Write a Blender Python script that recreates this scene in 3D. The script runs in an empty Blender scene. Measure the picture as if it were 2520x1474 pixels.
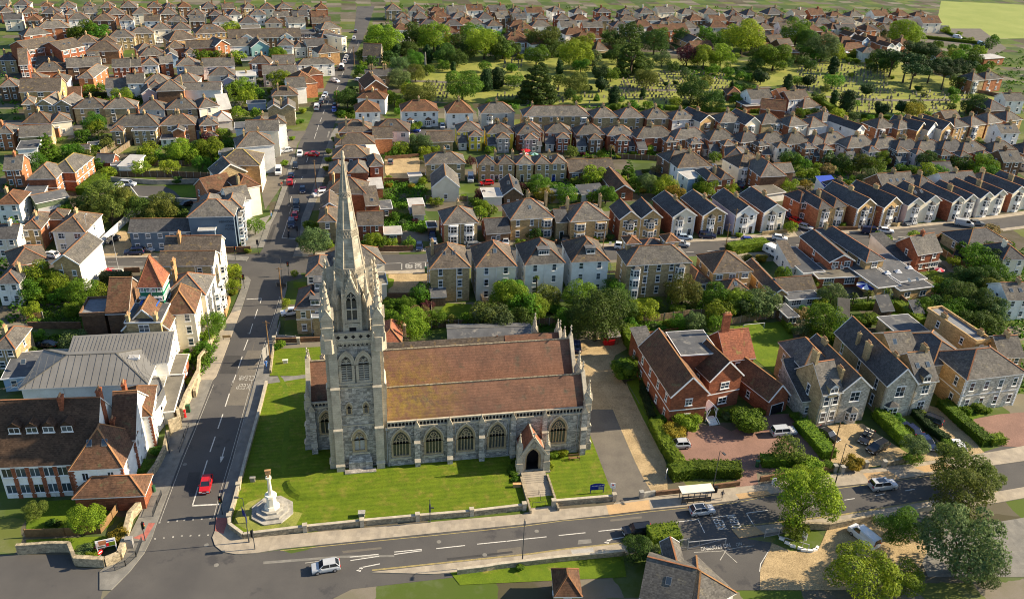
import bpy,math,random
from mathutils import Vector,Matrix,noise
rnd=random.Random(7)
SC=bpy.context.scene
COL=SC.collection
R_=math.radians
PITCH,ROLL,CAMH,FPX=R_(28.57),R_(2.34),93.0,2133.0
R0=Vector((1,0,0));FW=Vector((0,math.cos(PITCH),-math.sin(PITCH)));U0=Vector((0,math.sin(PITCH),math.cos(PITCH)))
UP=U0*math.cos(ROLL)-R0*math.sin(ROLL);RT=R0*math.cos(ROLL)+U0*math.sin(ROLL)
cam=bpy.data.cameras.new('camera');camo=bpy.data.objects.new('camera',cam);COL.objects.link(camo)
m3=Matrix((RT,UP,-FW)).transposed()
camo.matrix_world=Matrix.Translation((0,0,CAMH))@m3.to_4x4()
cam.sensor_width=36;cam.lens=36*FPX/2520;cam.clip_end=3000;cam.clip_start=1
SC.camera=camo
SUN_EL,SUN_AZ=R_(28.5),R_(10.5)
w=bpy.data.worlds.new('World');SC.world=w;w.use_nodes=True
nt=w.node_tree;bg=nt.nodes['Background']
sky=nt.nodes.new('ShaderNodeTexSky');sky.sky_type='NISHITA';sky.sun_disc=False
sky.sun_elevation=SUN_EL;sky.sun_rotation=R_(90)-SUN_AZ;sky.air_density=1.0;sky.dust_density=0.6;sky.ozone_density=2.5
nt.links.new(sky.outputs[0],bg.inputs[0]);bg.inputs[1].default_value=0.086
sl=bpy.data.lights.new('sun','SUN');sl.energy=5.0;sl.angle=R_(0.5);sl.color=(1,0.84,0.61)
so=bpy.data.objects.new('sun',sl);COL.objects.link(so)
sd=Vector((math.cos(SUN_EL)*math.cos(SUN_AZ),math.cos(SUN_EL)*math.sin(SUN_AZ),math.sin(SUN_EL)))
so.rotation_euler=sd.to_track_quat('Z','Y').to_euler();so.location=(0,0,200)
SC.view_settings.view_transform='Standard';SC.view_settings.look='None';SC.view_settings.gamma=1
SC.view_settings.exposure=1.2;SC.cycles.pixel_filter_type='BLACKMAN_HARRIS';SC.cycles.filter_width=1.05
TX={'a':(64.8,64.8),'b':(648,64.8),'c':(1224,64.8),'d':(1800,64.8),'e':(64.8,504),'f':(648,504),'g':(1224,504),'h':(1800,504),'i':(64.8,936),'j':(648,936),'k':(1224,936),'l':(1800,936),'z':(0,0)}
def px(t,x,y):
 if t=='z':return x,y
 a=TX[t];return a[0]+.32245*x,a[1]+.32245*y
def G(t,x,y,z=0.0):
 x,y=px(t,x,y)
 d=FW+RT*((x-1260)/FPX)-UP*((y-737)/FPX)
 k=(z-CAMH)/d.z
 return Vector((d.x*k,d.y*k,z))
def scale_at(P):
 return FPX/((P-Vector((0,0,CAMH))).dot(FW))
def PJ(P):
 q=Vector(P)-Vector((0,0,CAMH));k=q.dot(FW)
 return 1260+FPX*q.dot(RT)/k,737-FPX*q.dot(UP)/k
def GL(t,s,z=0.0):
 """'x,y x,y ...' in tile pixels -> ground points"""
 return [G(t,*map(float,p.split(',')),z) for p in s.split()]
def GM(s,z=0.0):
 """'tx,y tx,y' every point carries its own tile letter"""
 return [G(p[0],*map(float,p[1:].split(',')),z) for p in s.split()]
MATS={}
def N(nt,typ,**k):
 n=nt.nodes.new(typ)
 for a,b in k.items():
  if a.startswith('i'):
   key=a[1:]
   n.inputs[int(key) if key.isdigit() else key].default_value=b
  else:setattr(n,a,b)
 return n
def mat(name,c1,c2=None,sc=1.5,rough=.85,rows=0,rowd=.75,bricks=None,rv=.12,spots=None,spotc=None,spotsc=.6,hue=.0,metal=0,bump=0,spec=.12,detail=4,fine=0.12,trans=0,bv=.25,lichen=None,isl=0):
 """procedural material. rows: horizontal courses of that height; rv: per-object value variation; spots: (lo,hi) threshold of a second noise coloured spotc"""
 if name in MATS:return MATS[name]
 m=bpy.data.materials.new(name);m.use_nodes=True;t=m.node_tree;L=t.links
 b=t.nodes['Principled BSDF'];b.inputs['Roughness'].default_value=rough;b.inputs['Metallic'].default_value=metal
 b.inputs['Specular IOR Level'].default_value=spec
 geo=N(t,'ShaderNodeNewGeometry');pos=geo.outputs['Position']
 n1=N(t,'ShaderNodeTexNoise',iScale=sc,iDetail=detail,iRoughness=.6);L.new(pos,n1.inputs['Vector'])
 mr=N(t,'ShaderNodeMapRange');mr.inputs[1].default_value=.35;mr.inputs[2].default_value=.65;L.new(n1.outputs[0],mr.inputs[0])
 mx=N(t,'ShaderNodeMix',data_type='RGBA');mx.inputs[6].default_value=(*c1,1);mx.inputs[7].default_value=(*(c2 or [x*.75 for x in c1]),1)
 L.new(mr.outputs[0],mx.inputs[0]);cur=mx.outputs[2]
 if spots:
  n2=N(t,'ShaderNodeTexNoise',iScale=spotsc,iDetail=6,iRoughness=.65);L.new(pos,n2.inputs['Vector'])
  m2=N(t,'ShaderNodeMapRange');m2.inputs[1].default_value=spots[0];m2.inputs[2].default_value=spots[1];L.new(n2.outputs[0],m2.inputs[0])
  x2=N(t,'ShaderNodeMix',data_type='RGBA');x2.inputs[7].default_value=(*spotc,1)
  L.new(m2.outputs[0],x2.inputs[0]);L.new(cur,x2.inputs[6]);cur=x2.outputs[2]
 if lichen:
  ds=N(t,'ShaderNodeVectorMath',operation='DISTANCE');L.new(pos,ds.inputs[0]);ds.inputs[1].default_value=lichen
  mm_=N(t,'ShaderNodeMapRange');mm_.inputs[1].default_value=11;mm_.inputs[2].default_value=1;mm_.inputs[3].default_value=0;mm_.inputs[4].default_value=.9;L.new(ds.outputs['Value'],mm_.inputs[0])
  nn=N(t,'ShaderNodeTexNoise',iScale=.9,iDetail=6,iRoughness=.7);L.new(pos,nn.inputs['Vector']);mt=N(t,'ShaderNodeMath',operation='MULTIPLY');m7=N(t,'ShaderNodeMapRange');m7.inputs[1].default_value=.38;m7.inputs[2].default_value=.6
  L.new(nn.outputs[0],m7.inputs[0]);L.new(m7.outputs[0],mt.inputs[0]);L.new(mm_.outputs[0],mt.inputs[1])
  x3=N(t,'ShaderNodeMix',data_type='RGBA');x3.inputs[7].default_value=(.26,.18,.035,1);L.new(mt.outputs[0],x3.inputs[0]);L.new(cur,x3.inputs[6]);cur=x3.outputs[2]
 def mul(cur,fac):
  x=N(t,'ShaderNodeVectorMath',operation='SCALE');L.new(cur,x.inputs[0]);L.new(fac,x.inputs['Scale']);return x.outputs[0]
 if fine:
  n3=N(t,'ShaderNodeTexNoise',iScale=9,iDetail=3);L.new(pos,n3.inputs['Vector'])
  m3_=N(t,'ShaderNodeMapRange');m3_.inputs[1].default_value=.3;m3_.inputs[2].default_value=.7;m3_.inputs[3].default_value=1-fine*1.6;m3_.inputs[4].default_value=1+fine*1.6
  L.new(n3.outputs[0],m3_.inputs[0]);cur=mul(cur,m3_.outputs[0])
 if rows:
  sp=N(t,'ShaderNodeSeparateXYZ');L.new(pos,sp.inputs[0])
  d=N(t,'ShaderNodeMath',operation='DIVIDE');L.new(sp.outputs['Z'],d.inputs[0]);d.inputs[1].default_value=rows
  f=N(t,'ShaderNodeMath',operation='FRACT');L.new(d.outputs[0],f.inputs[0])
  m4=N(t,'ShaderNodeMapRange');m4.inputs[1].default_value=0;m4.inputs[2].default_value=.45;m4.inputs[3].default_value=rowd;m4.inputs[4].default_value=1.03
  L.new(f.outputs[0],m4.inputs[0]);cur=mul(cur,m4.outputs[0])
 if bricks:
  mp=N(t,'ShaderNodeVectorMath',operation='DIVIDE');L.new(pos,mp.inputs[0]);mp.inputs[1].default_value=bricks
  fl=N(t,'ShaderNodeVectorMath',operation='FLOOR');L.new(mp.outputs[0],fl.inputs[0])
  wn=N(t,'ShaderNodeTexWhiteNoise',noise_dimensions='3D');L.new(fl.outputs[0],wn.inputs['Vector'])
  m5=N(t,'ShaderNodeMapRange');m5.inputs[3].default_value=1-bv;m5.inputs[4].default_value=1+bv;L.new(wn.outputs[0],m5.inputs[0])
  cur=mul(cur,m5.outputs[0])
 if isl:
  m8=N(t,'ShaderNodeMapRange');m8.inputs[3].default_value=1-isl;m8.inputs[4].default_value=1+isl;L.new(geo.outputs['Random Per Island'],m8.inputs[0]);cur=mul(cur,m8.outputs[0])
 oi=N(t,'ShaderNodeObjectInfo')
 if rv:
  m6=N(t,'ShaderNodeMapRange');m6.inputs[3].default_value=1-rv;m6.inputs[4].default_value=1+rv;L.new(oi.outputs['Random'],m6.inputs[0])
  cur=mul(cur,m6.outputs[0])
 if hue:
  hs=N(t,'ShaderNodeHueSaturation');mh=N(t,'ShaderNodeMapRange');mh.inputs[3].default_value=.5-hue;mh.inputs[4].default_value=.5+hue
  mm=N(t,'ShaderNodeMath',operation='MULTIPLY');mm.inputs[1].default_value=7.31;L.new(oi.outputs['Random'],mm.inputs[0])
  ff=N(t,'ShaderNodeMath',operation='FRACT');L.new(mm.outputs[0],ff.inputs[0]);L.new(ff.outputs[0],mh.inputs[0])
  L.new(mh.outputs[0],hs.inputs['Hue']);L.new(cur,hs.inputs['Color']);cur=hs.outputs[0]
 L.new(cur,b.inputs['Base Color'])
 if bump:
  bp=N(t,'ShaderNodeBump');bp.inputs['Strength'].default_value=bump;bp.inputs['Distance'].default_value=.05
  n5=N(t,'ShaderNodeTexNoise',iScale=3.0,iDetail=4);L.new(pos,n5.inputs['Vector']);L.new(n5.outputs[0],bp.inputs['Height']);L.new(bp.outputs[0],b.inputs['Normal'])
 if trans:
  tr=N(t,'ShaderNodeBsdfTranslucent');ms=N(t,'ShaderNodeMixShader');ms.inputs[0].default_value=trans
  hs2=N(t,'ShaderNodeHueSaturation');hs2.inputs['Value'].default_value=1.5;L.new(cur,hs2.inputs['Color']);L.new(hs2.outputs[0],tr.inputs[0])
  L.new(b.outputs[0],ms.inputs[1]);L.new(tr.outputs[0],ms.inputs[2]);L.new(ms.outputs[0],t.nodes['Material Output'].inputs[0])
 MATS[name]=m;return m
M=MATS
BR=(.45,.45,.15)
mat('red',(.30,.105,.052),(.21,.075,.042),sc=.8,rows=.15,rowd=.85,bricks=BR)
mat('orange',(.40,.17,.08),(.29,.12,.06),sc=.8,rows=.15,rowd=.85,bricks=BR)
mat('brown',(.20,.115,.065),(.13,.08,.05),sc=.8,rows=.15,rowd=.85,bricks=BR)
mat('buff',(.40,.31,.165),(.29,.22,.12),sc=.7,rows=.15,rowd=.85,bricks=BR)
mat('yellow',(.50,.34,.16),(.42,.28,.13),sc=.7,rows=.15,rowd=.88,bricks=BR)
mat('tan',(.45,.27,.12),(.36,.21,.10),sc=.7,rows=.15,rowd=.88,bricks=BR)
mat('oldstone',(.20,.185,.15),(.12,.11,.09),sc=2,rv=.3)
mat('white',(.86,.85,.80),(.72,.70,.64),sc=.5,fine=.03,rv=.06)
mat('cream',(.76,.70,.56),(.68,.61,.47),sc=.5,fine=.03,rv=.05)
mat('pale',(.55,.55,.50),(.46,.45,.41),sc=.5,fine=.03,rv=.05)
mat('grey',(.30,.29,.27),(.22,.21,.2),sc=.5,fine=.05)
mat('lilac',(.50,.46,.60),(.44,.40,.52),sc=.5,fine=.03)
mat('pink',(.62,.47,.45),(.55,.42,.40),sc=.5,fine=.03)
mat('mint',(.30,.52,.48),(.26,.45,.42),sc=.5,fine=.03)
mat('blue',(.30,.42,.55),(.26,.36,.48),sc=.5,fine=.03)
mat('bright',(.75,.60,.07),(.68,.54,.06),sc=.5,fine=.03)
mat('slateblue',(.135,.185,.24),(.115,.155,.205),sc=.4,fine=.04,rv=.03)
mat('timber',(.20,.13,.08),(.13,.09,.055),sc=2,bricks=(.2,.2,3))
mat('fencewood',(.22,.165,.10),(.14,.105,.07),sc=1.5,bricks=(.22,.22,4),rv=.2)
mat('concrete',(.38,.36,.31),(.24,.23,.20),sc=1)
mat('stonewall',(.36,.30,.20),(.20,.17,.12),sc=2.2,bricks=(.4,.4,.22))
mat('limestone',(.60,.55,.45),(.38,.35,.28),sc=1.8,rows=.2,rowd=.85,bricks=(.4,.4,.2),bv=.3)
mat('rubble',(.46,.38,.25),(.27,.225,.15),sc=2.2,bricks=(.4,.4,.22))
mat('greenclad',(.13,.17,.10),rows=.3)
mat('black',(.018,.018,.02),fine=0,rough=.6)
mat('darkdoor',(.03,.035,.05),rough=.4,hue=.3)
mat('ragstone',(.43,.40,.345),(.25,.238,.215),sc=1.6,rows=.24,rowd=.72,bricks=(.55,.55,.24),rv=0,fine=.2,bump=.3,bv=.38)
mat('ashlar',(.47,.42,.32),(.34,.30,.23),sc=1.0,rows=.45,rowd=.9,rv=.04,fine=.1)
mat('spirestone',(.42,.385,.30),(.29,.275,.22),sc=.45,rows=.42,rowd=.86,bricks=(.8,.8,.42),rv=0,fine=.08)
mat('tracery',(.40,.31,.18),(.30,.235,.14),sc=1.2,rv=0)
mat('claytile',(.205,.108,.070),(.140,.078,.054),sc=.35,rows=.36,rowd=.84,bricks=(.4,.4,.36),bv=.1,rv=.03,spots=(.56,.72),spotc=(.10,.085,.06),spotsc=.5,fine=.2,lichen=(-17,117,10))
RW=(.3,.3,.2)
mat('slate',(.132,.122,.106),(.084,.080,.074),sc=.5,rows=.2,rowd=.82,bricks=RW,rv=.22,spots=(.58,.75),spotc=(.22,.19,.12),spotsc=.7)
mat('slatedark',(.092,.089,.086),(.066,.065,.065),sc=.5,rows=.2,rowd=.82,bricks=RW,rv=.15)
mat('slatebrown',(.118,.098,.078),(.078,.066,.055),sc=.5,rows=.22,rowd=.78,bricks=RW,rv=.15,spots=(.58,.72),spotc=(.25,.18,.07),spotsc=.8)
mat('tile',(.135,.072,.042),(.082,.048,.032),sc=.5,rows=.22,rowd=.78,bricks=RW,rv=.15,spots=(.56,.7),spotc=(.10,.095,.05),spotsc=.8)
mat('tiledark',(.088,.055,.036),(.055,.037,.026),sc=.5,rows=.22,rowd=.78,bricks=RW,rv=.1)
mat('tilered',(.30,.11,.06),(.20,.08,.05),sc=.5,rows=.22,rowd=.8,bricks=RW,rv=.1,spots=(.58,.7),spotc=(.22,.17,.06),spotsc=.8)
mat('felt',(.10,.103,.107),(.07,.073,.078),sc=.4,rv=.2,fine=.06,spots=(.55,.7),spotc=(.2,.19,.17))
mat('feltpale',(.42,.41,.38),(.32,.31,.29),sc=.4,rv=.1)
mat('gravelroof',(.17,.155,.125),(.12,.11,.09),sc=.5)
mat('zinc',(.185,.183,.175),(.155,.153,.147),sc=.25,rough=.55,fine=.03,rv=.03)
mat('ridge',(.32,.14,.065),(.22,.12,.06),sc=2,rv=.3,hue=.01)
mat('ridgegrey',(.16,.155,.14),sc=2,rv=.3)
mat('paint',(.80,.79,.76),(.74,.73,.70),fine=.0,rv=.02,rough=.5)
mat('pot',(.42,.20,.10),(.36,.26,.15),sc=4,rv=.3)
mat('lead',(.20,.21,.22),fine=.03)
mat('yellowlichen',(.45,.32,.06),(.25,.2,.1),sc=2)
mat('ground',(.055,.08,.02),(.09,.085,.045),sc=.10,rv=0,detail=6,spots=(.50,.60),spotc=(.16,.145,.12),spotsc=.13,fine=.25)
def groundmat():
 m=MATS['ground'];t=m.node_tree;L=t.links;b=t.nodes['Principled BSDF'];old=b.inputs['Base Color'].links[0].from_socket
 geo=N(t,'ShaderNodeNewGeometry');mp=N(t,'ShaderNodeMapping');mp.inputs['Rotation'].default_value=(0,0,R_(-8));mp.inputs['Scale'].default_value=(1/8.5,1/6.5,0);L.new(geo.outputs['Position'],mp.inputs[0])
 nz=N(t,'ShaderNodeTexNoise',iScale=.25,iDetail=2);L.new(geo.outputs['Position'],nz.inputs['Vector']);av=N(t,'ShaderNodeVectorMath',operation='MULTIPLY_ADD');L.new(nz.outputs['Color'],av.inputs[0]);av.inputs[1].default_value=(.35,.35,0);L.new(mp.outputs[0],av.inputs[2])
 fl=N(t,'ShaderNodeVectorMath',operation='FLOOR');L.new(av.outputs[0],fl.inputs[0]);wn=N(t,'ShaderNodeTexWhiteNoise',noise_dimensions='3D');L.new(fl.outputs[0],wn.inputs['Vector'])
 cr=N(t,'ShaderNodeValToRGB');cr.color_ramp.interpolation='CONSTANT';el=cr.color_ramp.elements;el[0].color=(.075,.12,.012,1);el[1].position=.16;el[1].color=(.045,.08,.014,1)
 for p_,c_ in ((.40,(.12,.10,.078,1)),(.55,(.07,.11,.015,1)),(.68,(.19,.165,.125,1)),(.78,(.075,.06,.04,1)),(.9,(.12,.14,.03,1))):e=el.new(p_);e.color=c_
 L.new(wn.outputs['Value'],cr.inputs[0]);mx=N(t,'ShaderNodeMix',data_type='RGBA');mx.inputs[0].default_value=.72;L.new(old,mx.inputs[6]);L.new(cr.outputs[0],mx.inputs[7]);L.new(mx.outputs[2],b.inputs['Base Color'])
groundmat()
def stripes(name,ang,wd,amt):
 m=MATS[name];t=m.node_tree;L=t.links;b=t.nodes['Principled BSDF'];old=b.inputs['Base Color'].links[0].from_socket;geo=N(t,'ShaderNodeNewGeometry')
 mp=N(t,'ShaderNodeMapping');mp.inputs['Rotation'].default_value=(0,0,ang);L.new(geo.outputs['Position'],mp.inputs[0]);w_=N(t,'ShaderNodeTexWave',iScale=wd,iDistortion=2.5,iDetail=2);w_.bands_direction='Y';L.new(mp.outputs[0],w_.inputs[0])
 mr=N(t,'ShaderNodeMapRange');mr.inputs[3].default_value=1-amt;mr.inputs[4].default_value=1+amt;L.new(w_.outputs['Fac'],mr.inputs[0]);x=N(t,'ShaderNodeVectorMath',operation='SCALE');L.new(old,x.inputs[0]);L.new(mr.outputs[0],x.inputs['Scale']);L.new(x.outputs[0],b.inputs['Base Color'])
mat('lawn',(.12,.17,.012),(.08,.13,.010),sc=.25,rv=.06,fine=.15,detail=5,spots=(.6,.75),spotc=(.24,.21,.05),spotsc=.35)
mat('churchlawn',(.115,.160,.010),(.080,.125,.008),sc=.6,rv=0,fine=.22,detail=6,spots=(.52,.74),spotc=(.18,.165,.03),spotsc=.5)
stripes('churchlawn',R_(-11),.35,.08)
mat('drylawn',(.255,.255,.062),(.175,.20,.04),sc=.09,rv=0,fine=.2,detail=6,spots=(.52,.66),spotc=(.125,.15,.035),spotsc=.22)
mat('field',(.25,.28,.08),(.20,.24,.06),sc=.05,rv=0)
mat('asphalt',(.098,.093,.086),(.076,.073,.070),sc=.12,rv=.0,fine=.06,detail=5,spots=(.6,.66),spotc=(.062,.06,.06),spotsc=.16)
mat('patch',(.062,.060,.058),(.052,.051,.05),sc=.5,rv=.1,fine=.1)
mat('asphaltold',(.15,.135,.11),(.12,.108,.09),sc=.3,rv=0,fine=.1)
mat('paving',(.36,.31,.235),(.27,.235,.185),sc=.5,rv=0,bricks=(.6,.9,9),fine=.06,bv=.09)
mat('pavegrey',(.21,.20,.175),(.155,.15,.135),sc=.5,rv=0,bricks=(.6,.9,9),fine=.06,bv=.09)
mat('kerb',(.36,.33,.27),rv=0)
mat('buffpave',(.46,.31,.16),(.38,.26,.14),sc=.5,rv=.05)
mat('redpave',(.40,.14,.11),(.30,.11,.09),sc=1,rv=0)
mat('reddrive',(.25,.150,.115),(.19,.115,.09),sc=.2,rv=0,detail=6)
mat('gravel',(.40,.30,.165),(.28,.21,.115),sc=.4,rv=0,fine=.25,detail=6)
mat('line',(.62,.60,.54),(.40,.385,.35),sc=3,rv=0,fine=.1)
mat('lineyellow',(.42,.33,.12),(.30,.25,.12),sc=2,rv=0)
mat('wornline',(.46,.44,.38),(.22,.21,.185),sc=2.5,rv=0)
mat('metal',(.06,.065,.07),rv=0,fine=0,rough=.5)
mat('galv',(.35,.36,.37),rv=0,fine=0,rough=.5)
mat('wood',(.25,.15,.07),rv=.1)
mat('signblue',(.02,.035,.25),fine=0,rv=0)
mat('tarp',(.03,.16,.62),(.02,.11,.45),rv=0,sc=1.5,rough=.4)
mat('bark',(.10,.075,.05),(.06,.05,.035),rv=.2)
def plain(name,c,rough=.5,metal=0,rv=0,spec=.5):
 return mat(name,c,[x*.93 for x in c],fine=0,rough=rough,metal=metal,rv=rv,spec=spec,detail=1)
plain('blueroof',(.02,.06,.38));plain('red_paint',(.55,.012,.015),.3);plain('green_metal',(.02,.09,.035));plain('green_trim',(.01,.17,.09));plain('orange_sign',(.8,.30,.02))
def glassm(name,c,rough=.12):
 m=bpy.data.materials.new(name);m.use_nodes=True;t=m.node_tree;b=t.nodes['Principled BSDF']
 b.inputs['Roughness'].default_value=rough;b.inputs['Specular IOR Level'].default_value=.8
 oi=N(t,'ShaderNodeObjectInfo');mr=N(t,'ShaderNodeMapRange');mr.inputs[3].default_value=.4;mr.inputs[4].default_value=1.9
 t.links.new(oi.outputs['Random'],mr.inputs[0]);sc_=N(t,'ShaderNodeVectorMath',operation='SCALE');sc_.inputs[0].default_value=c
 t.links.new(mr.outputs[0],sc_.inputs['Scale']);t.links.new(sc_.outputs[0],b.inputs['Base Color']);MATS[name]=m
glassm('glass',(.035,.05,.065));glassm('leadglass',(.035,.04,.045),.3);glassm('carglass',(.012,.016,.022),.06)
def leaf(name,c1,c2,rv=.25,hue=.02,trans=.3,sc=.6):
 return mat(name,c1,c2,sc=sc,rv=rv,hue=hue,trans=trans,rough=.7,fine=.1,spec=.15,isl=.38)
leaf('leaf',(.100,.185,.013),(.052,.115,.010),hue=.025)
leaf('leafbright',(.19,.25,.016),(.10,.165,.012))
leaf('leafdark',(.062,.110,.016),(.034,.068,.011),trans=.25)
leaf('leafblue',(.11,.155,.05),(.06,.10,.032),trans=.25)
leaf('leafyew',(.030,.062,.013),(.018,.04,.010),trans=.1)
leaf('leafgold',(.26,.20,.020),(.14,.13,.015))
leaf('leafpurple',(.085,.022,.026),(.05,.02,.022))
leaf('leaftan',(.26,.19,.075),(.15,.12,.04))
leaf('leafolive',(.12,.14,.024),(.07,.095,.016))
leaf('hedge',(.13,.19,.014),(.065,.115,.010),hue=.015,sc=1.2)
leaf('hedgedark',(.028,.05,.014),(.018,.035,.01))
class MB:
 def __init__(s):s.v=[];s.f=[];s.m=[]
 def poly(s,pts,m=0):
  i=len(s.v);s.v+=[tuple(p) for p in pts];s.f.append(tuple(range(i,i+len(pts))));s.m.append(m)
 def prism(s,pts,z0,z1,m=0,mt=None,top=True,bot=False):
  """pts counter-clockwise (x,y); z1 may be a list of heights"""
  n=len(pts);a=sum(pts[i][0]*pts[(i+1)%n][1]-pts[(i+1)%n][0]*pts[i][1] for i in range(n))
  if a<0:pts=pts[::-1]
  i=len(s.v);s.v+=[(p[0],p[1],z0) for p in pts]+[(p[0],p[1],z1) for p in pts]
  for k in range(n):
   j=(k+1)%n;s.f.append((i+k,i+j,i+n+j,i+n+k));s.m.append(m)
  if top:s.f.append(tuple(i+n+k for k in range(n)));s.m.append(m if mt is None else mt)
  if bot:s.f.append(tuple(i+k for k in range(n))[::-1]);s.m.append(m)
 def box(s,x0,y0,z0,x1,y1,z1,m=0,mt=None):
  if x1<x0:x0,x1=x1,x0
  if y1<y0:y0,y1=y1,y0
  s.prism([(x0,y0),(x1,y0),(x1,y1),(x0,y1)],z0,z1,m,mt,bot=True)
 def beam(s,p,q,wd,ht=None,m=0):
  """box along the segment p-q, width wd (horizontal) and height ht"""
  p,q=Vector(p),Vector(q);d=q-p;ht=wd if ht is None else ht
  if d.length<1e-6:return
  n=Vector((-d.y,d.x,0));n=n.normalized() if n.length>1e-6 else Vector((1,0,0));u=d.normalized().cross(n);n=n*wd/2;u=u*ht/2
  i=len(s.v)
  for c in (p,q):s.v+=[tuple(c-n-u),tuple(c+n-u),tuple(c+n+u),tuple(c-n+u)]
  for a in ((0,3,2,1),(4,5,6,7),(0,1,5,4),(1,2,6,5),(2,3,7,6),(3,0,4,7)):s.f.append(tuple(i+x for x in a));s.m.append(m)
 def cone(s,x,y,z0,z1,r0,r1,n=8,m=0,off=0.0,cap=True):
  i=len(s.v)
  for (z,r) in ((z0,r0),(z1,r1)):
   for k in range(n):
    a=off+2*math.pi*k/n;s.v.append((x+r*math.cos(a),y+r*math.sin(a),z))
  for k in range(n):
   j=(k+1)%n;s.f.append((i+k,i+j,i+n+j,i+n+k));s.m.append(m)
  if cap:s.f.append(tuple(i+n+k for k in range(n)));s.m.append(m);s.f.append(tuple(i+k for k in range(n))[::-1]);s.m.append(m)
 def tube(s,pts,radii,n=6,m=0):
  rings=[]
  for k,p in enumerate(pts):
   p=Vector(p);a=Vector(pts[max(k-1,0)]);b=Vector(pts[min(k+1,len(pts)-1)]);d=(b-a).normalized()
   u=d.orthogonal().normalized();v=d.cross(u);r=radii[k] if hasattr(radii,'__len__') else radii
   i=len(s.v);s.v+=[tuple(p+(u*math.cos(2*math.pi*j/n)+v*math.sin(2*math.pi*j/n))*r) for j in range(n)];rings.append(i)
  for a,b in zip(rings,rings[1:]):
   for j in range(n):s.f.append((a+j,a+(j+1)%n,b+(j+1)%n,b+j));s.m.append(m)
  s.f.append(tuple(rings[-1]+j for j in range(n)));s.m.append(m)
  s.f.append(tuple(rings[0]+j for j in range(n))[::-1]);s.m.append(m)
 def mesh(s,name,mats,smooth=False):
  me=bpy.data.meshes.new(name);me.from_pydata(s.v,[],s.f)
  for x in mats:me.materials.append(MATS[x])
  if len(mats)>1:me.polygons.foreach_set('material_index',s.m)
  if smooth:me.polygons.foreach_set('use_smooth',[True]*len(s.f))
  me.update();return me
 def build(s,name,mats,parent=None,mw=None,smooth=False):
  return link(name,s.mesh(name,[mats] if isinstance(mats,str) else mats,smooth),parent,mw)
def link(name,data,parent=None,mw=None):
 o=bpy.data.objects.new(name,data);COL.objects.link(o)
 if parent is not None:o.parent=parent
 if mw is not None:o.matrix_basis=mw
 return o
def tag(o,label=None,cat=None,group=None,kind=None):
 if label:o['label']=label
 if cat:o['category']=cat
 if group:o['group']=group
 if kind:o['kind']=kind
 return o
def thing(name,label,cat,loc=(0,0,0),rz=0,group=None):
 o=bpy.data.objects.new(name,None);COL.objects.link(o);o.empty_display_size=.5
 o.matrix_basis=Matrix.Translation(loc)@Matrix.Rotation(rz,4,'Z')
 return tag(o,label,cat,group)
def copy_tree(o,parent=None):
 c=o.copy();COL.objects.link(c)
 if parent is not None:c.parent=parent
 for ch in KIDS.get(o.name,[]):
  copy_tree(ch,c)
 return c
KIDS={}
def reg(root):
 """remember children lists once (fast copying)"""
 def walk(o,allk):
  KIDS[o.name]=allk.get(o.name,[])
  for c in KIDS[o.name]:walk(c,allk)
 allk={}
 for o in COL.objects:
  if o.parent:allk.setdefault(o.parent.name,[]).append(o)
 walk(root,allk);return root
def T4(x,y,z,rz=0):return Matrix.Translation((x,y,z))@Matrix.Rotation(rz,4,'Z')
ZL=[0.004]
def sheet(name,pts,m,z=None,kind='structure',thick=0,label=None):
 """flat ground polygon; each new sheet lies 4 mm above the last unless z is given"""
 if z is None:ZL[0]+=.0005;z=ZL[0]
 b=MB()
 if thick:b.prism([(p.x,p.y) for p in pts],0,thick,0)
 else:
  n=len(pts);a=sum(pts[i].x*pts[(i+1)%n].y-pts[(i+1)%n].x*pts[i].y for i in range(n))
  if a<0:pts=pts[::-1]
  b.poly([(p.x,p.y,z) for p in pts])
 o=b.build(name,m);tag(o,label,None,None,kind);return o
def strip(name,pts,wd,m,z,dash=None,gap=0,kind='structure',mb=None):
 """painted or paved line of constant width along pts (world)"""
 b=mb or MB();acc=0
 for p,q in zip(pts,pts[1:]):
  d=q-p;L=d.length
  if L<1e-4:continue
  u=d/L;n=Vector((-u.y,u.x,0))*wd/2
  segs=[(0,L)] if not dash else [(s,min(s+dash,L)) for s in [i*(dash+gap) for i in range(int(L/(dash+gap))+1)] if s<L]
  for s0,s1 in segs:
   a,c=p+u*s0,p+u*s1
   b.poly([(a-n).xy.to_3d()+Vector((0,0,z)),(c-n).xy.to_3d()+Vector((0,0,z)),(c+n).xy.to_3d()+Vector((0,0,z)),(a+n).xy.to_3d()+Vector((0,0,z))][::1])
 if mb is None:
  o=b.build(name,m);tag(o,None,None,None,kind);return o
def madd(self,o,mtx=None,mo=0,mm=None):
 i=len(self.v)
 self.v+=[tuple(mtx@Vector(p)) for p in o.v] if mtx is not None else o.v
 self.f+=[tuple(i+x for x in f) for f in o.f];self.m+=[(mm[x] if mm else x+mo) for x in o.m]
MB.add=madd
def arch(w,zb,zs,n=7,k=1.0):
 """pointed arch outline from bottom left over the apex to bottom right, (x,z)"""
 R=w*k;cx=-w/2+R;a1=math.acos((R-w/2)/R);pts=[(-w/2,zb)]
 for i in range(n+1):
  a=math.pi-a1*i/n;pts.append((cx+R*math.cos(a),zs+R*math.sin(a)))
 return pts+[(-x,z) for x,z in pts[-2::-1]]
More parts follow.
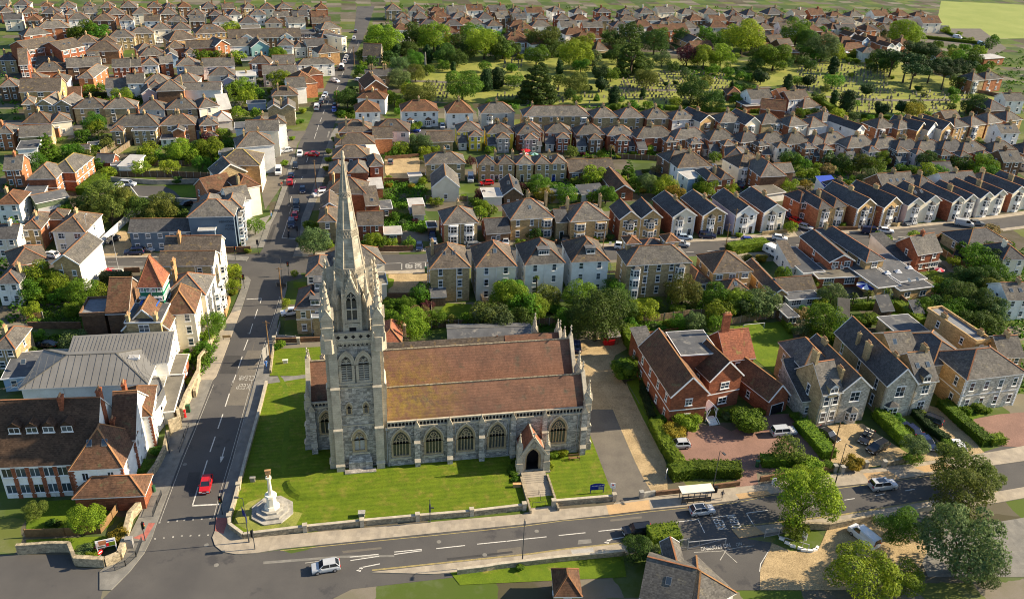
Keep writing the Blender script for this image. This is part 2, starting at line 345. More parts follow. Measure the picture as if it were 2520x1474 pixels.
def ring(mb,po,pi,y0,y1,m):
 """moulding between two outlines, from plane y0 (wall) out to y1 (front)"""
 n=len(po)
 for i in range(n):
  j=(i+1)%n;a,b,c,d=po[i],po[j],pi[j],pi[i]
  mb.poly([(a[0],y1,a[1]),(d[0],y1,d[1]),(c[0],y1,c[1]),(b[0],y1,b[1])],m)
  mb.poly([(a[0],y0,a[1]),(a[0],y1,a[1]),(b[0],y1,b[1]),(b[0],y0,b[1])],m)
  mb.poly([(d[0],y0,d[1]),(c[0],y0,c[1]),(c[0],y1,c[1]),(d[0],y1,d[1])],m)
def gothic(w,zb,zs,lights,fr=.3,out=.28,louvre=False,rose=True):
 mb=MB();po=arch(w+2*fr,zb-fr,zs);pi=arch(w,zb,zs);ring(mb,po,pi,0,-out,0)
 ring(mb,arch(w+2*fr+.3,zs-.2,zs),arch(w+2*fr,zs-.2,zs),0,-out-.1,2)
 mb.box(-w/2-fr-.1,-out-.15,zb-fr-.25,w/2+fr+.1,0,zb-fr,2)
 mb.poly([(x,-.03,z) for x,z in pi],1)
 lw=w/lights;t=.07
 for i in range(1,lights):
  x=-w/2+i*lw;mb.box(x-t,-.16,zb,x+t,-.04,zs+w*(.25 if i%2 else .35),0)
 for i in range(lights):
  x=-w/2+(i+.5)*lw;q=arch(lw,zs-.1,zs-.05,4);q2=arch(lw-.14,zs-.1,zs-.05,4)
  s=MB();ring(s,q[1:-1],q2[1:-1],-.04,-.15,0);mb.add(s,Matrix.Translation((x,0,0)))
 if rose:
  r=w*.2;zc=zs+w*.42
  for k in range(12):
   a,b=2*math.pi*k/12,2*math.pi*(k+1)/12
   mb.beam((r*math.cos(a),-.12,zc+r*math.sin(a)),(r*math.cos(b),-.12,zc+r*math.sin(b)),.1,.1,0)
  for k in range(3):
   a=math.pi*k/3+.5;mb.beam((r*math.cos(a),-.12,zc+r*math.sin(a)),(-r*math.cos(a),-.12,zc-r*math.sin(a)),.07,.07,0)
  for sx in (-1,1):mb.beam((sx*w*.42,-.12,zs),(sx*w*.16,-.12,zs+w*.5),.09,.09,0)
 if louvre:
  z=zb+.25
  while z<zs+.2:
   mb.poly([(-w/2,-.06,z),(w/2,-.06,z),(w/2,-.2,z-.16),(-w/2,-.2,z-.16)],2);z+=.42
 return mb
def pinnacle(mb,x,y,z0,h,r,m=0,n=4,gab=True):
 """square shaft, four gablets and a crocketed spirelet with finial"""
 sh=h*.42;o=math.pi/4
 mb.cone(x,y,z0,z0+sh,r*1.25,r*1.2,4,m,o)
 if gab:
  for k in range(4):
   a=k*math.pi/2;c,s=math.cos(a),math.sin(a);g=MB()
   g.prism([(-r*.95,-r*1.02),(r*.95,-r*1.02),(r*.95,-r*.7),(-r*.95,-r*.7)],sh*.5,sh*.55)
   g.poly([(-r*.98,-r*1.05,sh*.86),(r*.98,-r*1.05,sh*.86),(0,-r*1.05,sh*1.28)])
   g.poly([(-r*.98,-r*1.05,sh*.86),(0,-r*1.05,sh*1.28),(0,0,sh*1.3),(-r*.98,0,sh*.86)])
   g.poly([(r*.98,-r*1.05,sh*.86),(r*.98,0,sh*.86),(0,0,sh*1.3),(0,-r*1.05,sh*1.28)])
   mb.add(g,Matrix.Translation((x,y,z0))@Matrix.Rotation(a,4,'Z'),0,{0:m})
 mb.cone(x,y,z0+sh*.95,z0+h*.93,r*.95,r*.07,8,m,math.pi/8)
 for k in range(1,5):
  zz=z0+sh+(h*.93-sh)*k/5;rr=r*.95*(1-k/5.2)+r*.14
  for q in range(4):
   a=q*math.pi/2+o;mb.cone(x+rr*math.cos(a),y+rr*math.sin(a),zz-r*.12,zz+r*.14,r*.13,r*.03,4,m)
 mb.cone(x,y,z0+h*.9,z0+h*.94,r*.1,r*.3,6,m);mb.cone(x,y,z0+h*.94,z0+h,r*.3,r*.03,6,m)
CO=Vector((-19.015,111.26,0));CANG=R_(11.4)
CM=Matrix.Translation(CO)@Matrix.Rotation(CANG,4,'Z')
church=thing('church','large grey stone gothic church with tall spire and red-brown tiled roofs on the corner lawn','church',CO,CANG)
def cp(mb,name,mats,label=None,parent=None):
 o=mb.build(name,mats,parent or church)
 if label:o['label']=label
 return o
EW=33.0
prof=[(0,0),(0,8.3),(.55,8.35),(4.5,12.65),(8.5,8.4),(13.5,14.15),(18.5,8.4),(21,10.95),(23.4,8.2),(23.4,0)]
b=MB()
for x,s in ((0,1),(EW,-1)):
 pts=[(x,p[0],p[1]) for p in prof];b.poly(pts if s>0 else pts[::-1])
for i in (0,8):
 p,q=prof[i],prof[i+1];b.poly([(0,*p),(EW,*p),(EW,*q),(0,*q)])
b.box(-.02,-.2,0,EW+.2,0,.9);b.box(-.02,-.12,.9,EW+.12,0,1.15)
b.box(-12.4,6.3,0,0,17,9.0);b.box(-12.5,6.15,0,-9.5,6.3,.9)
for x in (-12.4,):
 b.poly([(x,6.3,9),(x,11.6,14.9),(x,17,9)]);b.poly([(x+.5,6.3,9),(x+.5,17,9),(x+.5,11.6,14.9)])
cp(b,'wall','ragstone')
def roofslope(mb,x0,x1,y0,z0,y1,z1,m=0,t=.14):
 mb.poly([(x0,y0,z0),(x1,y0,z0),(x1,y1,z1),(x0,y1,z1)],m)
for nm,y0,y1,y2,z0,z1,mm in (('aisle_roof',.6,4.5,8.5,8.55,12.85,'claytile'),('nave_roof',8.5,13.5,18.5,8.6,14.35,'claytile')):
 b=MB();roofslope(b,-.0,EW-.35,y0,z0,y1,z1);roofslope(b,EW-.35,0,y2,z0,y1,z1)
 x=0
 while x<EW-.6:b.box(x,y1-.12,z1-.05,x+.55,y1+.12,z1+.13,1);x+=.6
 cp(b,nm,[mm,'stonewall'])
b=MB();roofslope(b,0,EW-.35,18.5,8.55,21,11.2,0);roofslope(b,EW-.35,0,23.4,8.35,21,11.2,0)
b.box(21,20.88,11.15,21.3,21.12,11.3,1);roofslope(b,22.5,EW-.4,18.45,8.6,20.98,11.27,1)
cp(b,'north_roof',['slatebrown','claytile'])
b=MB();roofslope(b,-12.0,-8.3,6.9,8.95,11.6,14.3);roofslope(b,-8.3,-12,16.6,8.95,11.6,14.3);b.beam((-12,11.6,14.35),(-8,11.6,14.35),.25,.2,1)
cp(b,'west_roof',['claytile','stonewall'])
b=MB()
cop=[(-.3,8.3),(.3,8.9),(4.5,13.6),(8.4,9.3),(13.5,15.3),(18.5,9.3),(21,12.0),(23.7,8.9)]
low=[(-.3,7.9),(.3,8.1),(4.5,12.2),(8.4,8.1),(13.5,13.8),(18.5,8.1),(21,10.7),(23.7,8.0)]
for i in range(len(cop)-1):
 p,q,c,d=cop[i],cop[i+1],low[i+1],low[i]
 X0,X1=EW-.4,EW+.25
 b.poly([(X1,*d),(X1,*c),(X1,*q),(X1,*p)]);b.poly([(X0,*p),(X0,*q),(X0,*c),(X0,*d)]);b.poly([(X0,*p),(X1,*p),(X1,*q),(X0,*q)])
cp(b,'gable_coping','ashlar');b=MB()
for p,q in (((6.2,9.3),(11.6,15.3)),((11.6,15.3),(17,9.3))):
 b.poly([(-12.65,p[0],p[1]-.8),(-12.65,*p),(-12.65,*q),(-12.65,q[0],q[1]-.8)]);b.poly([(-11.9,p[0],p[1]-.8),(-11.9,q[0],q[1]-.8),(-11.9,*q),(-11.9,*p)]);b.poly([(-12.65,*p),(-11.9,*p),(-11.9,*q),(-12.65,*q)])
cp(b,'gable_coping','ashlar')
for (y,z,x) in ((4.5,13.5,EW-.1),(13.5,15.2,EW-.1),(21,11.9,EW-.1),(11.6,15.2,-12.3)):
 c=MB();c.cone(x,y,z,z+.5,.28,.14,6);c.beam((x,y,z+.4),(x,y,z+1.7),.16,.16);c.beam((x,y-.45,z+1.2),(x,y+.45,z+1.2),.16,.16);c.cone(x,y,z+1.6,z+1.9,.16,.05,6)
 cp(c,'cross_finial','ashlar')
def arcade(x0,x1,y,z0=8.15,z1=9.4,step=.56):
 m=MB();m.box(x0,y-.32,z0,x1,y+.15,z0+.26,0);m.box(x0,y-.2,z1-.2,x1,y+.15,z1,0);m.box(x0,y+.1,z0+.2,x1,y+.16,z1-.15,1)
 n=max(1,round((x1-x0)/step));dx=(x1-x0)/n
 for i in range(n+1):
  x=x0+i*dx;m.box(x-.07,y-.17,z0+.25,x+.07,y+.1,z1-.19,0)
  if i<n:
   m.poly([(x+.07,y-.14,z1-.2),(x+.07,y-.14,z1-.45),(x+dx/2,y-.14,z1-.22)][::-1],0);m.poly([(x+dx-.07,y-.14,z1-.2),(x+dx/2,y-.14,z1-.22),(x+dx-.07,y-.14,z1-.45)][::-1],0)
 return m
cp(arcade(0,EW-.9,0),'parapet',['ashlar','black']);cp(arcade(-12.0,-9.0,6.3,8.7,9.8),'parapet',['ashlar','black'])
def buttress(wd,deps,zs,top=True):
 """stages: depth deps[i] up to height zs[i], sloping offsets between"""
 m=MB();z=0
 for i,(d,h) in enumerate(zip(deps,zs)):
  m.box(-wd/2,-d,z,wd/2,.1,h-.0)
  if i+1<len(deps):
   e=deps[i+1];o=.07
   m.v+=[(-wd/2-o,-d-o,h),(wd/2+o,-d-o,h),(wd/2+o,-e,h+(d-e)*1.6),(-wd/2-o,-e,h+(d-e)*1.6),(-wd/2-o,-e,h),(wd/2+o,-e,h)]
   k=len(m.v)-6;m.f+=[(k,k+1,k+2,k+3),(k,k+3,k+4),(k+1,k+5,k+2)];m.m+=[1,1,1]
   m.box(-wd/2-o,-d-o,h-.12,wd/2+o,0,h,1)
  z=h
 if top:
  d=deps[-1];h=zs[-1];o=.1
  m.poly([(-wd/2-o,-d-o,h),(wd/2+o,-d-o,h),(0,-d-o,h+1.35)],1)
  m.poly([(-wd/2-o,-d-o,h),(0,-d-o,h+1.35),(0,.1,h+1.35),(-wd/2-o,.1,h)],1);m.poly([(wd/2+o,-d-o,h),(wd/2+o,.1,h),(0,.1,h+1.35),(0,-d-o,h+1.35)],1)
 return m
bm=buttress(.85,(1.05,.75,.5),(1.6,5.2,8.1)).mesh('buttress',['ragstone','ashlar'])
for x in (4.65,9.95,15.2,20.4,25.7):link('buttress',bm,church,T4(x,0,0))
bm2=buttress(.95,(1.15,.85,.6),(1.6,5.2,8.4)).mesh('corner_buttress',['ragstone','ashlar'])
for x,y,r in ((32.4,0,0),(EW,.6,90),(-11.9,6.3,0),(-12.4,6.9,-90),(EW,8.5,90),(EW,18.5,90),(EW,23,90)):link('buttress',bm2,church,T4(x,y,0,R_(r)))
for x,y,z,h,r in ((32.9,.2,8.6,6.0,.62),(33.3,8.5,8.6,6.4,.66),(33.1,18.5,8.6,5.4,.6),(33.0,23.2,8.2,4.6,.5),(28.6,23.2,8.2,6.2,.6),(-12.4,6.5,9.0,4.6,.5),(-12.4,16.8,9.0,4.6,.5),(-9.9,16.9,9.0,5.6,.62)):
 m=MB();pinnacle(m,0,0,0,h,r);link('pinnacle',m.mesh('pinnacle',['ashlar']),church,T4(x,y,z))
wm=gothic(2.5,2.6,5.3,5).mesh('window',['tracery','leadglass','ashlar'])
for x in (2.05,7.35,12.6,17.75,28.1):link('window',wm,church,T4(x,0,0))
wm2=gothic(1.9,3.6,6.2,3).mesh('window',['tracery','leadglass','ashlar']);link('window',wm2,church,T4(-9.7,6.3,0))
wm3=gothic(4.2,3.4,7.2,5).mesh('east_window',['tracery','leadglass','ashlar'])
link('window',wm2,church,T4(EW,4.3,0,R_(90)));link('window',wm3,church,T4(EW,13.5,0,R_(90)))
for x in (-.15,15.75-4.9,20.9-1.2,31.4,-11.3):
 m=MB();y=0 if x>-1 else 6.3;m.tube([(x,y-.15,.2),(x,y-.15,8.0)],.07,6);m.box(x-.18,y-.3,7.9,x+.18,y-.02,8.3);cp(m,'downpipe','galv')
TA,TB,TH=-4.5,4.3,3.75
tower=link('tower',None,church,T4(TA,TB,0))
tower.name='tower'
def tp(mb,name,mats):return mb.build(name,mats,tower)
b=MB();b.box(-TH,-TH,0,TH,TH,24.2);b.box(-TH-.2,-TH-.2,0,TH+.2,TH+.2,1.0)
b.box(-1.9,-TH-.9,0,1.9,-TH,2.0);b.poly([(-1.9,-TH-.9,2.0),(1.9,-TH-.9,2.0),(1.7,-TH,3.0),(-1.7,-TH,3.0)])
b.box(-2.6,-TH-1.9,0,2.4,-TH-.9,.75);tp(b,'tower_wall','ragstone')
b=MB()
for z in (8.75,16.0,24.0):b.box(-TH-.12,-TH-.12,z,TH+.12,TH+.12,z+.22)
b.box(-TH-.35,-TH-.35,24.35,TH+.35,TH+.35,24.75)
for s in range(4):
 k=MB();
 for i in range(9):
  x=-2.6+i*.65;po=arch(.62,23.3,23.75,4);ring(k,po,arch(.4,23.3,23.75,4),-TH-.02,-TH-.3,0)
  k2=MB();ring(k2,po[1:-1],arch(.4,23.3,23.75,4)[1:-1],-TH,-TH-.28,0);b.add(k2,Matrix.Rotation(s*math.pi/2,4,'Z')@Matrix.Translation((x,0,0)))
 b.add((lambda q:(q.box(-2.95,-TH-.28,24.1,2.95,-TH,24.4),q)[1])(MB()),Matrix.Rotation(s*math.pi/2,4,'Z'))
tp(b,'string_course','ashlar')
tb=buttress(1.3,(1.15,.95,.78,.6),(1.7,8.6,16.3,24.3),False).mesh('tower_buttress',['ashlar','ashlar'])
for s in range(4):
 for x in (-TH+.55,TH-.55):link('buttress',tb,tower,Matrix.Rotation(s*math.pi/2,4,'Z')@T4(x,-TH,0))
bw=gothic(1.55,17.5,20.6,2,fr=.42,out=.34,louvre=True,rose=False)
bw.beam((-.35,-.14,20.9),(.35,-.14,21.4),.1,.1,0);bw.beam((.35,-.14,20.9),(-.35,-.14,21.4),.1,.1,0)
bw=bw.mesh('belfry_window',['ashlar','leadglass','ashlar'])
sw=gothic(.5,11.2,12.5,1,fr=.2,out=.12,rose=False).mesh('slit_window',['tracery','leadglass','ashlar'])
for s in range(4):
 for x in (-1.3,1.3):
  link('belfry_window',bw,tower,Matrix.Rotation(s*math.pi/2,4,'Z')@T4(x,-TH,0));link('slit_window',sw,tower,Matrix.Rotation(s*math.pi/2,4,'Z')@T4(x,-TH,0))
lw=gothic(1.6,4.0,6.3,2,fr=.35,out=.3);link('window',lw.mesh('tower_window',['tracery','feltpale','ashlar']),tower,T4(0,-TH,0))
b=MB();PZ0,PZ1=24.7,26.0;e=TH+.15
for s in range(4):
 k=MB();k.box(-e,-e-.1,PZ0,e,-e+.25,PZ1,0);k.box(-e,-e-.2,PZ1-.2,e,-e+.32,PZ1+.02,0)
 for i in range(5):
  x=-2.2+i*1.1
  for dx,dz in ((.16,0),(-.16,0),(0,.16),(0,-.16)):
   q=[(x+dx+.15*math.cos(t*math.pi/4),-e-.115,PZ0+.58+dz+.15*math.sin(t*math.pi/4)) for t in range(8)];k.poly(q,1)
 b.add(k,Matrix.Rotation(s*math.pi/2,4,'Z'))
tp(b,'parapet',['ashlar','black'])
b=MB();b.box(-TH,-TH,24.2,TH,TH,24.85);tp(b,'tower_roof','lead')
for sx in (-1,1):
 for sy in (-1,1):
  m=MB();m.cone(0,0,-2.2,.2,1.3,1.25,8,0,math.pi/8);pinnacle(m,0,0,0,9.6,1.0)
  for q in range(4):
   a=q*math.pi/2+math.pi/4;pinnacle(m,1.12*math.cos(a),1.12*math.sin(a),-.6,3.6,.22,gab=False)
  link('corner_pinnacle',m.mesh('corner_pinnacle',['ashlar']),tower,T4(sx*(TH-.05),sy*(TH-.05),25.2))
SZ0,SZ1,SR=24.8,52.0,3.35
def srad(z):return SR*(SZ1+.6-z)/(SZ1+.6-SZ0)
b=MB();o8=math.pi/8;kk=1/math.cos(o8)
b.cone(0,0,SZ0,SZ1,srad(SZ0)*kk,srad(SZ1)*kk,8,0,o8)
for k in range(8):
 a=o8+k*math.pi/4;c,s=math.cos(a),math.sin(a)
 b.tube([(srad(SZ0)*kk*c,srad(SZ0)*kk*s,SZ0),(srad(SZ1)*kk*c,srad(SZ1)*kk*s,SZ1)],[.13,.07],5,1)
tp(b,'spire',['spirestone','ashlar'])
b=MB()
for z0,z1,n in ((34.2,35.6,4),(40.3,41.5,3),(46.2,47.0,1)):
 for k in range(8):
  a=k*math.pi/4;s=MB();r0,r1=srad(z0),srad(z1);h0,h1=r0*math.tan(o8),r1*math.tan(o8)
  def pt(u,v,d=.07):
   r=r0+(r1-r0)*v;h=h0+(h1-h0)*v;return (u*h,-r-d,z0+(z1-z0)*v)
  s.poly([pt(-.94,.0,.02),pt(.94,.0,.02),pt(.94,1,.02),pt(-.94,1,.02)],1)
  s.beam(pt(-1,0),pt(1,0),.12,.12);s.beam(pt(-1,1),pt(1,1),.12,.12)
  for i in range(n):
   u0,u1=-1+2*i/n,-1+2*(i+1)/n
   s.beam(pt(u0,0),pt(u1,1),.09,.09);s.beam(pt(u0,1),pt(u1,0),.09,.09)
   um=(u0+u1)/2;s.beam(pt(um,0),pt(u1,.5),.07,.07);s.beam(pt(um,0),pt(u0,.5),.07,.07);s.beam(pt(um,1),pt(u1,.5),.07,.07);s.beam(pt(um,1),pt(u0,.5),.07,.07)
  b.add(s,Matrix.Rotation(a,4,'Z'))
tp(b,'lattice_band',['ashlar','lead'])
def lucarne():
 m=MB();w=1.25;y0=-3.35;zt=31.6
 for sx in (-1,1):
  m.box(sx*w-.17,y0-.1,SZ0+.9,sx*w+.17,-1.2,zt+.3,0);m.cone(sx*w,y0+.05,zt+.3,zt+1.6,.24,.03,4,0,math.pi/4)
 pi=arch(1.5,27.8,31.2);po=[(-w,27.2)]+[(-w,31.4)]*1+[(-w*.5,33.4)]+[(0,35.2)]+[(w*.5,33.4),(w,31.4),(w,27.2)]
 n=17
 def resample(pts,n):
  L=[0]
  for p,q in zip(pts,pts[1:]):L.append(L[-1]+math.dist(p,q))
  out=[]
  for i in range(n):
   t=L[-1]*i/(n-1);k=max(j for j in range(len(L)) if L[j]<=t+1e-9);k=min(k,len(pts)-2)
   u=(t-L[k])/max(L[k+1]-L[k],1e-9);out.append((pts[k][0]+(pts[k+1][0]-pts[k][0])*u,pts[k][1]+(pts[k+1][1]-pts[k][1])*u))
  return out
 ring(m,resample(po,n),resample(pi,n),y0+.5,y0,0)
 m.poly([(-w,y0+.3,27.2),(w,y0+.3,27.2),(w,y0+.3,31.4),(0,y0+.3,35.0),(-w,y0+.3,31.4)],1)
 m.poly([(-w,y0,31.4),(0,y0,35.2),(0,-1.2,35.2),(-w,-1.2,31.4)],0);m.poly([(w,y0,31.4),(w,-1.2,31.4),(0,-1.2,35.2),(0,y0,35.2)],0)
 m.box(-w,y0,SZ0,w,-2.5,27.3,0);m.box(-.5,y0-.06,SZ0,.5,y0+.1,26.6,2);m.box(-.75,y0-.12,26.6,.75,y0+.1,26.9,0)
 m.box(-.08,y0-.03,27.8,.08,y0+.28,32.2,0);m.box(-.75,y0-.02,29.5,.75,y0+.28,29.65,0)
 for x in (-.38,.38):
  s=MB();q=arch(.72,31,31.1,4);q2=arch(.58,31,31.1,4);ring(s,q[1:-1],q2[1:-1],y0+.3,y0+.02,0);m.add(s,Matrix.Translation((x,0,0)))
 m.beam((-.9,y0-.03,31.7),(0,y0-.03,34.9),.12,.1,0);m.beam((.9,y0-.03,31.7),(0,y0-.03,34.9),.12,.1,0)
 for z in (33.0,33.8):m.beam((-.4*(35-z)/2,y0-.02,z),(.4*(35-z)/2,y0-.02,z+.4),.08,.08,0);m.beam((.4*(35-z)/2,y0-.02,z),(-.4*(35-z)/2,y0-.02,z+.4),.08,.08,0)
 m.cone(0,y0+.1,35.1,35.5,.1,.28,6,0);m.cone(0,y0+.1,35.5,36.1,.28,.04,6,0)
 for sx in (-1,1):
  for k in range(1,5):m.cone(sx*w*(1-k/5),y0,31.4+3.8*k/5-.1,31.4+3.8*k/5+.25,.14,.04,4,0)
 return m
lm=lucarne().mesh('lucarne',['ashlar','leadglass','black'])
for s in range(4):link('lucarne',lm,tower,Matrix.Rotation(s*math.pi/2,4,'Z'))
nm=MB();nm.cone(0,0,0,2.6,.9,.82,4,0,math.pi/4);pinnacle(nm,0,0,2.6,8.2,.62);nm.box(-1.0,0,0,1.0,1.6,2.2)
nm=nm.mesh('niche',['ashlar'])
for s in range(4):link('niche_pinnacle',nm,tower,Matrix.Rotation(math.pi/4+s*math.pi/2,4,'Z')@T4(0,-3.15,SZ0,0))
b=MB();b.cone(0,0,51.4,52.0,.18,.28,8);b.cone(0,0,52.0,52.5,.28,.14,8);b.cone(0,0,52.5,52.9,.24,.1,8);tp(b,'finial','ashlar')
b=MB();b.tube([(0,0,52.8),(0,0,54.6)],.05,6,0);b.beam((-.6,0,53.8),(.6,0,53.8),.05,.05,0);b.beam((0,-.6,53.8),(0,.6,53.8),.05,.05,0);tp(b,'vane_rod','metal')
b=MB();cock=[(-.75,.1),(-.45,.0),(-.1,-.15),(.25,-.1),(.45,.25),(.7,.35),(.5,.5),(.3,.45),(.1,.15),(-.2,.15),(-.45,.65),(-.8,.6)]
for y in (-.04,.04):b.poly([(x,y,54.7+z) for x,z in (cock if y<0 else cock[::-1])])
for i in range(len(cock)):
 p,q=cock[i],cock[(i+1)%len(cock)];b.poly([(p[0],-.04,54.7+p[1]),(p[0],.04,54.7+p[1]),(q[0],.04,54.7+q[1]),(q[0],-.04,54.7+q[1])])
tp(b,'weathercock','yellowlichen')
b=MB();X0,X1,Y0=21.2,25.0,-4.4;xm=(X0+X1)/2
pi=arch(2.1,.6,2.9);
s=MB();po=[(-1.9,0),(-1.9,3.9),(0,6.9),(1.9,3.9),(1.9,0)]
def rs(pts,n):
 L=[0]
 for p,q in zip(pts,pts[1:]):L.append(L[-1]+math.dist(p,q))
 out=[]
 for i in range(n):
  t=L[-1]*i/(n-1);k=min(max(j for j in range(len(L)) if L[j]<=t+1e-9),len(pts)-2)
  u=(t-L[k])/(L[k+1]-L[k]);out.append((pts[k][0]+(pts[k+1][0]-pts[k][0])*u,pts[k][1]+(pts[k+1][1]-pts[k][1])*u))
 return out
ring(s,rs(po,17),rs(arch(2.7,.6,3.0),17),.9,0,0);ring(s,rs(arch(2.75,.6,3.0),17),rs(pi,17),.9,.3,1)
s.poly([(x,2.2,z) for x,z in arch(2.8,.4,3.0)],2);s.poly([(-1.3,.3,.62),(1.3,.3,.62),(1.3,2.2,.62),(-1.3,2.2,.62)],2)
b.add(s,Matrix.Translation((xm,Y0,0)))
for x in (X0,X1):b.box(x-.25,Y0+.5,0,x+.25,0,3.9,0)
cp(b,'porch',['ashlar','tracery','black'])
b=MB()
for sx in (-1,1):b.poly([(xm+sx*2.2,Y0+.1,3.55),(xm+sx*2.2,0,3.55),(xm,0,7.0),(xm,Y0+.1,7.0)])
b.beam((xm,Y0,7.05),(xm,0,7.05),.25,.2,1);cp(b,'porch_roof',['tilered','ashlar'])
b=MB()
for sx in (-1,1):b.beam((xm+sx*2.3,Y0-.12,3.6),(xm,Y0-.12,7.35),.35,.3)
b.cone(xm,Y0-.1,7.2,7.6,.2,.1,6);b.beam((xm,Y0-.1,7.4),(xm,Y0-.1,8.4),.13,.13);b.beam((xm-.35,Y0-.1,8.05),(xm+.35,Y0-.1,8.05),.13,.13)
r=.55
for k in range(12):
 a,c=2*math.pi*k/12,2*math.pi*(k+1)/12;b.beam((xm+r*.7*math.cos(a),Y0-.1,5.7+r*math.sin(a)),(xm+r*.7*math.cos(c),Y0-.1,5.7+r*math.sin(c)),.1,.1)
cp(b,'porch_coping','ashlar')
for x in (X0-.35,X1+.35):
 m=MB();m.box(-.55,-.55,0,.55,.55,2.4);m.box(-.45,-.45,2.4,.45,.45,3.9);pinnacle(m,0,0,3.6,4.6,.45);m.box(-.65,-.65,0,.65,.65,.5)
 m.poly([(-.25,-.57,1.0),(.25,-.57,1.0),(.25,-.57,2.0),(0,-.57,2.3),(-.25,-.57,2.0)]);link('porch_pinnacle',m.mesh('porch_pinnacle',['ashlar']),church,T4(x,Y0+.2,0))
b=MB();b.box(TH,-1.0,0,TH+1.0,2.6,14.5);b.poly([(TH,-1,17),(TH,2.6,17),(TH+1,2.6,14.5),(TH+1,-1,14.5)][::-1]);b.poly([(TH,-1,17),(TH,-1,14.5),(TH+1,-1,14.5)]);tp(b,'turret','ashlar')
def CL(a,bb,z=0):return CM@Vector((a,bb,z))
st=thing('stone_steps','two flights of worn stone steps with low side walls leading up to the church porch','steps',CL(xm,-9),CANG)
b=MB();zz=.6;y=4.0
for i in range(5):b.box(-2.0,y-.42,0,2.0,y+.3,zz);y-=.42;zz-=.06
b.box(-2.15,y-1.9,0,2.15,y,zz);y-=1.9
for i in range(5):zz-=.05;b.box(-2.0,y-.42,0,2.0,y,zz);y-=.42
b.box(-2.0,-4.9,0,2.0,y,.06);b.build('treads',['paving'],st)
b=MB()
for sx in (-1,1):b.prism([(sx*2.05,-4.9),(sx*2.35,-4.9),(sx*2.35,3.2),(sx*2.05,3.2)],0,.75)
b.build('side_wall',['stonewall'],st)
b=MB();b.beam((-.1,-2.2,0),(-.1,-2.2,1),.05);b.beam((-.1,-.8,.2),(-.1,-.8,1.2),.05);b.beam((-.1,-2.2,1),(-.1,-.8,1.2),.05)
for x in (-1.6,.5):b.beam((x,-3.4,0),(x,-3.4,.95),.05)
b.beam((-1.6,-3.4,.95),(.5,-3.4,.95),.05);b.build('handrail',['metal'],st)
# == GROUND, ROADS, PAVEMENTS ==
b=MB();b.poly([(-900,20,0),(900,20,0),(1100,1100,0),(-1100,1100,0)]);tag(b.build('ground','ground'),kind='structure')
Z_ROAD,Z_PAV,Z_MARK=.02,.12,.026
def road(s,m='asphalt',name='road'):ZL[0]+=.0006;return sheet(name,GM(s),m,z=.012+ZL[0]*.5)
def pave(s,m='paving',name='pavement'):
 pts=GM(s);ZL[0]+=.0004;b=MB();z=Z_PAV+ZL[0]*.5-.002
 b.prism([(p.x,p.y) for p in pts],0,z,0);o=b.build(name,m);tag(o,kind='structure');return o
def ribbon(cs,wd,m,name='road',z=None):
 """road of constant width along a centre line of tile points"""
 p=[Vector(q) for q in GM(cs)];b=MB();L=[];Rr=[]
 for i,q in enumerate(p):
  a=p[max(i-1,0)];c=p[min(i+1,len(p)-1)];d=(c-a).normalized();n=Vector((-d.y,d.x,0))*wd/2;L.append(q+n);Rr.append(q-n)
 ZL[0]+=.0006;z=.012+ZL[0]*.5 if z is None else z
 for i in range(len(p)-1):b.poly([(v.x,v.y,z) for v in (Rr[i],Rr[i+1],L[i+1],L[i])])
 return tag(b.build(name,m),kind='structure')
road('i-500,1330 i340,1330 i380,1425 i620,1440 i560,1700 i-500,1700','asphalt')
import random as _r;R_CH=_r.Random(2)
ribbon('b190,828 a1990,812 a1560,790 a900,770 a300,752 a-400,740',7,'asphalt')
ribbon('b560,812 b1130,818 c-200,812 c600,792 c1300,815 d0,812 d600,860 d1400,905 d2300,935',7.5,'asphalt')
ribbon('d10,1260 d60,1180 d30,1080 d-60,960 d-100,900',5,'asphalt')
ribbon('a700,470 a1000,120 a1100,20',6,'asphalt');ribbon('a-100,360 a500,380 a1000,390 a1500,395 a1990,360',5.5,'asphalt')
road('d1440,20 d1900,20 d2100,170 d1980,240 d1900,150 d1440,120','asphaltold','car_park')
sheet('field',GM('d1600,-190 d2500,-150 d2500,90 d1900,100 d1560,10'),'field')
ribbon('l2500,560 l2032,715 l1600,800 l800,925 l0,1022 k1450,1075 k850,1140 k0,1235 j1450,1290 j640,1380 i2200,1490 i1500,1650',10.6,'asphalt')
road('i1745,0 i1680,240 i1580,600 i1500,870 i1450,1050 i1435,1150 i1420,1200 i1440,1262 i1500,1310 i1600,1328 i1750,1320 j130,1292 j400,1380 j700,1480 i1700,1700 i550,1700 i790,1459 i900,1320 i960,1200 i1000,1080 i1060,920 i1180,600 i1330,240 i1420,0')
road('i1745,0 e1745,1340 e1800,1150 e1860,970 e1900,850 e1945,700 e1962,620 f170,590 f300,560 f230,400 e1760,400 e1500,420 e1500,482 e1640,545 e1690,550 e1712,575 e1700,620 e1650,780 e1600,910 e1530,1100 e1450,1310 e1420,1340')
road('e1760,402 f0,330 f60,150 f135,0 b185,1225 b245,990 b270,900 b340,760 b400,620 b480,450 b560,300 b640,180 b690,60 b715,-150 b850,-150 b800,0 b760,100 b710,200 b680,330 b640,440 b590,560 b560,700 b520,820 b470,960 b430,1090 b380,1240 b290,1474 f280,230 f225,402')
ribbon('e-300,437 e560,437 e1100,437 e1990,450 f300,452 f900,448 f1250,440 g-100,385 g500,375 g980,352 g1600,325 h-50,318 h420,306 h950,272 h1500,225 h2000,145 h2500,80',9.5,'asphalt')
road('h500,235 h440,100 h500,90 h640,235','asphalt')
ribbon('i1600,600 i1700,240 i1770,0 e1690,1240 e1740,1050',.1,'asphaltold',z=.0245)
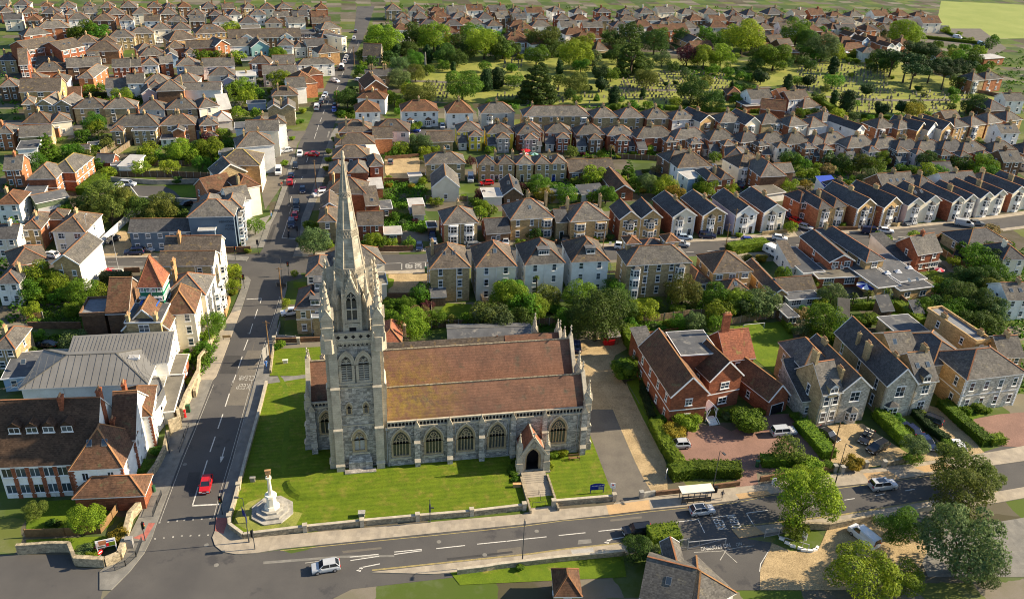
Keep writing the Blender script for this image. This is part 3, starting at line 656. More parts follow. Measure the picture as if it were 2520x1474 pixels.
road('e1690,1110 e1800,1110 i1745,0 i1700,190 i1520,190 i1565,50 e1610,1290','asphaltold','road_patch')
road('j0,1380 j600,1335 j1000,1330 j1000,1345 j600,1352 j0,1400','pavegrey','road_patch');road('k620,1215 k715,1210 k720,1240 k612,1250','pavegrey','road_patch')
for q in ('j600,1300 j900,1270 j905,1285 j610,1318','k0,1290 k180,1268 k185,1325 k0,1345','k860,1060 k1100,1035 k1104,1050 k864,1076','l480,960 l700,925 l704,942 l484,978','l1000,830 l1090,815 l1100,860 l1010,872','i1240,700 i1330,700 i1290,860 i1200,860','e1520,1150 e1640,1150 e1600,1290 e1470,1290','f20,300 f80,150 f100,150 f50,300','b320,1000 b360,1000 b330,1130 b290,1130','j1400,1355 j1900,1300 j1904,1316 j1404,1372','g1000,372 g1400,345 g1402,353 g1002,380'):road(q,R_CH.choice(('asphaltold','patch','patch')),'road_patch')
for t_,x,y in (('j',760,1345),('k',1150,1130),('i',1450,1408),('i',1375,1255),('j',1690,1330),('l',620,960),('e',1700,980),('k',300,1150),('i',1210,640),('e',1640,1330),('j',1340,1230)):
 P=G(t_,x,y);m=MB();m.poly([(P.x+.35*math.cos(k*math.pi/6),P.y+.35*math.sin(k*math.pi/6),.0275) for k in range(12)]);tag(m.build('manhole_cover','pavegrey'),kind='structure')
pave('i1440,1150 i1420,1200 i1440,1262 i1500,1310 i1600,1328 i1750,1320 j130,1288 j1300,1168 j2000,1098 k500,1066 k850,1026 k840,955 k420,990 k200,1012 j2000,1020 j0,1195 i1660,1215 i1550,1130 i1550,1080')
pave('k850,1027 k1170,988 k1450,962 k1800,920 l50,905 l300,868 l800,812 l1060,785 l1600,705 l2032,645 l2500,580 l2500,450 l2032,540 l1640,600 l1350,640 l1150,662 l850,702 l620,740 l200,800 k1850,815 k1300,868 k1090,910 k890,938')
pave('k850,1027 k1170,988 k1155,915 k830,955','buffpave');pave('l30,870 l270,840 l300,872 l60,908','buffpave');pave('l1000,712 l1200,695 l1290,748 l1060,785','buffpave');pave('l1390,668 l1620,625 l1700,670 l1480,705','buffpave')
pave('j820,1466 j1450,1394 j2032,1334 k500,1296 k985,1244 k1000,1330 k970,1335 k500,1375 k0,1432 j1700,1440 j1300,1480','paving')
pave('k560,1300 k730,1282 k745,1345 k585,1362','feltpale')
pave('l0,1135 l400,1090 l800,1042 l1520,922 l2032,850 l2500,770 l2500,850 l2032,935 l1530,995 l1100,1060 l730,1130 l380,1150 l250,1170 l60,1200','paving')
pave('l0,1138 l180,1115 l250,1170 l60,1205','buffpave')
pave('i1320,0 i1180,330 i1050,500 i930,800 i900,960 i780,1200 i700,1350 i560,1460 i560,1600 i650,1600 i790,1459 i900,1320 i960,1200 i1000,1080 i1060,920 i1180,600 i1330,240 i1422,0','pavegrey')
pave('i1320,0 i1422,0 e1450,1310 e1530,1100 e1600,910 e1640,805 e1560,830 e1440,1030 e1350,1230','paving')
pave('e1560,830 e1640,805 e1700,620 e1712,575 e1690,550 e1640,545 e1640,640 e1600,740','pavegrey')
pave('i1745,0 i1680,240 i1580,600 i1500,870 i1450,1050 i1440,1150 i1550,1080 i1590,960 i1625,830 i1680,600 i1790,200 i1830,35','pavegrey')
pave('e1745,1340 e1800,1150 e1860,970 e1900,850 e1945,700 e1962,620 f180,590 f180,640 f150,760 f110,900 e1900,1050 e1860,1290 e1815,1395','pavegrey')
pave('i1450,1052 i1440,1150 i1505,1175 i1545,1050','redpave');pave('i815,1205 i905,1225 i985,1090 i935,1090 i900,1165','redpave')
pave('f0,330 f60,150 f135,0 b185,1225 b245,990 b225,990 b140,1240 b60,1474 f20,150 f-40,330','pavegrey');pave('f225,402 f280,230 b290,1474 b380,1240 b430,1090 b470,960 b500,960 b440,1240 b350,1474 f320,300 f300,400','pavegrey')
pave('f300,400 f760,372 f1145,362 g-90,345 g-90,325 f760,345 f300,375','paving');pave('g-90,345 g840,322 g1440,290 g2032,265 g2032,240 g1440,268 g840,300 g-90,325','paving')
pave('h200,262 h510,247 h480,210 h100,235 h-10,250 h-10,268','paving');pave('h640,240 h950,217 h1260,190 h2032,108 h2500,40 h2500,10 h2032,85 h1260,168 h950,192 h640,212','paving')
pave('f900,512 f1260,494 f1260,524 f900,532','paving');pave('h50,372 h510,360 h760,345 h760,365 h510,385 h50,395','paving');pave('h1230,262 h1740,226 h2500,130 h2500,150 h1740,246 h1230,285','paving')
pave('e530,412 e900,405 e1000,405 e1000,390 e530,395','paving');pave('e530,470 e1000,472 e1000,500 e530,498','pavegrey');pave('f-300,380 f-110,402 f-130,432 f-400,430','pavegrey')
sheet('forecourt',GM('b15,1400 b130,1235 b235,1000 b262,900 b330,800 b190,800 b150,880 b60,1080 b-20,1250'),'asphaltold',z=.03);sheet('forecourt',GM('f20,140 f-40,330 f-150,330 f-150,60 b-40,1474 b60,1440'),'pavegrey',z=.03);sheet('forecourt',GM('b380,1240 b440,1240 b540,900 b600,780 b560,760 b520,820 b470,960'),'pavegrey',z=.03)
sheet('churchyard_lawn',GM('i1835,40 i1790,205 i1680,610 i1625,830 i1590,960 i1555,1075 i1560,1125 i1665,1205 j0,1188 j1200,1066 j1985,985 k200,985 k430,955 k890,915 k905,880 k850,800 k830,745 k730,480 k680,350 k560,150 g300,1474 f600,1330 f480,1300 f40,1370 e1850,1370'),'churchlawn',z=.14)
sheet('churchyard_lawn',GM('f90,1105 f470,1085 f700,1085 f700,1250 f480,1280 f230,1310 f50,1305'),'churchlawn',z=.14)
sheet('path',GM('f30,1312 f230,1310 f480,1275 f700,1250 f700,1330 f480,1325 f30,1368'),'pavegrey',z=.13)
sheet('dry_grass',GM('j0,1060 j110,1050 j180,1010 j240,1005 j300,1015 j250,1110 j100,1150 j0,1160 i1700,1150 i1580,1090 i1610,1000 i1700,930 i1790,900 i1780,1000'),'drylawn',z=.146)
sheet('worn_path',GM('e1905,1280 f120,1330 j150,60 j160,400 j130,640 j150,760 j170,640 j200,400 j190,60 f150,1330'),'lawn',z=.144)
p0=[G('j',*q) for q in ((165,770),(140,800),(160,850),(200,890),(260,920),(330,925),(800,900),(1400,830),(1880,790))]
b=MB();cen=CL(-3,-4)
n=len(p0);bz=.62
def _off(pts,d):
 out=[]
 for i,q in enumerate(pts):
  a=pts[max(i-1,0)];c=pts[min(i+1,len(pts)-1)];u=(c-a).normalized();out.append(q+Vector((-u.y,u.x,0))*d)
 return out
rings=[[(q.x,q.y,z) for q in _off(p0,d)] for d,z in ((0,.142),(.35,.3),(.8,.52),(1.3,bz))]
for A_,B_ in zip(rings,rings[1:]):
 for i in range(n-1):b.poly([A_[i],A_[i+1],B_[i+1],B_[i]])
wl=[CL(a,.0) for a in (20.5,5,-10.6)];wl[2]=CL(-9.6,.3)
b.poly([*rings[-1],*[(q.x,q.y,bz) for q in wl]])
tag(b.build('grass_bank','churchlawn'),kind='structure')
sheet('gravel_drive',GM('k900,938 k850,800 k830,745 k730,480 k680,350 k660,150 k610,40 g570,1200 g540,1050 g640,1030 g960,990 g1050,1065 g900,1150 g865,1230 g985,1385 k980,10 k1130,260 k1290,640 k1300,842 k1090,905'),'gravel',z=.05)
sheet('asphalt_drive',GM('k680,222 k880,222 k950,390 k1050,620 k1120,760 k1190,868 k1090,900 k905,938 k700,400'),'asphaltold',z=.056)
sheet('red_drive',GM('k1290,450 k1480,350 k1700,345 l0,390 l240,262 l440,255 l500,330 l620,480 l740,640 l600,700 l190,700 l205,795 l30,822 l50,700 k1500,700 k1400,640 k1340,560'),'reddrive',z=.05)
sheet('lawn',GM('k980,10 k1130,260 k1210,330 k1290,560 k1250,560 k1110,290 k1000,60'),'lawn',z=.06)
sheet('lawn',GM('k985,10 k1130,250 k1240,300 k1240,60 k1200,0 k1100,-20'),'lawn',z=.058)
sheet('gravel_drive',GM('l620,390 l660,340 l1000,330 l1100,400 l1350,560 l1180,640 l1020,670 l840,690 l760,620'),'gravel',z=.05)
sheet('gravel_drive',GM('l1240,340 l1350,330 l1560,500 l1620,560 l1640,600 l1440,620 l1380,600 l1400,500'),'gravel',z=.05)
sheet('gravel_drive',GM('l1430,270 l1500,190 l1640,230 l1900,520 l1930,550 l1800,580 l1620,600 l1600,520'),'gravel',z=.05)
sheet('red_drive',GM('l1830,300 l2032,260 l2400,230 l2400,520 l2032,500 l1960,470'),'reddrive',z=.05)
sheet('lawn',GM('l1790,270 l1970,230 l1990,245 l1840,300'),'lawn',z=.06)
sheet('lawn',GM('g1030,1010 g1160,1000 g1480,965 g1560,1000 g1500,1010 g1350,1060 g1060,1090'),'lawn',z=.05)
sheet('lawn',GM('h0,990 h20,930 h380,890 h470,990 h480,1110 h430,1200 h320,1290 h180,1180'),'lawn',z=.05)
sheet('lawn',GM('h1050,990 h1180,930 h1290,940 h1280,1040 h1120,1055 h1060,1030'),'lawn',z=.05);sheet('lawn',GM('h880,850 h1010,830 h1000,900 h960,905'),'lawn',z=.05)
sheet('lawn',GM('g990,700 g1190,690 g1240,830 g1130,860 g1030,800'),'lawn',z=.05);sheet('lawn',GM('f1400,750 f1590,760 f1600,890 f1360,890 f1340,820'),'lawn',z=.05)
sheet('lawn',GM('h1480,510 h1560,500 h1700,640 h1780,600 h1800,640 h1690,700 h1600,650'),'lawn',z=.05)
sheet('driveway',GM('f955,525 f1260,520 f1275,680 f1250,712 f955,710'),'gravel',z=.05)
sheet('lawn',GM('f955,560 f1000,570 f990,620 f955,645'),'lawn',z=.056)
sheet('car_park',GM('b925,1010 b1200,990 b1190,1110 b1210,1180 b970,1185 b930,1120'),'gravel',z=.05)
sheet('car_park',GM('a660,1240 a760,1215 a1050,1220 a1150,1270 a1180,1310 a1390,1310 a1340,1350 a880,1330 a800,1300'),'asphalt',z=.05)
sheet('lawn',GM('a1050,1218 a1390,1215 a1390,1310 a1180,1308 a1130,1260'),'lawn',z=.056)
sheet('lawn',GM('a880,1080 a1310,1070 a1310,1130 a940,1120'),'drylawn',z=.05)
sheet('car_park',GM('e550,390 e610,300 e720,200 e760,200 e790,280 e830,335 e1000,370 e1240,370 e1240,395 e560,405'),'gravel',z=.05)
sheet('lawn',GM('e20,915 e420,890 e430,940 e20,950'),'lawn',z=.05)
sheet('lawn',GM('i0,960 i130,920 i560,900 i700,980 i660,1100 i570,1150 i0,1190'),'lawn',z=.05);sheet('lawn',GM('i0,1215 i560,1190 i640,1180 i560,1270 i380,1300 i0,1300'),'lawn',z=.05);sheet('lawn',GM('i890,760 i940,640 i985,625 i960,700 i920,770'),'lawn',z=.05)
sheet('lawn',GM('j1420,1459 k0,1430 k960,1340 k985,1500 j1500,1560'),'lawn',z=.06)
sheet('lawn',GM('f230,590 f325,590 f325,620 f230,640'),'lawn',z=.05)
road('k1380,1200 l0,1128 l60,1200 l300,1235 l310,1280 l220,1440 l215,1600 k1500,1600 k1200,1400','asphalt')
sheet('forecourt',GM('l310,1240 l450,1300 l660,1300 l730,1140 l1090,1070 l1400,1100 l1500,1300 l1400,1500 l1200,1600 l215,1600 l220,1440 l290,1290'),'gravel',z=.05)
sheet('yard',GM('l1380,1010 l1540,990 l1700,1100 l2032,1080 l2500,1000 l2500,1500 l1500,1500 l1370,1200'),'pavegrey',z=.045)
sheet('cemetery_lawn',GM('b1080,480 b1120,440 b1230,230 b1540,230 c0,235 c500,230 c850,240 c1350,250 c1850,270 d0,260 d550,290 d900,255 d1300,280 d1500,360 d1800,440 d2032,560 d2300,620 d1700,700 d1250,720 d900,690 d700,560 d560,450 c1750,470 c1900,600 c1700,640 c1300,610 c700,600 c0,590 b1400,585 b1290,570'),'drylawn',z=.05)
ribbon('b1110,420 b1300,425 b1420,430 b1800,440 b1950,460',3,'asphaltold','path',z=.056);ribbon('c-60,445 c180,440 c300,455',3,'asphaltold','path',z=.056)
ribbon('c860,470 c1200,490 c1450,490 c1750,520 c1950,540 d0,480 d300,470',3,'asphaltold','path',z=.056);ribbon('d720,540 d1000,560 d1300,570 d1850,560 d2100,620',3,'asphaltold','path',z=.057)
sheet('lawn',GM('c1800,170 c1980,180 d100,190 d60,240 c1820,250'),'lawn',z=.05)
sheet('driveway',GM('d380,670 d480,620 d600,660 d720,660 d700,690 d400,690'),'gravel',z=.05)
def mark(s,wd=.12,m='line',dash=None,gap=0,z=.03,off=0):
 pts=GM(s)
 if off:pts=offs(pts,off)
 return strip('road_marking',pts,wd,m,z,dash,gap)
def offs(pts,d):
 out=[]
 for i,q in enumerate(pts):
  a=pts[max(i-1,0)];c=pts[min(i+1,len(pts)-1)];u=(c-a).normalized();out.append(q+Vector((-u.y,u.x,0))*d)
 return out
mark('j320,1392 j560,1362',.12,'wornline');mark('j660,1347 j880,1325',.15);mark('j665,1373 j885,1340',.15);mark('j1000,1308 j1210,1288',.16);mark('j1000,1326 j1210,1298',.16);mark('j1320,1282 j1540,1258',.16);mark('j1632,1248 j1852,1226',.16)
mark('j1950,1215 k70,1226',.16);mark('k165,1214 k375,1192',.16);mark('k468,1182 k672,1161',.16);mark('k772,1150 k968,1129',.16);mark('k1140,1106 k1265,1094',.16)
mark('k1348,1082 k1532,1060',.16);mark('k1532,1060 k1582,1162',.14);mark('k1630,1047 k1812,1024',.16);mark('k1900,1012 l275,990',.16);mark('k1900,1012 k1962,1112',.14)
for a,c in (((750,928),(780,923)),((862,912),(940,900)),((1098,878),(1170,864)),((1325,841),(1397,829)),((1543,807),(1612,794)),((1760,765),(1830,750)),((1960,727),(2032,712))):mark('l%d,%d l%d,%d'%(*a,*c),.15)
mark('j130,1298 j700,1240 j1300,1182 j2000,1110 k500,1070 k850,1040 k1170,1000 k1800,935 l300,878 l800,826 l1600,718',.1,'lineyellow');mark('j830,1450 j1450,1385 j2032,1326 k500,1290 k985,1238 k1380,1200',.1,'lineyellow',off=0);mark('j830,1444 j1450,1379 j2032,1320 k500,1284 k985,1232',.1,'lineyellow')
mark('l0,1122 l400,1080 l800,1034 l1520,915 l2032,845',.1,'lineyellow');mark('l0,1116 l400,1074 l800,1028 l1520,909',.1,'lineyellow')
mark('i1405,30 i1320,240 i1170,600 i1050,920 i990,1080 i955,1200 i895,1320 i780,1459',.1,'wornline');mark('i1415,30 i1330,240 i1180,600 i1060,920 i1000,1080',.1,'wornline',off=.35)
mark('i1735,0 i1670,240 i1570,600 i1490,870 i1445,1050',.1,'wornline',off=-.3);mark('i1728,0 i1662,240 i1562,600 i1482,870 i1438,1050',.1,'wornline',off=.3)
mark('e1435,1310 e1515,1100 e1588,910 e1640,780 e1690,620',.1,'wornline');mark('e1442,1310 e1522,1100 e1595,910 e1647,780',.1,'wornline',off=.3);mark('e1735,1340 e1790,1150 e1850,970 e1890,850 e1935,700',.1,'wornline')
for a,c in (((1580,0),(1565,50)),((1550,100),(1518,200)),((1500,258),(1462,368)),((1442,428),(1402,545)),((1382,608),(1340,740)),((1312,812),(1268,955))):mark('i%d,%d i%d,%d'%(*a,*c),.18)
mark('i1268,955 i1480,944',.3);mark('i1480,944 i1500,870',.1)
for a,c in (((1765,798),(1742,870)),((1728,908),(1704,985)),((1692,1028),(1660,1110)),((1648,1158),(1618,1246)),((1600,1295),(1565,1390))):mark('e%d,%d e%d,%d'%(*a,*c),.16)
mark('e1680,722 e1795,715',.25);mark('e1795,715 e1785,752',.15);mark('f142,255 f245,260',.25);mark('f142,255 f165,190',.12)
for i,(a,c) in enumerate((((165,190),(185,120)),((200,70),(215,20)))):mark('f%d,%d f%d,%d'%(*a,*c),.14)
for a,c in (((195,1375),(215,1300)),((225,1240),(245,1180)),((330,1040),(342,1000)),((290,1170),(300,1150)),((390,860),(405,810)),((408,800),(425,750)),((432,735),(445,700)),((455,670),(468,640)),((490,600),(500,570)),((560,490),(572,460)),((600,380),(612,350)),((640,270),(650,245)),((665,205),(675,180)),((720,150),(728,120))):mark('b%d,%d b%d,%d'%(*a,*c),.14)
mark('b490,850 b505,800',.5,'wornline',dash=.5,gap=.5)
mark('i975,1210 i1180,1186 i1420,1178',.3,'wornline',dash=.25,gap=1.0);mark('i1010,1085 i1200,1066 i1450,1050',.3,'wornline',dash=.25,gap=1.0)
mark('e420,437 e1000,437',.1,'wornline',dash=2,gap=4);mark('f930,450 z987.6,647.8',.12);mark('z989,648.8 z988.8,663.2',.15);mark('z1006,647 z1049.6,645.6',.12);mark('z1046.8,647.2 z1048,660.8',.15)
for a,c in (((1440,363),(1500,360)),((1600,355),(1660,351)),((1190,372),(1250,370)),((980,384),(1000,383))):mark('g%d,%d g%d,%d'%(*a,*c),.14)
for a,c in (((275,325),(320,322)),((358,318),(455,311)),((495,308),(595,302)),((1190,256),(1240,252)),((1268,248),(1360,241)),((1715,207),(1760,203)),((1820,197),(1870,192))):mark('h%d,%d h%d,%d'%(*a,*c),.14)
mark('h530,244 h660,236',.25,'line',dash=.6,gap=.5);mark('h570,240 h520,190',.12);mark('h1270,212 h1580,180',.1,'wornline');mark('l215,1459 l222,1400 l290,1290',.12,'line')
mark('k1500,1310 k1700,1302 k1860,1270 k1960,1260',.1,'wornline');mark('k1700,1370 k1745,1296',.12,'wornline');mark('k1730,1300 k1830,1390',.12,'wornline')
def arrow(o,e,turn):
 o,e=GM(o)[0],GM(e)[0];d=(e-o);L=d.length;u=d/L;n=Vector((-u.y,u.x,0));b=MB()
 def P(a,c):q=o+u*a+n*c;return (q.x,q.y,.031)
 if turn==0:
  b.poly([P(0,-.08),P(L*.6,-.08),P(L*.6,.08),P(0,.08)]);b.poly([P(L*.6,-.35),P(L,0),P(L*.6,.35)])
 else:
  b.poly([P(0,-.09),P(L*.75,-.09),P(L*.75,.09),P(0,.09)]);b.poly([P(L*.7,0),P(L*.84,-.05),P(L*.9,turn*.5),P(L*.72,turn*.3)]);b.poly([P(L*.76,turn*.2),P(L*1.0,turn*.35),P(L*.84,turn*.8)])
 tag(b.build('road_arrow','line'),kind='structure')
arrow('j890,1398','j705,1435',1);arrow('k995,1190','k805,1222',1);arrow('i1515,510','i1482,628',0)
def text_ground(s,O,E,U,m='line',z=.032,name='road_lettering'):
 cu=bpy.data.curves.new('t','FONT');cu.body=s;cu.size=1;o=bpy.data.objects.new('t',cu);me=bpy.data.meshes.new_from_object(o)
 xs=[v.co.x for v in me.vertices];ys=[v.co.y for v in me.vertices];x0,x1,y0,y1=min(xs),max(xs),min(ys),max(ys)
 for v in me.vertices:
  u=(v.co.x-x0)/(x1-x0);t=(v.co.y-y0)/(y1-y0);v.co=O+(E-O)*u+(U-O)*t;v.co.z+=z
 me.materials.clear();me.materials.append(MATS[m]);me.name=name;bpy.data.objects.remove(o);return me
def road_text(s,O,E,U,m='line'):
 me=text_ground(s,G('z',*O),G('z',*E),G('z',*U),m);tag(link('road_lettering',me),kind='structure')
road_text('KEEP',(1789.2,1300.8),(1776,1274.4),(1766.4,1303.8));road_text('CLEAR',(1825.2,1297.2),(1809.6,1267.2),(1803.6,1299.6));road_text('LEFT',(1644.6,1321.2),(1634.4,1296),(1617.6,1318))
road_text('NO STOPPING',(1795.2,1336.2),(1723.8,1346.4),(1798.2,1345.4),'line');road_text('NO',(1823.6,1332.6),(1810,1336),(1826,1341),'wornline')
road_text('KEEP',(615.6,944.4),(584.5,944.4),(612.0,957.5),'wornline');road_text('CLEAR',(627.7,924.4),(589.4,923.3),(623.7,936.6),'wornline')
road_text('KEEP',(1015.2,661.2),(1014.8,650),(998,661.4));road_text('CLEAR',(1037.6,661.2),(1037.2,647.4),(1020.8,661.6))
# == HOUSE KIT ==
WC={}
def winmesh(w,h,kind='s'):
 key=(round(w,2),round(h,2),kind)
 if key in WC:return WC[key]
 b=MB();f=.09;y=-.07
 b.poly([(-w/2,-.03,0),(w/2,-.03,0),(w/2,-.03,h),(-w/2,-.03,h)],1)
 for x0,x1,z0,z1 in ((-w/2,-w/2+f,0,h),(w/2-f,w/2,0,h),(-w/2+f,w/2-f,0,f),(-w/2+f,w/2-f,h-f,h)):b.box(x0,y,z0,x1,0,z1,0)
 if kind=='s':b.box(-w/2+f,y+.01,h*.5-.04,w/2-f,-.031,h*.5+.04,0)
 if kind=='c' or w>1.25:b.box(-.04,y+.01,f,.04,-.031,h-f,0)
 if w>2:b.box(-w/4-.03,y+.01,f,-w/4+.03,-.031,h-f,0);b.box(w/4-.03,y+.01,f,w/4+.03,-.031,h-f,0)
 b.box(-w/2-.1,-.16,-.12,w/2+.1,0,0,0)
 if kind=='s':b.box(-w/2-.08,-.06,h,w/2+.08,0,h+.16,0)
 WC[key]=b.mesh('window',['paint','glass']);return WC[key]
def doormesh(m='darkdoor',w=.95,h=2.1):
 key=('door',m,w)
 if key in WC:return WC[key]
 b=MB();b.box(-w/2-.12,-.08,0,-w/2,0,h+.12,0);b.box(w/2,-.08,0,w/2+.12,0,h+.12,0);b.box(-w/2,-.08,h,w/2,0,h+.12,0);b.box(-w/2,-.04,0,w/2,0,h,1);b.box(-.25,-.05,h*.62,.25,-.04,h*.88,2);b.box(w/2-.15,-.08,1,w/2-.09,-.04,1.12,0)
 WC[key]=b.mesh('door',['paint',m,'glass']);return WC[key]
def chimesh(m,h,n,w=None):
 key=('ch',m,round(h,1),n)
 if key in WC:return WC[key]
 b=MB();w=w or (.35+n*.3);b.box(-w/2,-.28,0,w/2,.28,h,0);b.box(-w/2-.07,-.35,h-.28,w/2+.07,.35,h-.1,0)
 for i in range(n):x=(i-(n-1)/2)*.3;b.cone(x,0,h,h+.42,.12,.1,7,1)
 WC[key]=b.mesh('chimney',[m,'pot']);return WC[key]
def baymesh(w,h,m,rc,st,roof=True):
 key=('bay',round(w,1),round(h,1),m,rc,st,roof)
 if key in WC:return WC[key]
 b=MB();d=.8;pts=[(-w/2,0),(-w/2+.45,-d),(w/2-.45,-d),(w/2,0)]
 b.prism(pts,0,h,0);fh=h/st
 for s in range(st):
  z0,z1=s*fh+.75,s*fh+fh-.35
  for (p,q) in zip(pts,pts[1:]):
   P,Q=Vector((*p,0)),Vector((*q,0));u=(Q-P).normalized();nrm=Vector((u.y,-u.x,0))*.02;P+=u*.1;Q-=u*.1
   b.poly([(P.x+nrm.x,P.y+nrm.y,z0),(Q.x+nrm.x,Q.y+nrm.y,z0),(Q.x+nrm.x,Q.y+nrm.y,z1),(P.x+nrm.x,P.y+nrm.y,z1)],1)
   Mx=(P+Q)/2+nrm*2;L=(Q-P).length
   for c in ([P,Q] if L<1.0 else [P,Mx,Q]):b.beam((c.x+nrm.x,c.y+nrm.y,z0),(c.x+nrm.x,c.y+nrm.y,z1),.09,.09,2)
   zm=(z0+z1)/2+.1;
   for z in (z0,zm,z1):b.beam((P.x+nrm.x,P.y+nrm.y,z),(Q.x+nrm.x,Q.y+nrm.y,z),.08,.08,2)
  pp=[(x*1.06,y-.06 if y<0 else y) for x,y in pts];b.prism(pp,s*fh+fh-.2,s*fh+fh-.02,2,bot=True)
 if roof:
  t=[(-w/2-.12,.0),(-w/2+.38,-d-.15),(w/2-.38,-d-.15),(w/2+.12,.0)];ap=(0,0,h+.85)
  for p,q in zip(t,t[1:]):b.poly([(*p,h),(*q,h),ap],3)
 WC[key]=b.mesh('bay_window',[m,'glass','paint',rc]);return WC[key]
TT=math.tan
def roofmesh(w,d,ev,kind,pitch,rc,wall,rdg='ridge'):
 """returns (roof MB, gable triangles for the wall [list of polys], ridge height)"""
 b=MB();x,y=w/2,d/2;t=.16;tp_=TT(R_(pitch));gab=[];ri=.3;lines=[]
 def fascia(x0,y0,x1,y1,z):b.box(x0,y0,z-t,x1,y1,z-.005,1)
 if kind=='h':
  if w>=d:r=y*tp_;A,B_=(-(x-y),0,ev+r),(x-y,0,ev+r)
  else:r=x*tp_;A,B_=(0,-(y-x),ev+r),(0,y-x,ev+r)
  c=[(-x,-y,ev),(x,-y,ev),(x,y,ev),(-x,y,ev)]
  if w>=d:fs=[(c[0],c[1],B_,A),(c[1],c[2],B_),(c[2],c[3],A,B_),(c[3],c[0],A)];lines=[(c[0],A),(c[3],A),(c[1],B_),(c[2],B_),(A,B_)]
  else:fs=[(c[0],c[1],A),(c[1],c[2],B_,A),(c[2],c[3],B_),(c[3],c[0],A,B_)];lines=[(c[0],A),(c[1],A),(c[2],B_),(c[3],B_),(A,B_)]
  for f in fs:b.poly(f,0)
  fascia(-x,-y,x,y,ev);top=ev+r
 elif kind in ('g','f'):
  if kind=='g':r=y*tp_;P=lambda u,v,z:(u,v,z);X,Y=x,y
  else:r=x*tp_;P=lambda u,v,z:(-v,u,z);X,Y=y,x
  for s in (-1,1):
   q=[P(-X,s*Y,ev),P(X,s*Y,ev),P(X,0,ev+r),P(-X,0,ev+r)];b.poly(q if s<0 else q[::-1],0)
   q2=[(a,c,e-t) for a,c,e in q];b.poly(q2[::-1] if s<0 else q2,1)
   b.poly([q[0],q2[0],q2[1],q[1]],1);b.poly([q[0],q[3],q2[3],q2[0]],1);b.poly([q[1],q2[1],q2[2],q[2]],1)
  lines=[(P(-X,0,ev+r),P(X,0,ev+r))]
  wi,k=X-ri,(Y-ri);rr=ev+r-ri*tp_*0-.05
  for s in (-1,1):gab.append([P(s*wi,-k,ev-.05),P(s*wi,k,ev-.05),P(s*wi,k,ev+ri*tp_-.06),P(s*wi,0,rr),P(s*wi,-k,ev+ri*tp_-.06)])
  top=ev+r
 elif kind in ('ff','hh'):
  r=x/2*tp_;top=ev+r
  for c in (-x/2,x/2):
   yy=y if kind=='ff' else y-x/2
   A,B_=(c,-yy,ev+r),(c,yy,ev+r)
   b.poly([(c-x/2,-y,ev),A,B_,(c-x/2,y,ev)][::-1],0);b.poly([(c+x/2,-y,ev),(c+x/2,y,ev),B_,A],0);lines.append((A,B_))
   if kind=='hh':b.poly([(c-x/2,-y,ev),(c+x/2,-y,ev),A],0);b.poly([(c+x/2,y,ev),(c-x/2,y,ev),B_],0);lines+=[((c-x/2,-y,ev),A),((c+x/2,-y,ev),A)]
   else:
    for s in (-1,1):
     gab.append([(c-x/2+.05,s*(y-ri),ev-.05),(c+x/2-.05,s*(y-ri),ev-.05),(c,s*(y-ri),ev+r-.06)])
    b.beam((c-x/2,-y,ev),A,.15,.22,1);b.beam((c+x/2,-y,ev),A,.15,.22,1)
  fascia(-x,-y+.3,x,y-.3,ev)
 elif kind in ('m','mb'):
  r=d*tp_;za,zb=(ev,ev+r) if kind=='m' else (ev+r,ev)
  q=[(-x,-y,za),(x,-y,za),(x,y,zb),(-x,y,zb)];b.poly(q,0);q2=[(a,c,e-t) for a,c,e in q];b.poly(q2[::-1],1)
  for i in range(4):j=(i+1)%4;b.poly([q[i],q2[i],q2[j],q[j]],1)
  k=y-ri
  for s in (-1,1):gab.append([(s*(x-ri),-k,ev-.1),(s*(x-ri),k,ev-.1),(s*(x-ri),k,zb-.2-(ri*tp_ if kind=='m' else 0)),(s*(x-ri),-k,za-.2-(ri*tp_ if kind=='mb' else 0))])
  s=1 if kind=='m' else -1;gab.append([(-x+ri,s*k,ev-.1),(x-ri,s*k,ev-.1),(x-ri,s*k,ev+r-.2-ri*tp_),(-x+ri,s*k,ev+r-.2-ri*tp_)]);top=ev+r
 else:
  b.box(-x,-y,ev-.25,x,y,ev,1);b.poly([(-x+.12,-y+.12,ev+.004),(x-.12,-y+.12,ev+.004),(x-.12,y-.12,ev+.004),(-x+.12,y-.12,ev+.004)],0);top=ev
  if kind=='xp':
   for q in ((-x,-y,x,-y+.25),(-x,y-.25,x,y),(-x,-y+.25,-x+.25,y-.25),(x-.25,-y+.25,x,y-.25)):b.box(q[0],q[1],ev,q[2],q[3],ev+.5,1)
 if kind=='f':
  for s in (-1,1):
   for e in (-1,1):b.beam((e*x,s*(y+.02),ev-.1),(0,s*(y+.02),ev+r-.1),.1,.26,1)
 if rdg:
  for p,q in lines:b.beam((p[0],p[1],p[2]+.03),(q[0],q[1],q[2]+.03),.24,.1,2)
 return b,gab,top
def bmat(t,xl,yl,xr,yr,ev,d):
 L,Rr=G(t,xl,yl,ev),G(t,xr,yr,ev);u=(Rr-L);wd=u.length;u.normalize();n=Vector((-u.y,u.x,0))
 c=(L+Rr)/2+n*d/2;ang=math.atan2(u.y,u.x)
 return Matrix.Translation((c.x,c.y,0))@Matrix.Rotation(ang,4,'Z'),wd
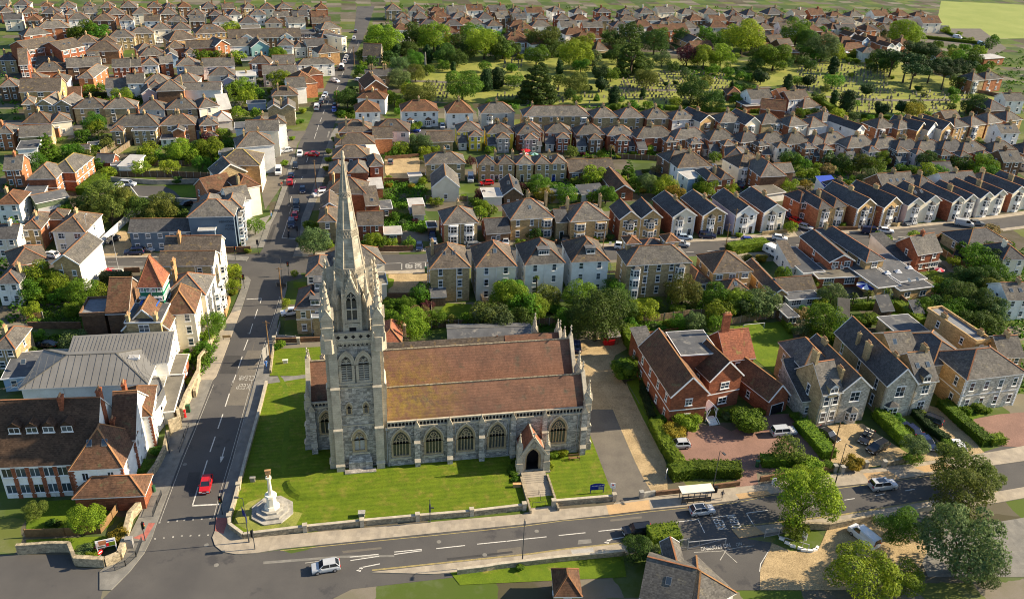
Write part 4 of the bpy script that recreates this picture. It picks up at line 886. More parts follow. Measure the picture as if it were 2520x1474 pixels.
def add_block(root,ML,w,d,ev,roof='h',wall='buff',side=None,rc='slate',pitch=33,n=2,st=None,sw=1,ch=(),chm=None,bay=(),baym='paint',door=None,extra=(),rdg='ridge',ww=1.0,wh=1.35,wk='s',z0=0,band=None,doorm='darkdoor',doorw=.95,piers=None,dorm=(),sky=0,quoin=None,tri=None):
 x,y,o=w/2-.3,d/2-.3,.3
 if roof in 'hgf' and rc not in ('tilered','yellowlichen'):pitch+=rnd.uniform(-2.5,3)
 rb,gab,top=roofmesh(w,d,ev,roof,pitch,rc,wall,rdg)
 if n>1 and not sky and not dorm and rnd.random()<.22:sky=1+(rnd.random()<.4)
 side=side or wall;wb=MB();zt=ev-.02
 wb.poly([(-x,-y,z0),(x,-y,z0),(x,-y,zt),(-x,-y,zt)],0);wb.poly([(x,-y,z0),(x,y,z0),(x,y,zt),(x,-y,zt)],1);wb.poly([(x,y,z0),(-x,y,z0),(-x,y,zt),(x,y,zt)],1);wb.poly([(-x,y,z0),(-x,-y,z0),(-x,-y,zt),(-x,y,zt)],1)
 for g in gab:wb.poly(g,0 if abs(g[0][1]-g[1][1])<1e-6 and g[0][1]<0 else 1)
 if band:
  wb.box(-x-.03,-y-.03,band,x+.03,y+.03,band+.2,2)
 if n>1 and ev>4.8:q=rnd.choice((-.35,0,.33))*x;wb.box(q-.06,-y-.09,z0,q+.06,-y,ev-.15,2);wb.box(q-.06,-y-.09,ev-.15,q+.06,-y,ev-.1,2)
 if quoin:
  z=z0
  k=0
  while z<ev-.35:
   q=.42 if k%2 else .26
   for sx in (-1,1):wb.box(sx*(x+.03),-y-.03,z,sx*(x-q),-y+(.68-q),z+.3,3)
   z+=.34;k+=1
 if piers:
  for i in range(1,n):wb.box(-x+i*2*x/n-.3,-y-.12,z0,-x+i*2*x/n+.3,-y,ev-.1,3)
 wo=wb.build('wall',[wall,side,'paint',piers or quoin or 'paint'],root,ML)
 ro=rb.build('roof',[rc,wall if roof=='xp' else 'paint',rdg or 'ridge'],root,ML)
 st=st or max(1,int((ev-z0+.3)/2.6));fh=(ev-z0)/st
 def put(me,mtx,nm='window',par=root):return link(nm,me,par,ML@mtx)
 bayx=[bx for bx,*_ in bay] if bay else []
 for s in range(st):
  z=z0+s*fh+.95;hh=min(wh,fh-1.15)
  if hh<.5:hh=fh*.45;z=z0+s*fh+fh*.35
  for i in range(n):
   px_=-x+(i+.5)*2*x/n
   if any(abs(px_-q[0]*x)<1.3 and (z-z0+.6<(q[1] if len(q)>1 else ev)) for q in bay):continue
   if door is not None and s==0 and abs(px_-door*x)<.8:continue
   put(winmesh(ww,hh,wk),T4(px_,-y,z))
  for i in range(sw):
   py_=-y+(i+.5)*2*y/sw
   put(winmesh(.9,hh,wk),T4(x,py_,z,math.pi/2));put(winmesh(.9,hh,wk),T4(-x,py_,z,-math.pi/2))
 if door is not None:put(doormesh(doorm,doorw),T4(door*x,-y,z0),'door')
 for bq in bay:
  bx=bq[0];bh=bq[1] if len(bq)>1 else ev-.3;bs=max(1,round(bh/2.8));bwid=bq[2] if len(bq)>2 else 2.3;wallb=bq[3] if len(bq)>3 else baym
  put(baymesh(bwid,bh,wallb,rc,bs,bh<ev-.6),T4(bx*x,-y,z0),'bay_window')
 for c in ch:
  fx,fy=c[0],c[1];hh=c[2] if len(c)>2 else 1.1;npot=c[3] if len(c)>3 else 3;rot=c[4] if len(c)>4 else 90
  zb=ev+.1;link('chimney',chimesh(chm or (wall if wall in ('buff','red','yellow','brown','orange','tan','cream') else 'buff'),top+hh-zb,npot),ro,T4(fx*x,fy*y,zb,R_(rot)))
 for e in dorm:
  fx,dy,wd_,kd=e;m=MB();zb=ev+dy*TT(R_(pitch));yy=-d/2+dy
  m.box(-wd_/2,0,-.8,wd_/2,2.6,1.25,0)
  if kd=='x':m.box(-wd_/2-.15,-.15,1.25,wd_/2+.15,2.8,1.4,2)
  else:
   m.poly([(-wd_/2-.15,-.2,1.2),(0,-.2,1.2+wd_*.45),(0,3,1.2+wd_*.45),(-wd_/2-.15,3,1.2)][::-1],1);m.poly([(wd_/2+.15,-.2,1.2),(wd_/2+.15,3,1.2),(0,3,1.2+wd_*.45),(0,-.2,1.2+wd_*.45)],1);m.poly([(-wd_/2,-.02,1.2),(wd_/2,-.02,1.2),(0,-.02,1.2+wd_*.42)],1 if rc=='tiledark' else 2)
  dm=m.build('dormer',[(rc if rc=='tiledark' else side) if kd!='x' else 'lead',rc,'paint' if kd!='x' else 'felt'],ro,T4(fx*x,yy,zb));link('window',winmesh(wd_-.3,1.0,'c'),dm,T4(0,0,.1))
 for k in range(sky):
  m=MB();m.box(-.4,-.55,0,.4,.55,.06,0);m.poly([(-.33,-.48,.065),(.33,-.48,.065),(.33,.48,.065),(-.33,.48,.065)],1)
  yy=-d/2+d*.28;m.build('skylight',['lead','glass'],ro,T4((k-(sky-1)/2)*2.2,yy,ev+d*.28*TT(R_(pitch))+.03)@Matrix.Rotation(R_(pitch),4,'X'))
 for e in extra:
  fx,ew,ed,eev,ert,ewall=e[:6];erc=e[6] if len(e)>6 else rc;en=e[7] if len(e)>7 else max(1,int(ew/2.4))
  cy=-y-ed/2+.3 if ed>0 else y-ed/2-.3
  cx=max(-x+ew/2-.3,min(x-ew/2+.3,fx*x)) if abs(fx)<=1 else fx*x
  add_block(root,ML@T4(cx,cy,0),ew,abs(ed)+.6,eev,ert,ewall,None,erc,30,en,None,1 if abs(ed)>2.5 else 0,rdg=rdg,wk='s')
 return wo,ro
HOUSES=[]
def house(label,t,xl,yl,xr,yr,ev=5.7,dp=8,roof='h',wall='buff',name='house',cat='house',group=None,**k):
 ML,w=bmat(t,xl,yl,xr,yr,ev,dp)
 root=thing(name,label,cat,ML.translation,math.atan2(ML[1][0],ML[0][0]),group)
 root.matrix_local=ML
 add_block(root,Matrix.Identity(4),w,dp,ev,roof,wall,**k)
 q=px(t,(xl+xr)/2,(yl+yr)/2);HOUSES.append((q[0],q[1],label));root['_ev']=ev
 del root['_ev'];return root
def blk(root,t,xl,yl,xr,yr,ev,dp,roof='h',wall='buff',**k):
 ML,w=bmat(t,xl,yl,xr,yr,ev,dp)
 add_block(root,root.matrix_basis.inverted()@ML,w,dp,ev,roof,wall,**k)
CR={}
def leafquad(b,p,nrm,s,r,m=0):
 nrm=(nrm+Vector((r.uniform(-1,1),r.uniform(-1,1),r.uniform(-.6,1)))*.75).normalized();u=nrm.orthogonal().normalized();a=r.uniform(0,6.28);v=nrm.cross(u)
 u,v=u*math.cos(a)+v*math.sin(a),v*math.cos(a)-u*math.sin(a);s*=r.uniform(.6,1.3);u*=s;v*=s*.75
 b.poly([p-u,p+v*.8,p+u,p-v*.8],m)
def crown(kind,seed,n,ls):
 key=(kind,seed,n)
 if key in CR:return CR[key]
 r=random.Random(seed);b=MB()
 if kind=='round':
  lobes=[(Vector((0,0,0)),.62)]
  for i in range(24):
   th=r.uniform(0,6.28);ph=r.uniform(-.75,1.0);c=math.sqrt(max(0,1-min(1,ph)**2));rr=r.uniform(.2,.46)
   q=Vector((c*math.cos(th),c*math.sin(th),ph*.85))*(1.06-rr*r.uniform(.7,1.2));lobes.append((q,rr))
 elif kind=='con':
  lobes=[]
  for i in range(9):
   z=-1+2*i/9;rad=(1-i/9)**.85*.62+.04
   for k in range(7 if i<7 else 4):
    a=k*6.28/7+r.uniform(-.3,.3);q=Vector((math.cos(a)*rad,math.sin(a)*rad,z-r.uniform(0,.06)));lobes.append((q,.2*(1.25-i/10)))
  lobes.append((Vector((0,0,.9)),.1))
 elif kind=='cyp':
  lobes=[(Vector((r.uniform(-.12,.12),r.uniform(-.12,.12),z)),rr) for z,rr in ((-.7,.36),(-.4,.44),(-.1,.48),(.2,.47),(.5,.4),(.75,.28))]+[(Vector((math.cos(a)*.25,math.sin(a)*.25,r.uniform(-.5,.6))),.3) for a in (0,1,2,3,4,5)]
 elif kind=='bush':
  lobes=[(Vector((0,0,-.1)),.7)]+[(Vector((math.cos(a)*.5,math.sin(a)*.5,r.uniform(-.2,.35))),r.uniform(.35,.5)) for a in [k*.9 for k in range(7)]]
 elif kind=='flat':
  lobes=[(Vector((r.uniform(-.75,.75),r.uniform(-.75,.75),r.uniform(-.1,.35))),r.uniform(.2,.36)) for _ in range(22)]
 tot=sum(l[1]**2 for l in lobes)
 for c,rr in lobes:
  m=int(n*rr*rr/tot)
  for _ in range(m):
   d=Vector((r.gauss(0,1),r.gauss(0,1),r.gauss(0,1))).normalized()
   if kind in ('round','bush') and d.z<-.5 and r.random()<.6:d.z=-d.z
   q=c+Vector((d.x*rr,d.y*rr,d.z*rr*(.8 if kind!='con' else .5)))*(r.uniform(.78,1.05) if r.random()<.85 else r.uniform(.3,.8))
   if any((q-c2).length<r2*.72 for c2,r2 in lobes if c2 is not c):
    if r.random()<.8:continue
   leafquad(b,q,d,ls,r)
 if kind in ('cyp','bush'):
  for c,rr in lobes[:6]:b.cone(c.x,c.y,c.z-rr*.6,c.z+rr*.5,rr*.7,rr*.5,7)
 CR[key]=b.mesh('crown',['leaf']);return CR[key]
def trunkmesh(seed):
 key=('trunk',seed)
 if key in CR:return CR[key]
 r=random.Random(seed);b=MB();b.tube([(0,0,0),(.02,.01,.35),(0,.02,.7)],[.075,.055,.045],7)
 for k in range(5):
  a=k*1.26+r.uniform(-.3,.3);e=Vector((math.cos(a)*.42,math.sin(a)*.42,r.uniform(.95,1.3)));b.tube([(0,.01,.55+.05*k),tuple(Vector((0,0,.75))*.5+e*.45),tuple(e)],[.035,.025,.01],5)
 CR[key]=b.mesh('trunk',['bark']);return CR[key]
KIND={'w':('round','leafbright',.9,1.05,'pale green'),'r':('round','leaf',1.0,1.15,'round green'),'b':('round','leafbright',1.0,1.1,'bright yellow-green'),'d':('round','leafdark',1.0,1.1,'dark green'),'o':('round','leafolive',1.0,1.15,'olive brown-green'),'v':('round','leafblue',1.05,1.15,'grey-green'),'p':('round','leafpurple',.95,1.1,'purple-leaved'),'y':('round','leafgold',.95,1.0,'golden yellow'),'c':('con','leafdark',1.15,1.15,'dark layered conifer'),'g':('con','leaf',1.0,.95,'green cone-shaped conifer'),'k':('con','leafdark',1.0,.9,'broad dark cedar'),'x':('cyp','leafyew',.95,.85,'black-green clipped yew'),'u':('bush','leafyew',1.15,1.1,'black-green rounded yew'),'f':('flat','leafyew',.8,1.5,'dark spreading pine'),'t':('round','leaftan',.9,1.3,'cream-flowered')}
SH={'r':'leaf','b':'leafbright','d':'leafdark','o':'leafolive','v':'leafblue','p':'leafpurple','y':'leafgold','t':'leaftan','w':'leafbright','h':'hedge'}
TREES=[]
def setmat(o,m):o.material_slots[0].link='OBJECT';o.material_slots[0].material=MATS[m]
def place(t,x,y,rp,hr,zf=None):
 r=4.0
 for _ in range(6):
  z=(hr*r) if zf is None else zf;P=G(t,x,y,z);r=rp*.32245/scale_at(P) if t!='z' else rp/scale_at(P)
 return P,r
TC=[0];GROW=1.26
def tree(t,x,y,rp,k='r',label=None,big=False,hr=None,az=None):
 sh,m,asp,h0,adj=KIND[k];P,r=place(t,x,y,rp*({'con':1.3,'cyp':1.6}.get(sh) or (1.12 if big and rp>100 and t not in 'abcd' else GROW)),(hr or h0)*((.7 if t in 'bcda' else .82) if sh=='round' else .92));TC[0]+=1;i=TC[0]
 if az:asp=az
 nm={'con':'conifer','cyp':'yew_tree','bush':'yew_tree','flat':'pine_tree'}.get(sh) or ('tree' if r>3.0 else 'small_tree');root=thing(nm,label,'tree',(P.x,P.y,0),rnd.uniform(0,6.28));zc=P.z
 n,ls=(12000,.034) if big else ((4200,.052) if rp>55 else (1700,.085))
 if sh=='con':n=int(n*1.3)
 o=link('crown',crown(sh,11+i%(4 if not big else 7),n,ls),root,Matrix.Translation((0,0,zc))@Matrix.Diagonal((r*rnd.uniform(.94,1.06),r*rnd.uniform(.94,1.06),r*asp*(1.25 if sh=='cyp' and rp<40 else 1)*rnd.uniform(.92,1.05),1)));setmat(o,m)
 th=zc;link('trunk',trunkmesh(i%3),root,Matrix.Diagonal((max(r,2)*.9,max(r,2)*.9,max(th,.8)*.95,1)))
 TREES.append([root,*px(t,x,y),r,adj,'tree' if r>2.6 else 'small tree',label]);return root
def shrub(t,x,y,rp,k='r',label=None,az=.8):
 P,r=place(t,x,y,rp*1.22,.7);TC[0]+=1
 o=link('shrub',crown('bush',40+TC[0]%3,900 if rp<45 else 2200,.1 if rp<45 else .06),None,Matrix.Translation((P.x,P.y,r*az*.75))@Matrix.Rotation(rnd.uniform(0,6),4,'Z')@Matrix.Diagonal((r,r,r*az,1)));setmat(o,SH[k])
 tag(o,label,'shrub');adj={'r':'mid-green','b':'yellow-green','d':'dark green','o':'olive','v':'grey-green','p':'purple','y':'golden','t':'cream-flowered','w':'pale','h':'clipped green'}[k]
 TREES.append([o,*px(t,x,y),r,adj,'shrub',label]);return o
def palm(t,x,y,rp,label,m='leafolive',h=3.5):
 P,r=place(t,x,y,rp,1,h);root=thing('palm_tree',label,'tree',(P.x,P.y,0));b=MB();R2=random.Random(int(x))
 for i in range(70):
  a=R2.uniform(0,6.28);e=R2.uniform(-.5,1.2);d=Vector((math.cos(a)*math.cos(e),math.sin(a)*math.cos(e),math.sin(e)))*r;q=Vector((0,0,h));s=d.cross(Vector((0,0,1))).normalized()*r*.07
  mid=q+d*.6+Vector((0,0,.1*r));b.poly([q-s*.5,mid-s,mid+s,q+s*.5]);b.poly([mid-s,q+d-Vector((0,0,.35*r)),mid+s])
 b.build('crown',m,root);b=MB();b.tube([(0,0,0),(.1,0,h*.5),(0,0,h)],[.22,.16,.14],7);b.build('trunk','bark',root)
 TREES.append([root,*px(t,x,y),r,'spiky','palm',label]);return root
def hedge(s,wd,ht,label,m='hedge',dens=16,name='hedge'):
 pts=GM(s);b=MB();r=random.Random(len(s));ls=.17
 for p,q in zip(pts,pts[1:]):
  d=q-p;L=d.length;u=d/L;n=Vector((-u.y,u.x,0));w2=wd/2;i0=.15
  b.prism([(p+n*(w2-i0)-u*.0).xy[:],(p-n*(w2-i0)).xy[:],(q-n*(w2-i0)).xy[:],(q+n*(w2-i0)).xy[:]],0,ht-i0)
  for face,area in (('t',L*wd),('a',L*ht),('b',L*ht)):
   for _ in range(int(area*dens)):
    a=r.uniform(-.3,L+.3);c=r.uniform(-1,1)
    if face=='t':P=p+u*a+n*c*w2+Vector((0,0,ht+r.uniform(-.12,.1)-abs(c)**3*.15));nn=Vector((0,0,1))
    else:sg=1 if face=='a' else -1;P=p+u*a+n*sg*(w2+r.uniform(-.1,.08))+Vector((0,0,ht*r.random()));nn=n*sg
    leafquad(b,P,nn,ls,r)
 for e,sg in ((pts[0],-1),(pts[-1],1)):
  u=(pts[1]-pts[0] if sg<0 else pts[-1]-pts[-2]).normalized();n=Vector((-u.y,u.x,0))
  for _ in range(int(wd*ht*dens)):leafquad(b,e+n*r.uniform(-1,1)*wd/2+Vector((0,0,ht*r.random()))+u*sg*.08,u*sg,ls,r)
 o=b.build(name,m);return tag(o,label,'hedge')
def fence(s,ht,label,m='fencewood',name='fence',cat='fence',wd=.08,post=2.0,pm=None):
 pts=GM(s);root=thing(name,label,cat,pts[0]);b=MB();pb=MB();O_=pts[0]
 for p,q in zip(pts,pts[1:]):
  p,q=p-O_,q-O_;b.beam((p.x,p.y,ht/2),(q.x,q.y,ht/2),wd,ht)
 b.build('panel',m,root);k=0
 for p,q in zip(pts,pts[1:]):
  L=(q-p).length;c=max(1,int(L/post))
  for i in range(c+1):
   if k>60:break
   e=p+(q-p)*i/c-O_;x=MB();x.box(-.07,-.07,0,.07,.07,ht+.12);
   if k==0:pme=x.mesh('post',[pm or 'concrete'])
   link('post',pme,root,T4(e.x,e.y,0));k+=1
 return root
def wall_(s,ht,label,m='stonewall',wd=.35,name='garden_wall',piers=(),cap=None,pm=None):
 pts=GM(s);O_=pts[0];root=thing(name,label,'wall',O_);b=MB();c=MB()
 for p,q in zip(pts,pts[1:]):
  p,q=p-O_,q-O_;b.beam((p.x,p.y,ht/2),(q.x,q.y,ht/2),wd,ht)
  if cap:c.beam((p.x,p.y,ht+.06),(q.x,q.y,ht+.06),wd+.12,.12)
 b.build('wall',m,root)
 if cap:c.build('coping',cap,root)
 for q in GM(piers) if piers else []:
  q=q-O_;x=MB();x.box(-.3,-.3,0,.3,.3,ht+.35);x.box(-.36,-.36,ht+.3,.36,.36,ht+.45);x.build('pier',pm or m,root,T4(q.x,q.y,0,.2))
 return root
CARB={}
CPAINT={'white':(.72,.72,.72),'silver':(.42,.44,.46),'grey':(.13,.14,.15),'black':(.012,.013,.016),'red':(.45,.012,.015),'blue':(.02,.05,.30),'darkblue':(.012,.02,.06),'paleblue':(.33,.42,.52),'green':(.03,.12,.06)}
for k_,c_ in CPAINT.items():plain('car_'+k_,c_,.25,0,0,.6)
plain('tyre',(.015,.015,.015),.8);plain('rim',(.4,.4,.42),.35,.6);plain('lamp_white',(.8,.8,.78),.2);plain('lamp_red',(.45,.01,.01),.25);plain('plate',(.7,.55,.05),.4)
def carparts(kind):
 if kind in CARB:return CARB[kind]
 S={'hatch':(3.95,1.72,1.46,[(-1.97,.35,.62),(-1.95,.6,.85),(-1.1,.8,.95),(-.9,.82,.96),(1.5,.85,.98),(1.93,.8,.95),(1.97,.4,.75)],(-1.0,-.35,1.35,1.85)),'saloon':(4.5,1.8,1.43,[(-2.25,.35,.6),(-2.2,.6,.8),(-1.2,.78,.92),(2.0,.85,.96),(2.22,.8,.92),(2.25,.4,.7)],(-1.1,-.35,1.0,1.75)),'suv':(4.5,1.85,1.68,[(-2.25,.4,.75),(-2.2,.75,1.0),(-1.3,.95,1.08),(2.1,1.0,1.1),(2.22,.95,1.05),(2.25,.45,.8)],(-1.2,-.6,1.9,2.15)),'van':(4.9,1.9,1.95,[(-2.45,.4,.8),(-2.4,.8,1.05),(-1.7,1.0,1.2),(2.4,1.15,1.3),(2.45,.5,1.0)],(-1.75,-1.1,2.36,2.42))}[kind]
 L,W_,H_,prof,(g0,g1,g2,g3)=S;b=MB();hw=W_/2
 xs=[prof[0][0]]+[p[0] for p in prof[1:-1]]+[prof[-1][0]];rings=[]
 tops={p[0]:p[2] for p in prof}
 for i,p in enumerate(prof):
  e=.86 if i in (0,len(prof)-1) else (.95 if i in (1,len(prof)-2) else 1.0);zt=p[2];zb=.28 if 0<i<len(prof)-1 else .36;w_=hw*e
  ring_=[(-w_*.94,zb),(-w_,zb+.22),(-w_,zt-.18),(-w_*.9,zt),(w_*.9,zt),(w_,zt-.18),(w_,zb+.22),(w_*.94,zb)]
  k=len(b.v);b.v+=[(p[0],y,z) for y,z in ring_];rings.append(k)
 for r0,r1 in zip(rings,rings[1:]):
  for j in range(8):b.f.append((r0+j,r0+(j+1)%8,r1+(j+1)%8,r1+j)[::-1]);b.m.append(0)
 b.f.append(tuple(rings[0]+j for j in range(8))[::-1]);b.m.append(0);b.f.append(tuple(rings[-1]+j for j in range(8)));b.m.append(0)
 zt=prof[len(prof)//2][2]-.03;wl,wr=hw*.88,hw*.70
 if kind=='van':
  b.box(-.3,-wl,zt,2.35,wl,H_-.05);
 b.poly([(g1,-wr,H_),(g2,-wr,H_),(g2,wr,H_),(g1,wr,H_)],0)
 for s in (-1,1):
  b.beam((g0,s*wl,zt),(g1,s*wr,H_),.07,.07);b.beam((g3,s*wl,zt),(g2,s*wr,H_),.09,.09);b.beam((g1,s*wr,H_),(g2,s*wr,H_),.07,.07)
  m_=(g1+g2)/2;b.beam((m_,s*wl,zt),(m_,s*wr,H_),.09,.06)
  b.box(g0+.25,s*(wl+.02),zt,g0+.42,s*(hw+.14),zt+.14)
 body=b
 g=MB();c=[(g0,wl,zt),(g1,wr,H_-.01),(g2,wr,H_-.01),(g3,wl,zt)]
 for s in (-1,1):q=[(x,s*y,z) for x,y,z in c];g.poly(q if s>0 else q[::-1])
 g.poly([(g0,-wl,zt),(g0,wl,zt),(g1,wr,H_-.01),(g1,-wr,H_-.01)][::-1]);g.poly([(g3,-wl,zt),(g3,wl,zt),(g2,wr,H_-.01),(g2,-wr,H_-.01)])
 wh=MB();
 wm_=MB();k=len(wm_.v)
 for rr,y0,y1,mi in ((.33,-.11,.11,0),(.19,-.12,.12,1)):
  t_=MB();t_.cone(0,0,y0,y1,rr,rr,12,mi);wm_.add(t_,Matrix.Rotation(math.pi/2,4,'X'))
 hl=MB();hl.box(-.06,-.2,-.09,.06,.2,.09)
 pl=MB();pl.box(-.02,-.26,-.06,.02,.26,.06)
 CARB[kind]=(L,W_,prof,body,g,wm_.mesh('wheel',['tyre','rim']),hl.mesh('headlight',['lamp_white']),hl.mesh('tail_light',['lamp_red']),pl.mesh('number_plate',['paint']),{})
 return CARB[kind]
def car(t,x,y,x2,y2,col,kind,label,group=None,roofbars=False,pano=False,name='car',open_=False):
 """centre pixel of the car on the ground and a second pixel its nose points to"""
 L,W_,prof,body,g,wh,hl,tl,pl,cache=carparts(kind);P=G(t,x,y,.55);Q=G(t,x2,y2,.55);d=P-Q;a=math.atan2(d.y,d.x)
 root=thing(name if kind!='van' else 'van',label,'van' if kind=='van' else 'car',(P.x,P.y,Z_ROAD),a,group)
 if col not in cache:cache[col]=body.mesh('body',['car_'+col])
 link('body',cache[col],root)
 if 'g' not in cache:cache['g']=g.mesh('windows',['carglass'])
 link('windows',cache['g'],root)
 for ax in (-L*.31,L*.3):
  for s in (-1,1):link('wheel',wh,root,T4(ax,s*(W_/2-.1),.33))
 zf,zr=prof[1][1]+.02,prof[-2][1]+.02
 for s in (-1,1):link('headlight',hl,root,T4(prof[0][0]+.03,s*W_*.33,zf));link('tail_light',tl,root,T4(prof[-1][0]-.03,s*W_*.35,zr))
 link('number_plate',pl,root,T4(prof[0][0]-.0,0,.48))
 if pano:
  m=MB();m.box(-.2,-.5,0,1.2,.5,.02);m.build('sunroof','carglass',root,T4(0,0,{'hatch':1.46,'suv':1.68}.get(kind,1.43)))
 return root
def lamp(t,x,y,tx,ty,label,arm=.7,m='metal',name='street_lamp',H_=8.3,side=1,ang=0):
 P=G(t,x,y,Z_PAV);root=thing(name,label,'street lamp',(P.x,P.y,Z_PAV),ang)
 b=MB();b.cone(0,0,0,1.6,.11,.10,8);b.cone(0,0,1.6,H_,.075,.045,8);b.build('pole',m,root)
 b=MB();b.tube([(0,0,H_-.05),(side*arm*.5,0,H_+.08),(side*arm,0,H_+.1)],[.05,.04,.04],6);b.build('bracket',m,root)
 b=MB();b.prism([(-.32,-.13),(.32,-.16),(.32,.16),(-.32,.13)],-.06,.1,0,bot=True);b.poly([(-.28,-.1,-.065),(-.28,.1,-.065),(.28,.13,-.065),(.28,-.13,-.065)],1);b.build('lamp_head',[m,'lamp_white'],root,T4(side*(arm+.2),0,H_+.1));return root
H=house
C2=((-.5,0),(.5,0));CC=((0,0,1.2,4),)
o=H('big red brick villa with several steep gables, tall red chimney and white porch','k',1322,132,1625,102,6.4,17,'f','red',rc='tile',pitch=47,n=1,ww=1.3,sw=4,band=3.2)
blk(o,'g',1620,1352,1885,1300,6.6,8,'f','red',rc='tile',pitch=47,n=1,ww=1.8,sw=1,band=3.3)
blk(o,'g',1740,1195,1975,1170,6.2,9,'g','red',rc='tilered',pitch=42,n=1,ww=1.6,ch=((-.62,0,3.6,4,0),),chm='red')
blk(o,'g',1400,1150,1700,1130,9.6,8.5,'x','red',rc='felt',n=0,sw=0,rdg=None)
blk(o,'g',1090,1110,1220,1095,4.4,6,'m','red',rc='slatedark',pitch=16,n=1)
m=MB()
for s in (-1,1):
 m.beam((s*1.0,0,0),(s*1.0,0,2.3),.16);m.beam((s*1.2,0,2.2),(0,0,3.4),.2,.14);m.beam((s*1.0,-.1,1.0),(s*.4,-.1,2.6),.1,.1);m.poly([(s*1.25,-.2,2.3),(0,-.2,3.55),(0,1.6,3.55),(s*1.25,1.6,2.3)][::s]);m.beam((s*1.0,-1.6,.1),(s*1.0,0,.8),.1,.1)
for i in range(4):m.box(-.8,-1.5+i*.4,0,.8,.5,.15+i*.15)
P=G('k',1625,305);m.build('porch','paint',o,o.matrix_basis.inverted()@T4(P.x,P.y,0,R_(20)))
H('dark red brick garage with steep brown roof and black door','l',285,165,455,112,3.5,11,'f','red',name='garage',cat='garage',rc='tile',pitch=47,n=0,sw=1,door=0,doorm='black',doorw=2.8)
o=H('grey stone gothic villa with rose window gable and small bay, right of the red garage','l',848,84,1080,58,7.2,15,'f','limestone',side='buff',rc='slate',pitch=45,n=1,ww=1.9,wh=2.0,sw=2,bay=((.05,2.6,2.4,'limestone'),),quoin='ashlar',ch=((-.95,-.7,.6,4),(-.1,.6,.8,4)),chm='buff')
blk(o,'l',700,118,862,92,7.0,9,'g','limestone',side='buff',rc='slate',pitch=42,n=2,ww=1.1,wh=2.0,dorm=((0,.1,1.9,'g'),),quoin='ashlar',ch=((-.9,.1,2.2,4),),chm='buff')
blk(o,'l',540,165,660,150,3.8,9,'m','limestone',rc='slatedark',pitch=22,n=1);blk(o,'h',545,1262,800,1240,7.2,10,'h','buff',rc='slate',n=1,sw=2,pitch=40)
m=MB()
for k in range(16):a=k*math.pi/8;m.beam((.5*math.cos(a),-.06,.5*math.sin(a)),(.5*math.cos(a+.4),-.06,.5*math.sin(a+.4)),.12,.12,0)
for k in range(4):a=k*math.pi/4;m.beam((.5*math.cos(a),-.05,.5*math.sin(a)),(-.5*math.cos(a),-.05,-.5*math.sin(a)),.07,.07,0)
rosem=m.mesh('rose_window',['ashlar']);link('rose_window',rosem,o,T4(0,-7.2,8.0))
o=H('stone gothic villa with wide front gable, skylights and four tall chimneys, second from the red garage','h',1188,1388,1432,1368,7.2,19,'f','limestone',side='buff',rc='slatedark',pitch=46,n=1,ww=1.8,wh=2.2,sw=3,bay=((-.35,2.9,2.8,'limestone'),),quoin='ashlar',ch=((-.9,-.1,.4,4),(.1,-.55,.4,4),(-.7,.35,0,1)),chm='buff',sky=1)
link('rose_window',rosem,o,T4(0,-9.2,8.2))
blk(o,'h',1420,1366,1590,1345,7.2,9,'g','limestone',side='buff',rc='slate',pitch=42,n=1,ww=1.5,wh=1.9,dorm=((-.2,.1,1.8,'g'),),sky=2,quoin='ashlar',ch=((.75,.1,.9,4),),chm='buff')
blk(o,'h',1240,1160,1450,1140,6.0,9,'g','buff',rc='slate',n=1)
o=H('large stone and white villa with grey hipped roof at the far right edge','h',1800,1340,2260,1285,7.4,10,'h','limestone',side='yellow',rc='slate',pitch=32,n=4,wh=1.8,sw=2,band=3.6,quoin='paint')
blk(o,'h',1540,1228,1850,1195,6.6,12,'h','limestone',side='yellow',rc='slatedark',pitch=28,n=1,sw=2)
H('tan house with flat lead roof and bold white cornice behind the stone villas','h',1868,1055,1985,1036,6.6,14,'xp','yellow',rc='lead',n=1,sw=2,ch=((-.8,.4,1.2,4),(.7,-.7,1.2,3)),chm='buff')
H('single storey building with wide black flat roof behind the gothic villas','h',1395,1092,1645,1066,3.2,13,'x','buff',rc='felt',n=2)
o=H('flat roofed tan annexe with white roof domes and three white windows','h',1290,655,1548,622,3.2,7,'x','yellow',rc='felt',n=2,ww=1.7,wk='c',rdg=None)
blk(o,'h',1120,635,1300,612,3.35,16,'x','yellow',rc='felt',n=1,ww=2,rdg=None);blk(o,'h',1290,590,1500,562,3.42,14,'x','yellow',rc='felt',n=1,rdg=None)
m=MB();m.box(-.7,-.7,0,.7,.7,.15);m.cone(0,0,.15,.6,.8,.3,4,0,math.pi/4)
dom=m.mesh('roof_light',['paint'])
for (x,y) in ((1190,525),(1272,515),(1360,485)):P=G('h',x,y,3.4);link('roof_light',dom,o,o.matrix_basis.inverted()@T4(P.x,P.y,3.43))
H('long tan house with narrow dark slate roof running away from the flat roofed annexe','h',1030,440,1180,420,5.4,20,'h','yellow',rc='slatedark',pitch=30,n=1,ww=1.6,sw=4,ch=((-.6,.8,.8,2),),chm='buff')
o=H('red brick gabled house in a flat roofed bungalow with folding glass doors','h',748,440,948,428,5.0,15,'f','red',rc='slatedark',pitch=25,n=2,ww=1.6,sw=1,st=2)
blk(o,'h',665,562,1002,545,2.9,8,'x','red',rc='gravelroof',n=2,ww=2.6,wh=1.7,rdg=None);blk(o,'h',548,522,720,508,3.1,14,'x','white',rc='felt',n=1,rdg=None);blk(o,'h',460,482,545,478,2.9,10,'m','white',rc='slatebrown',n=1,pitch=15,sw=3)
o=H('low L-shaped bungalow with long brown tiled roof and flat grey extension','h',312,692,440,684,2.9,16,'f','yellow',rc='slatebrown',pitch=35,n=0,sw=3,sky=0)
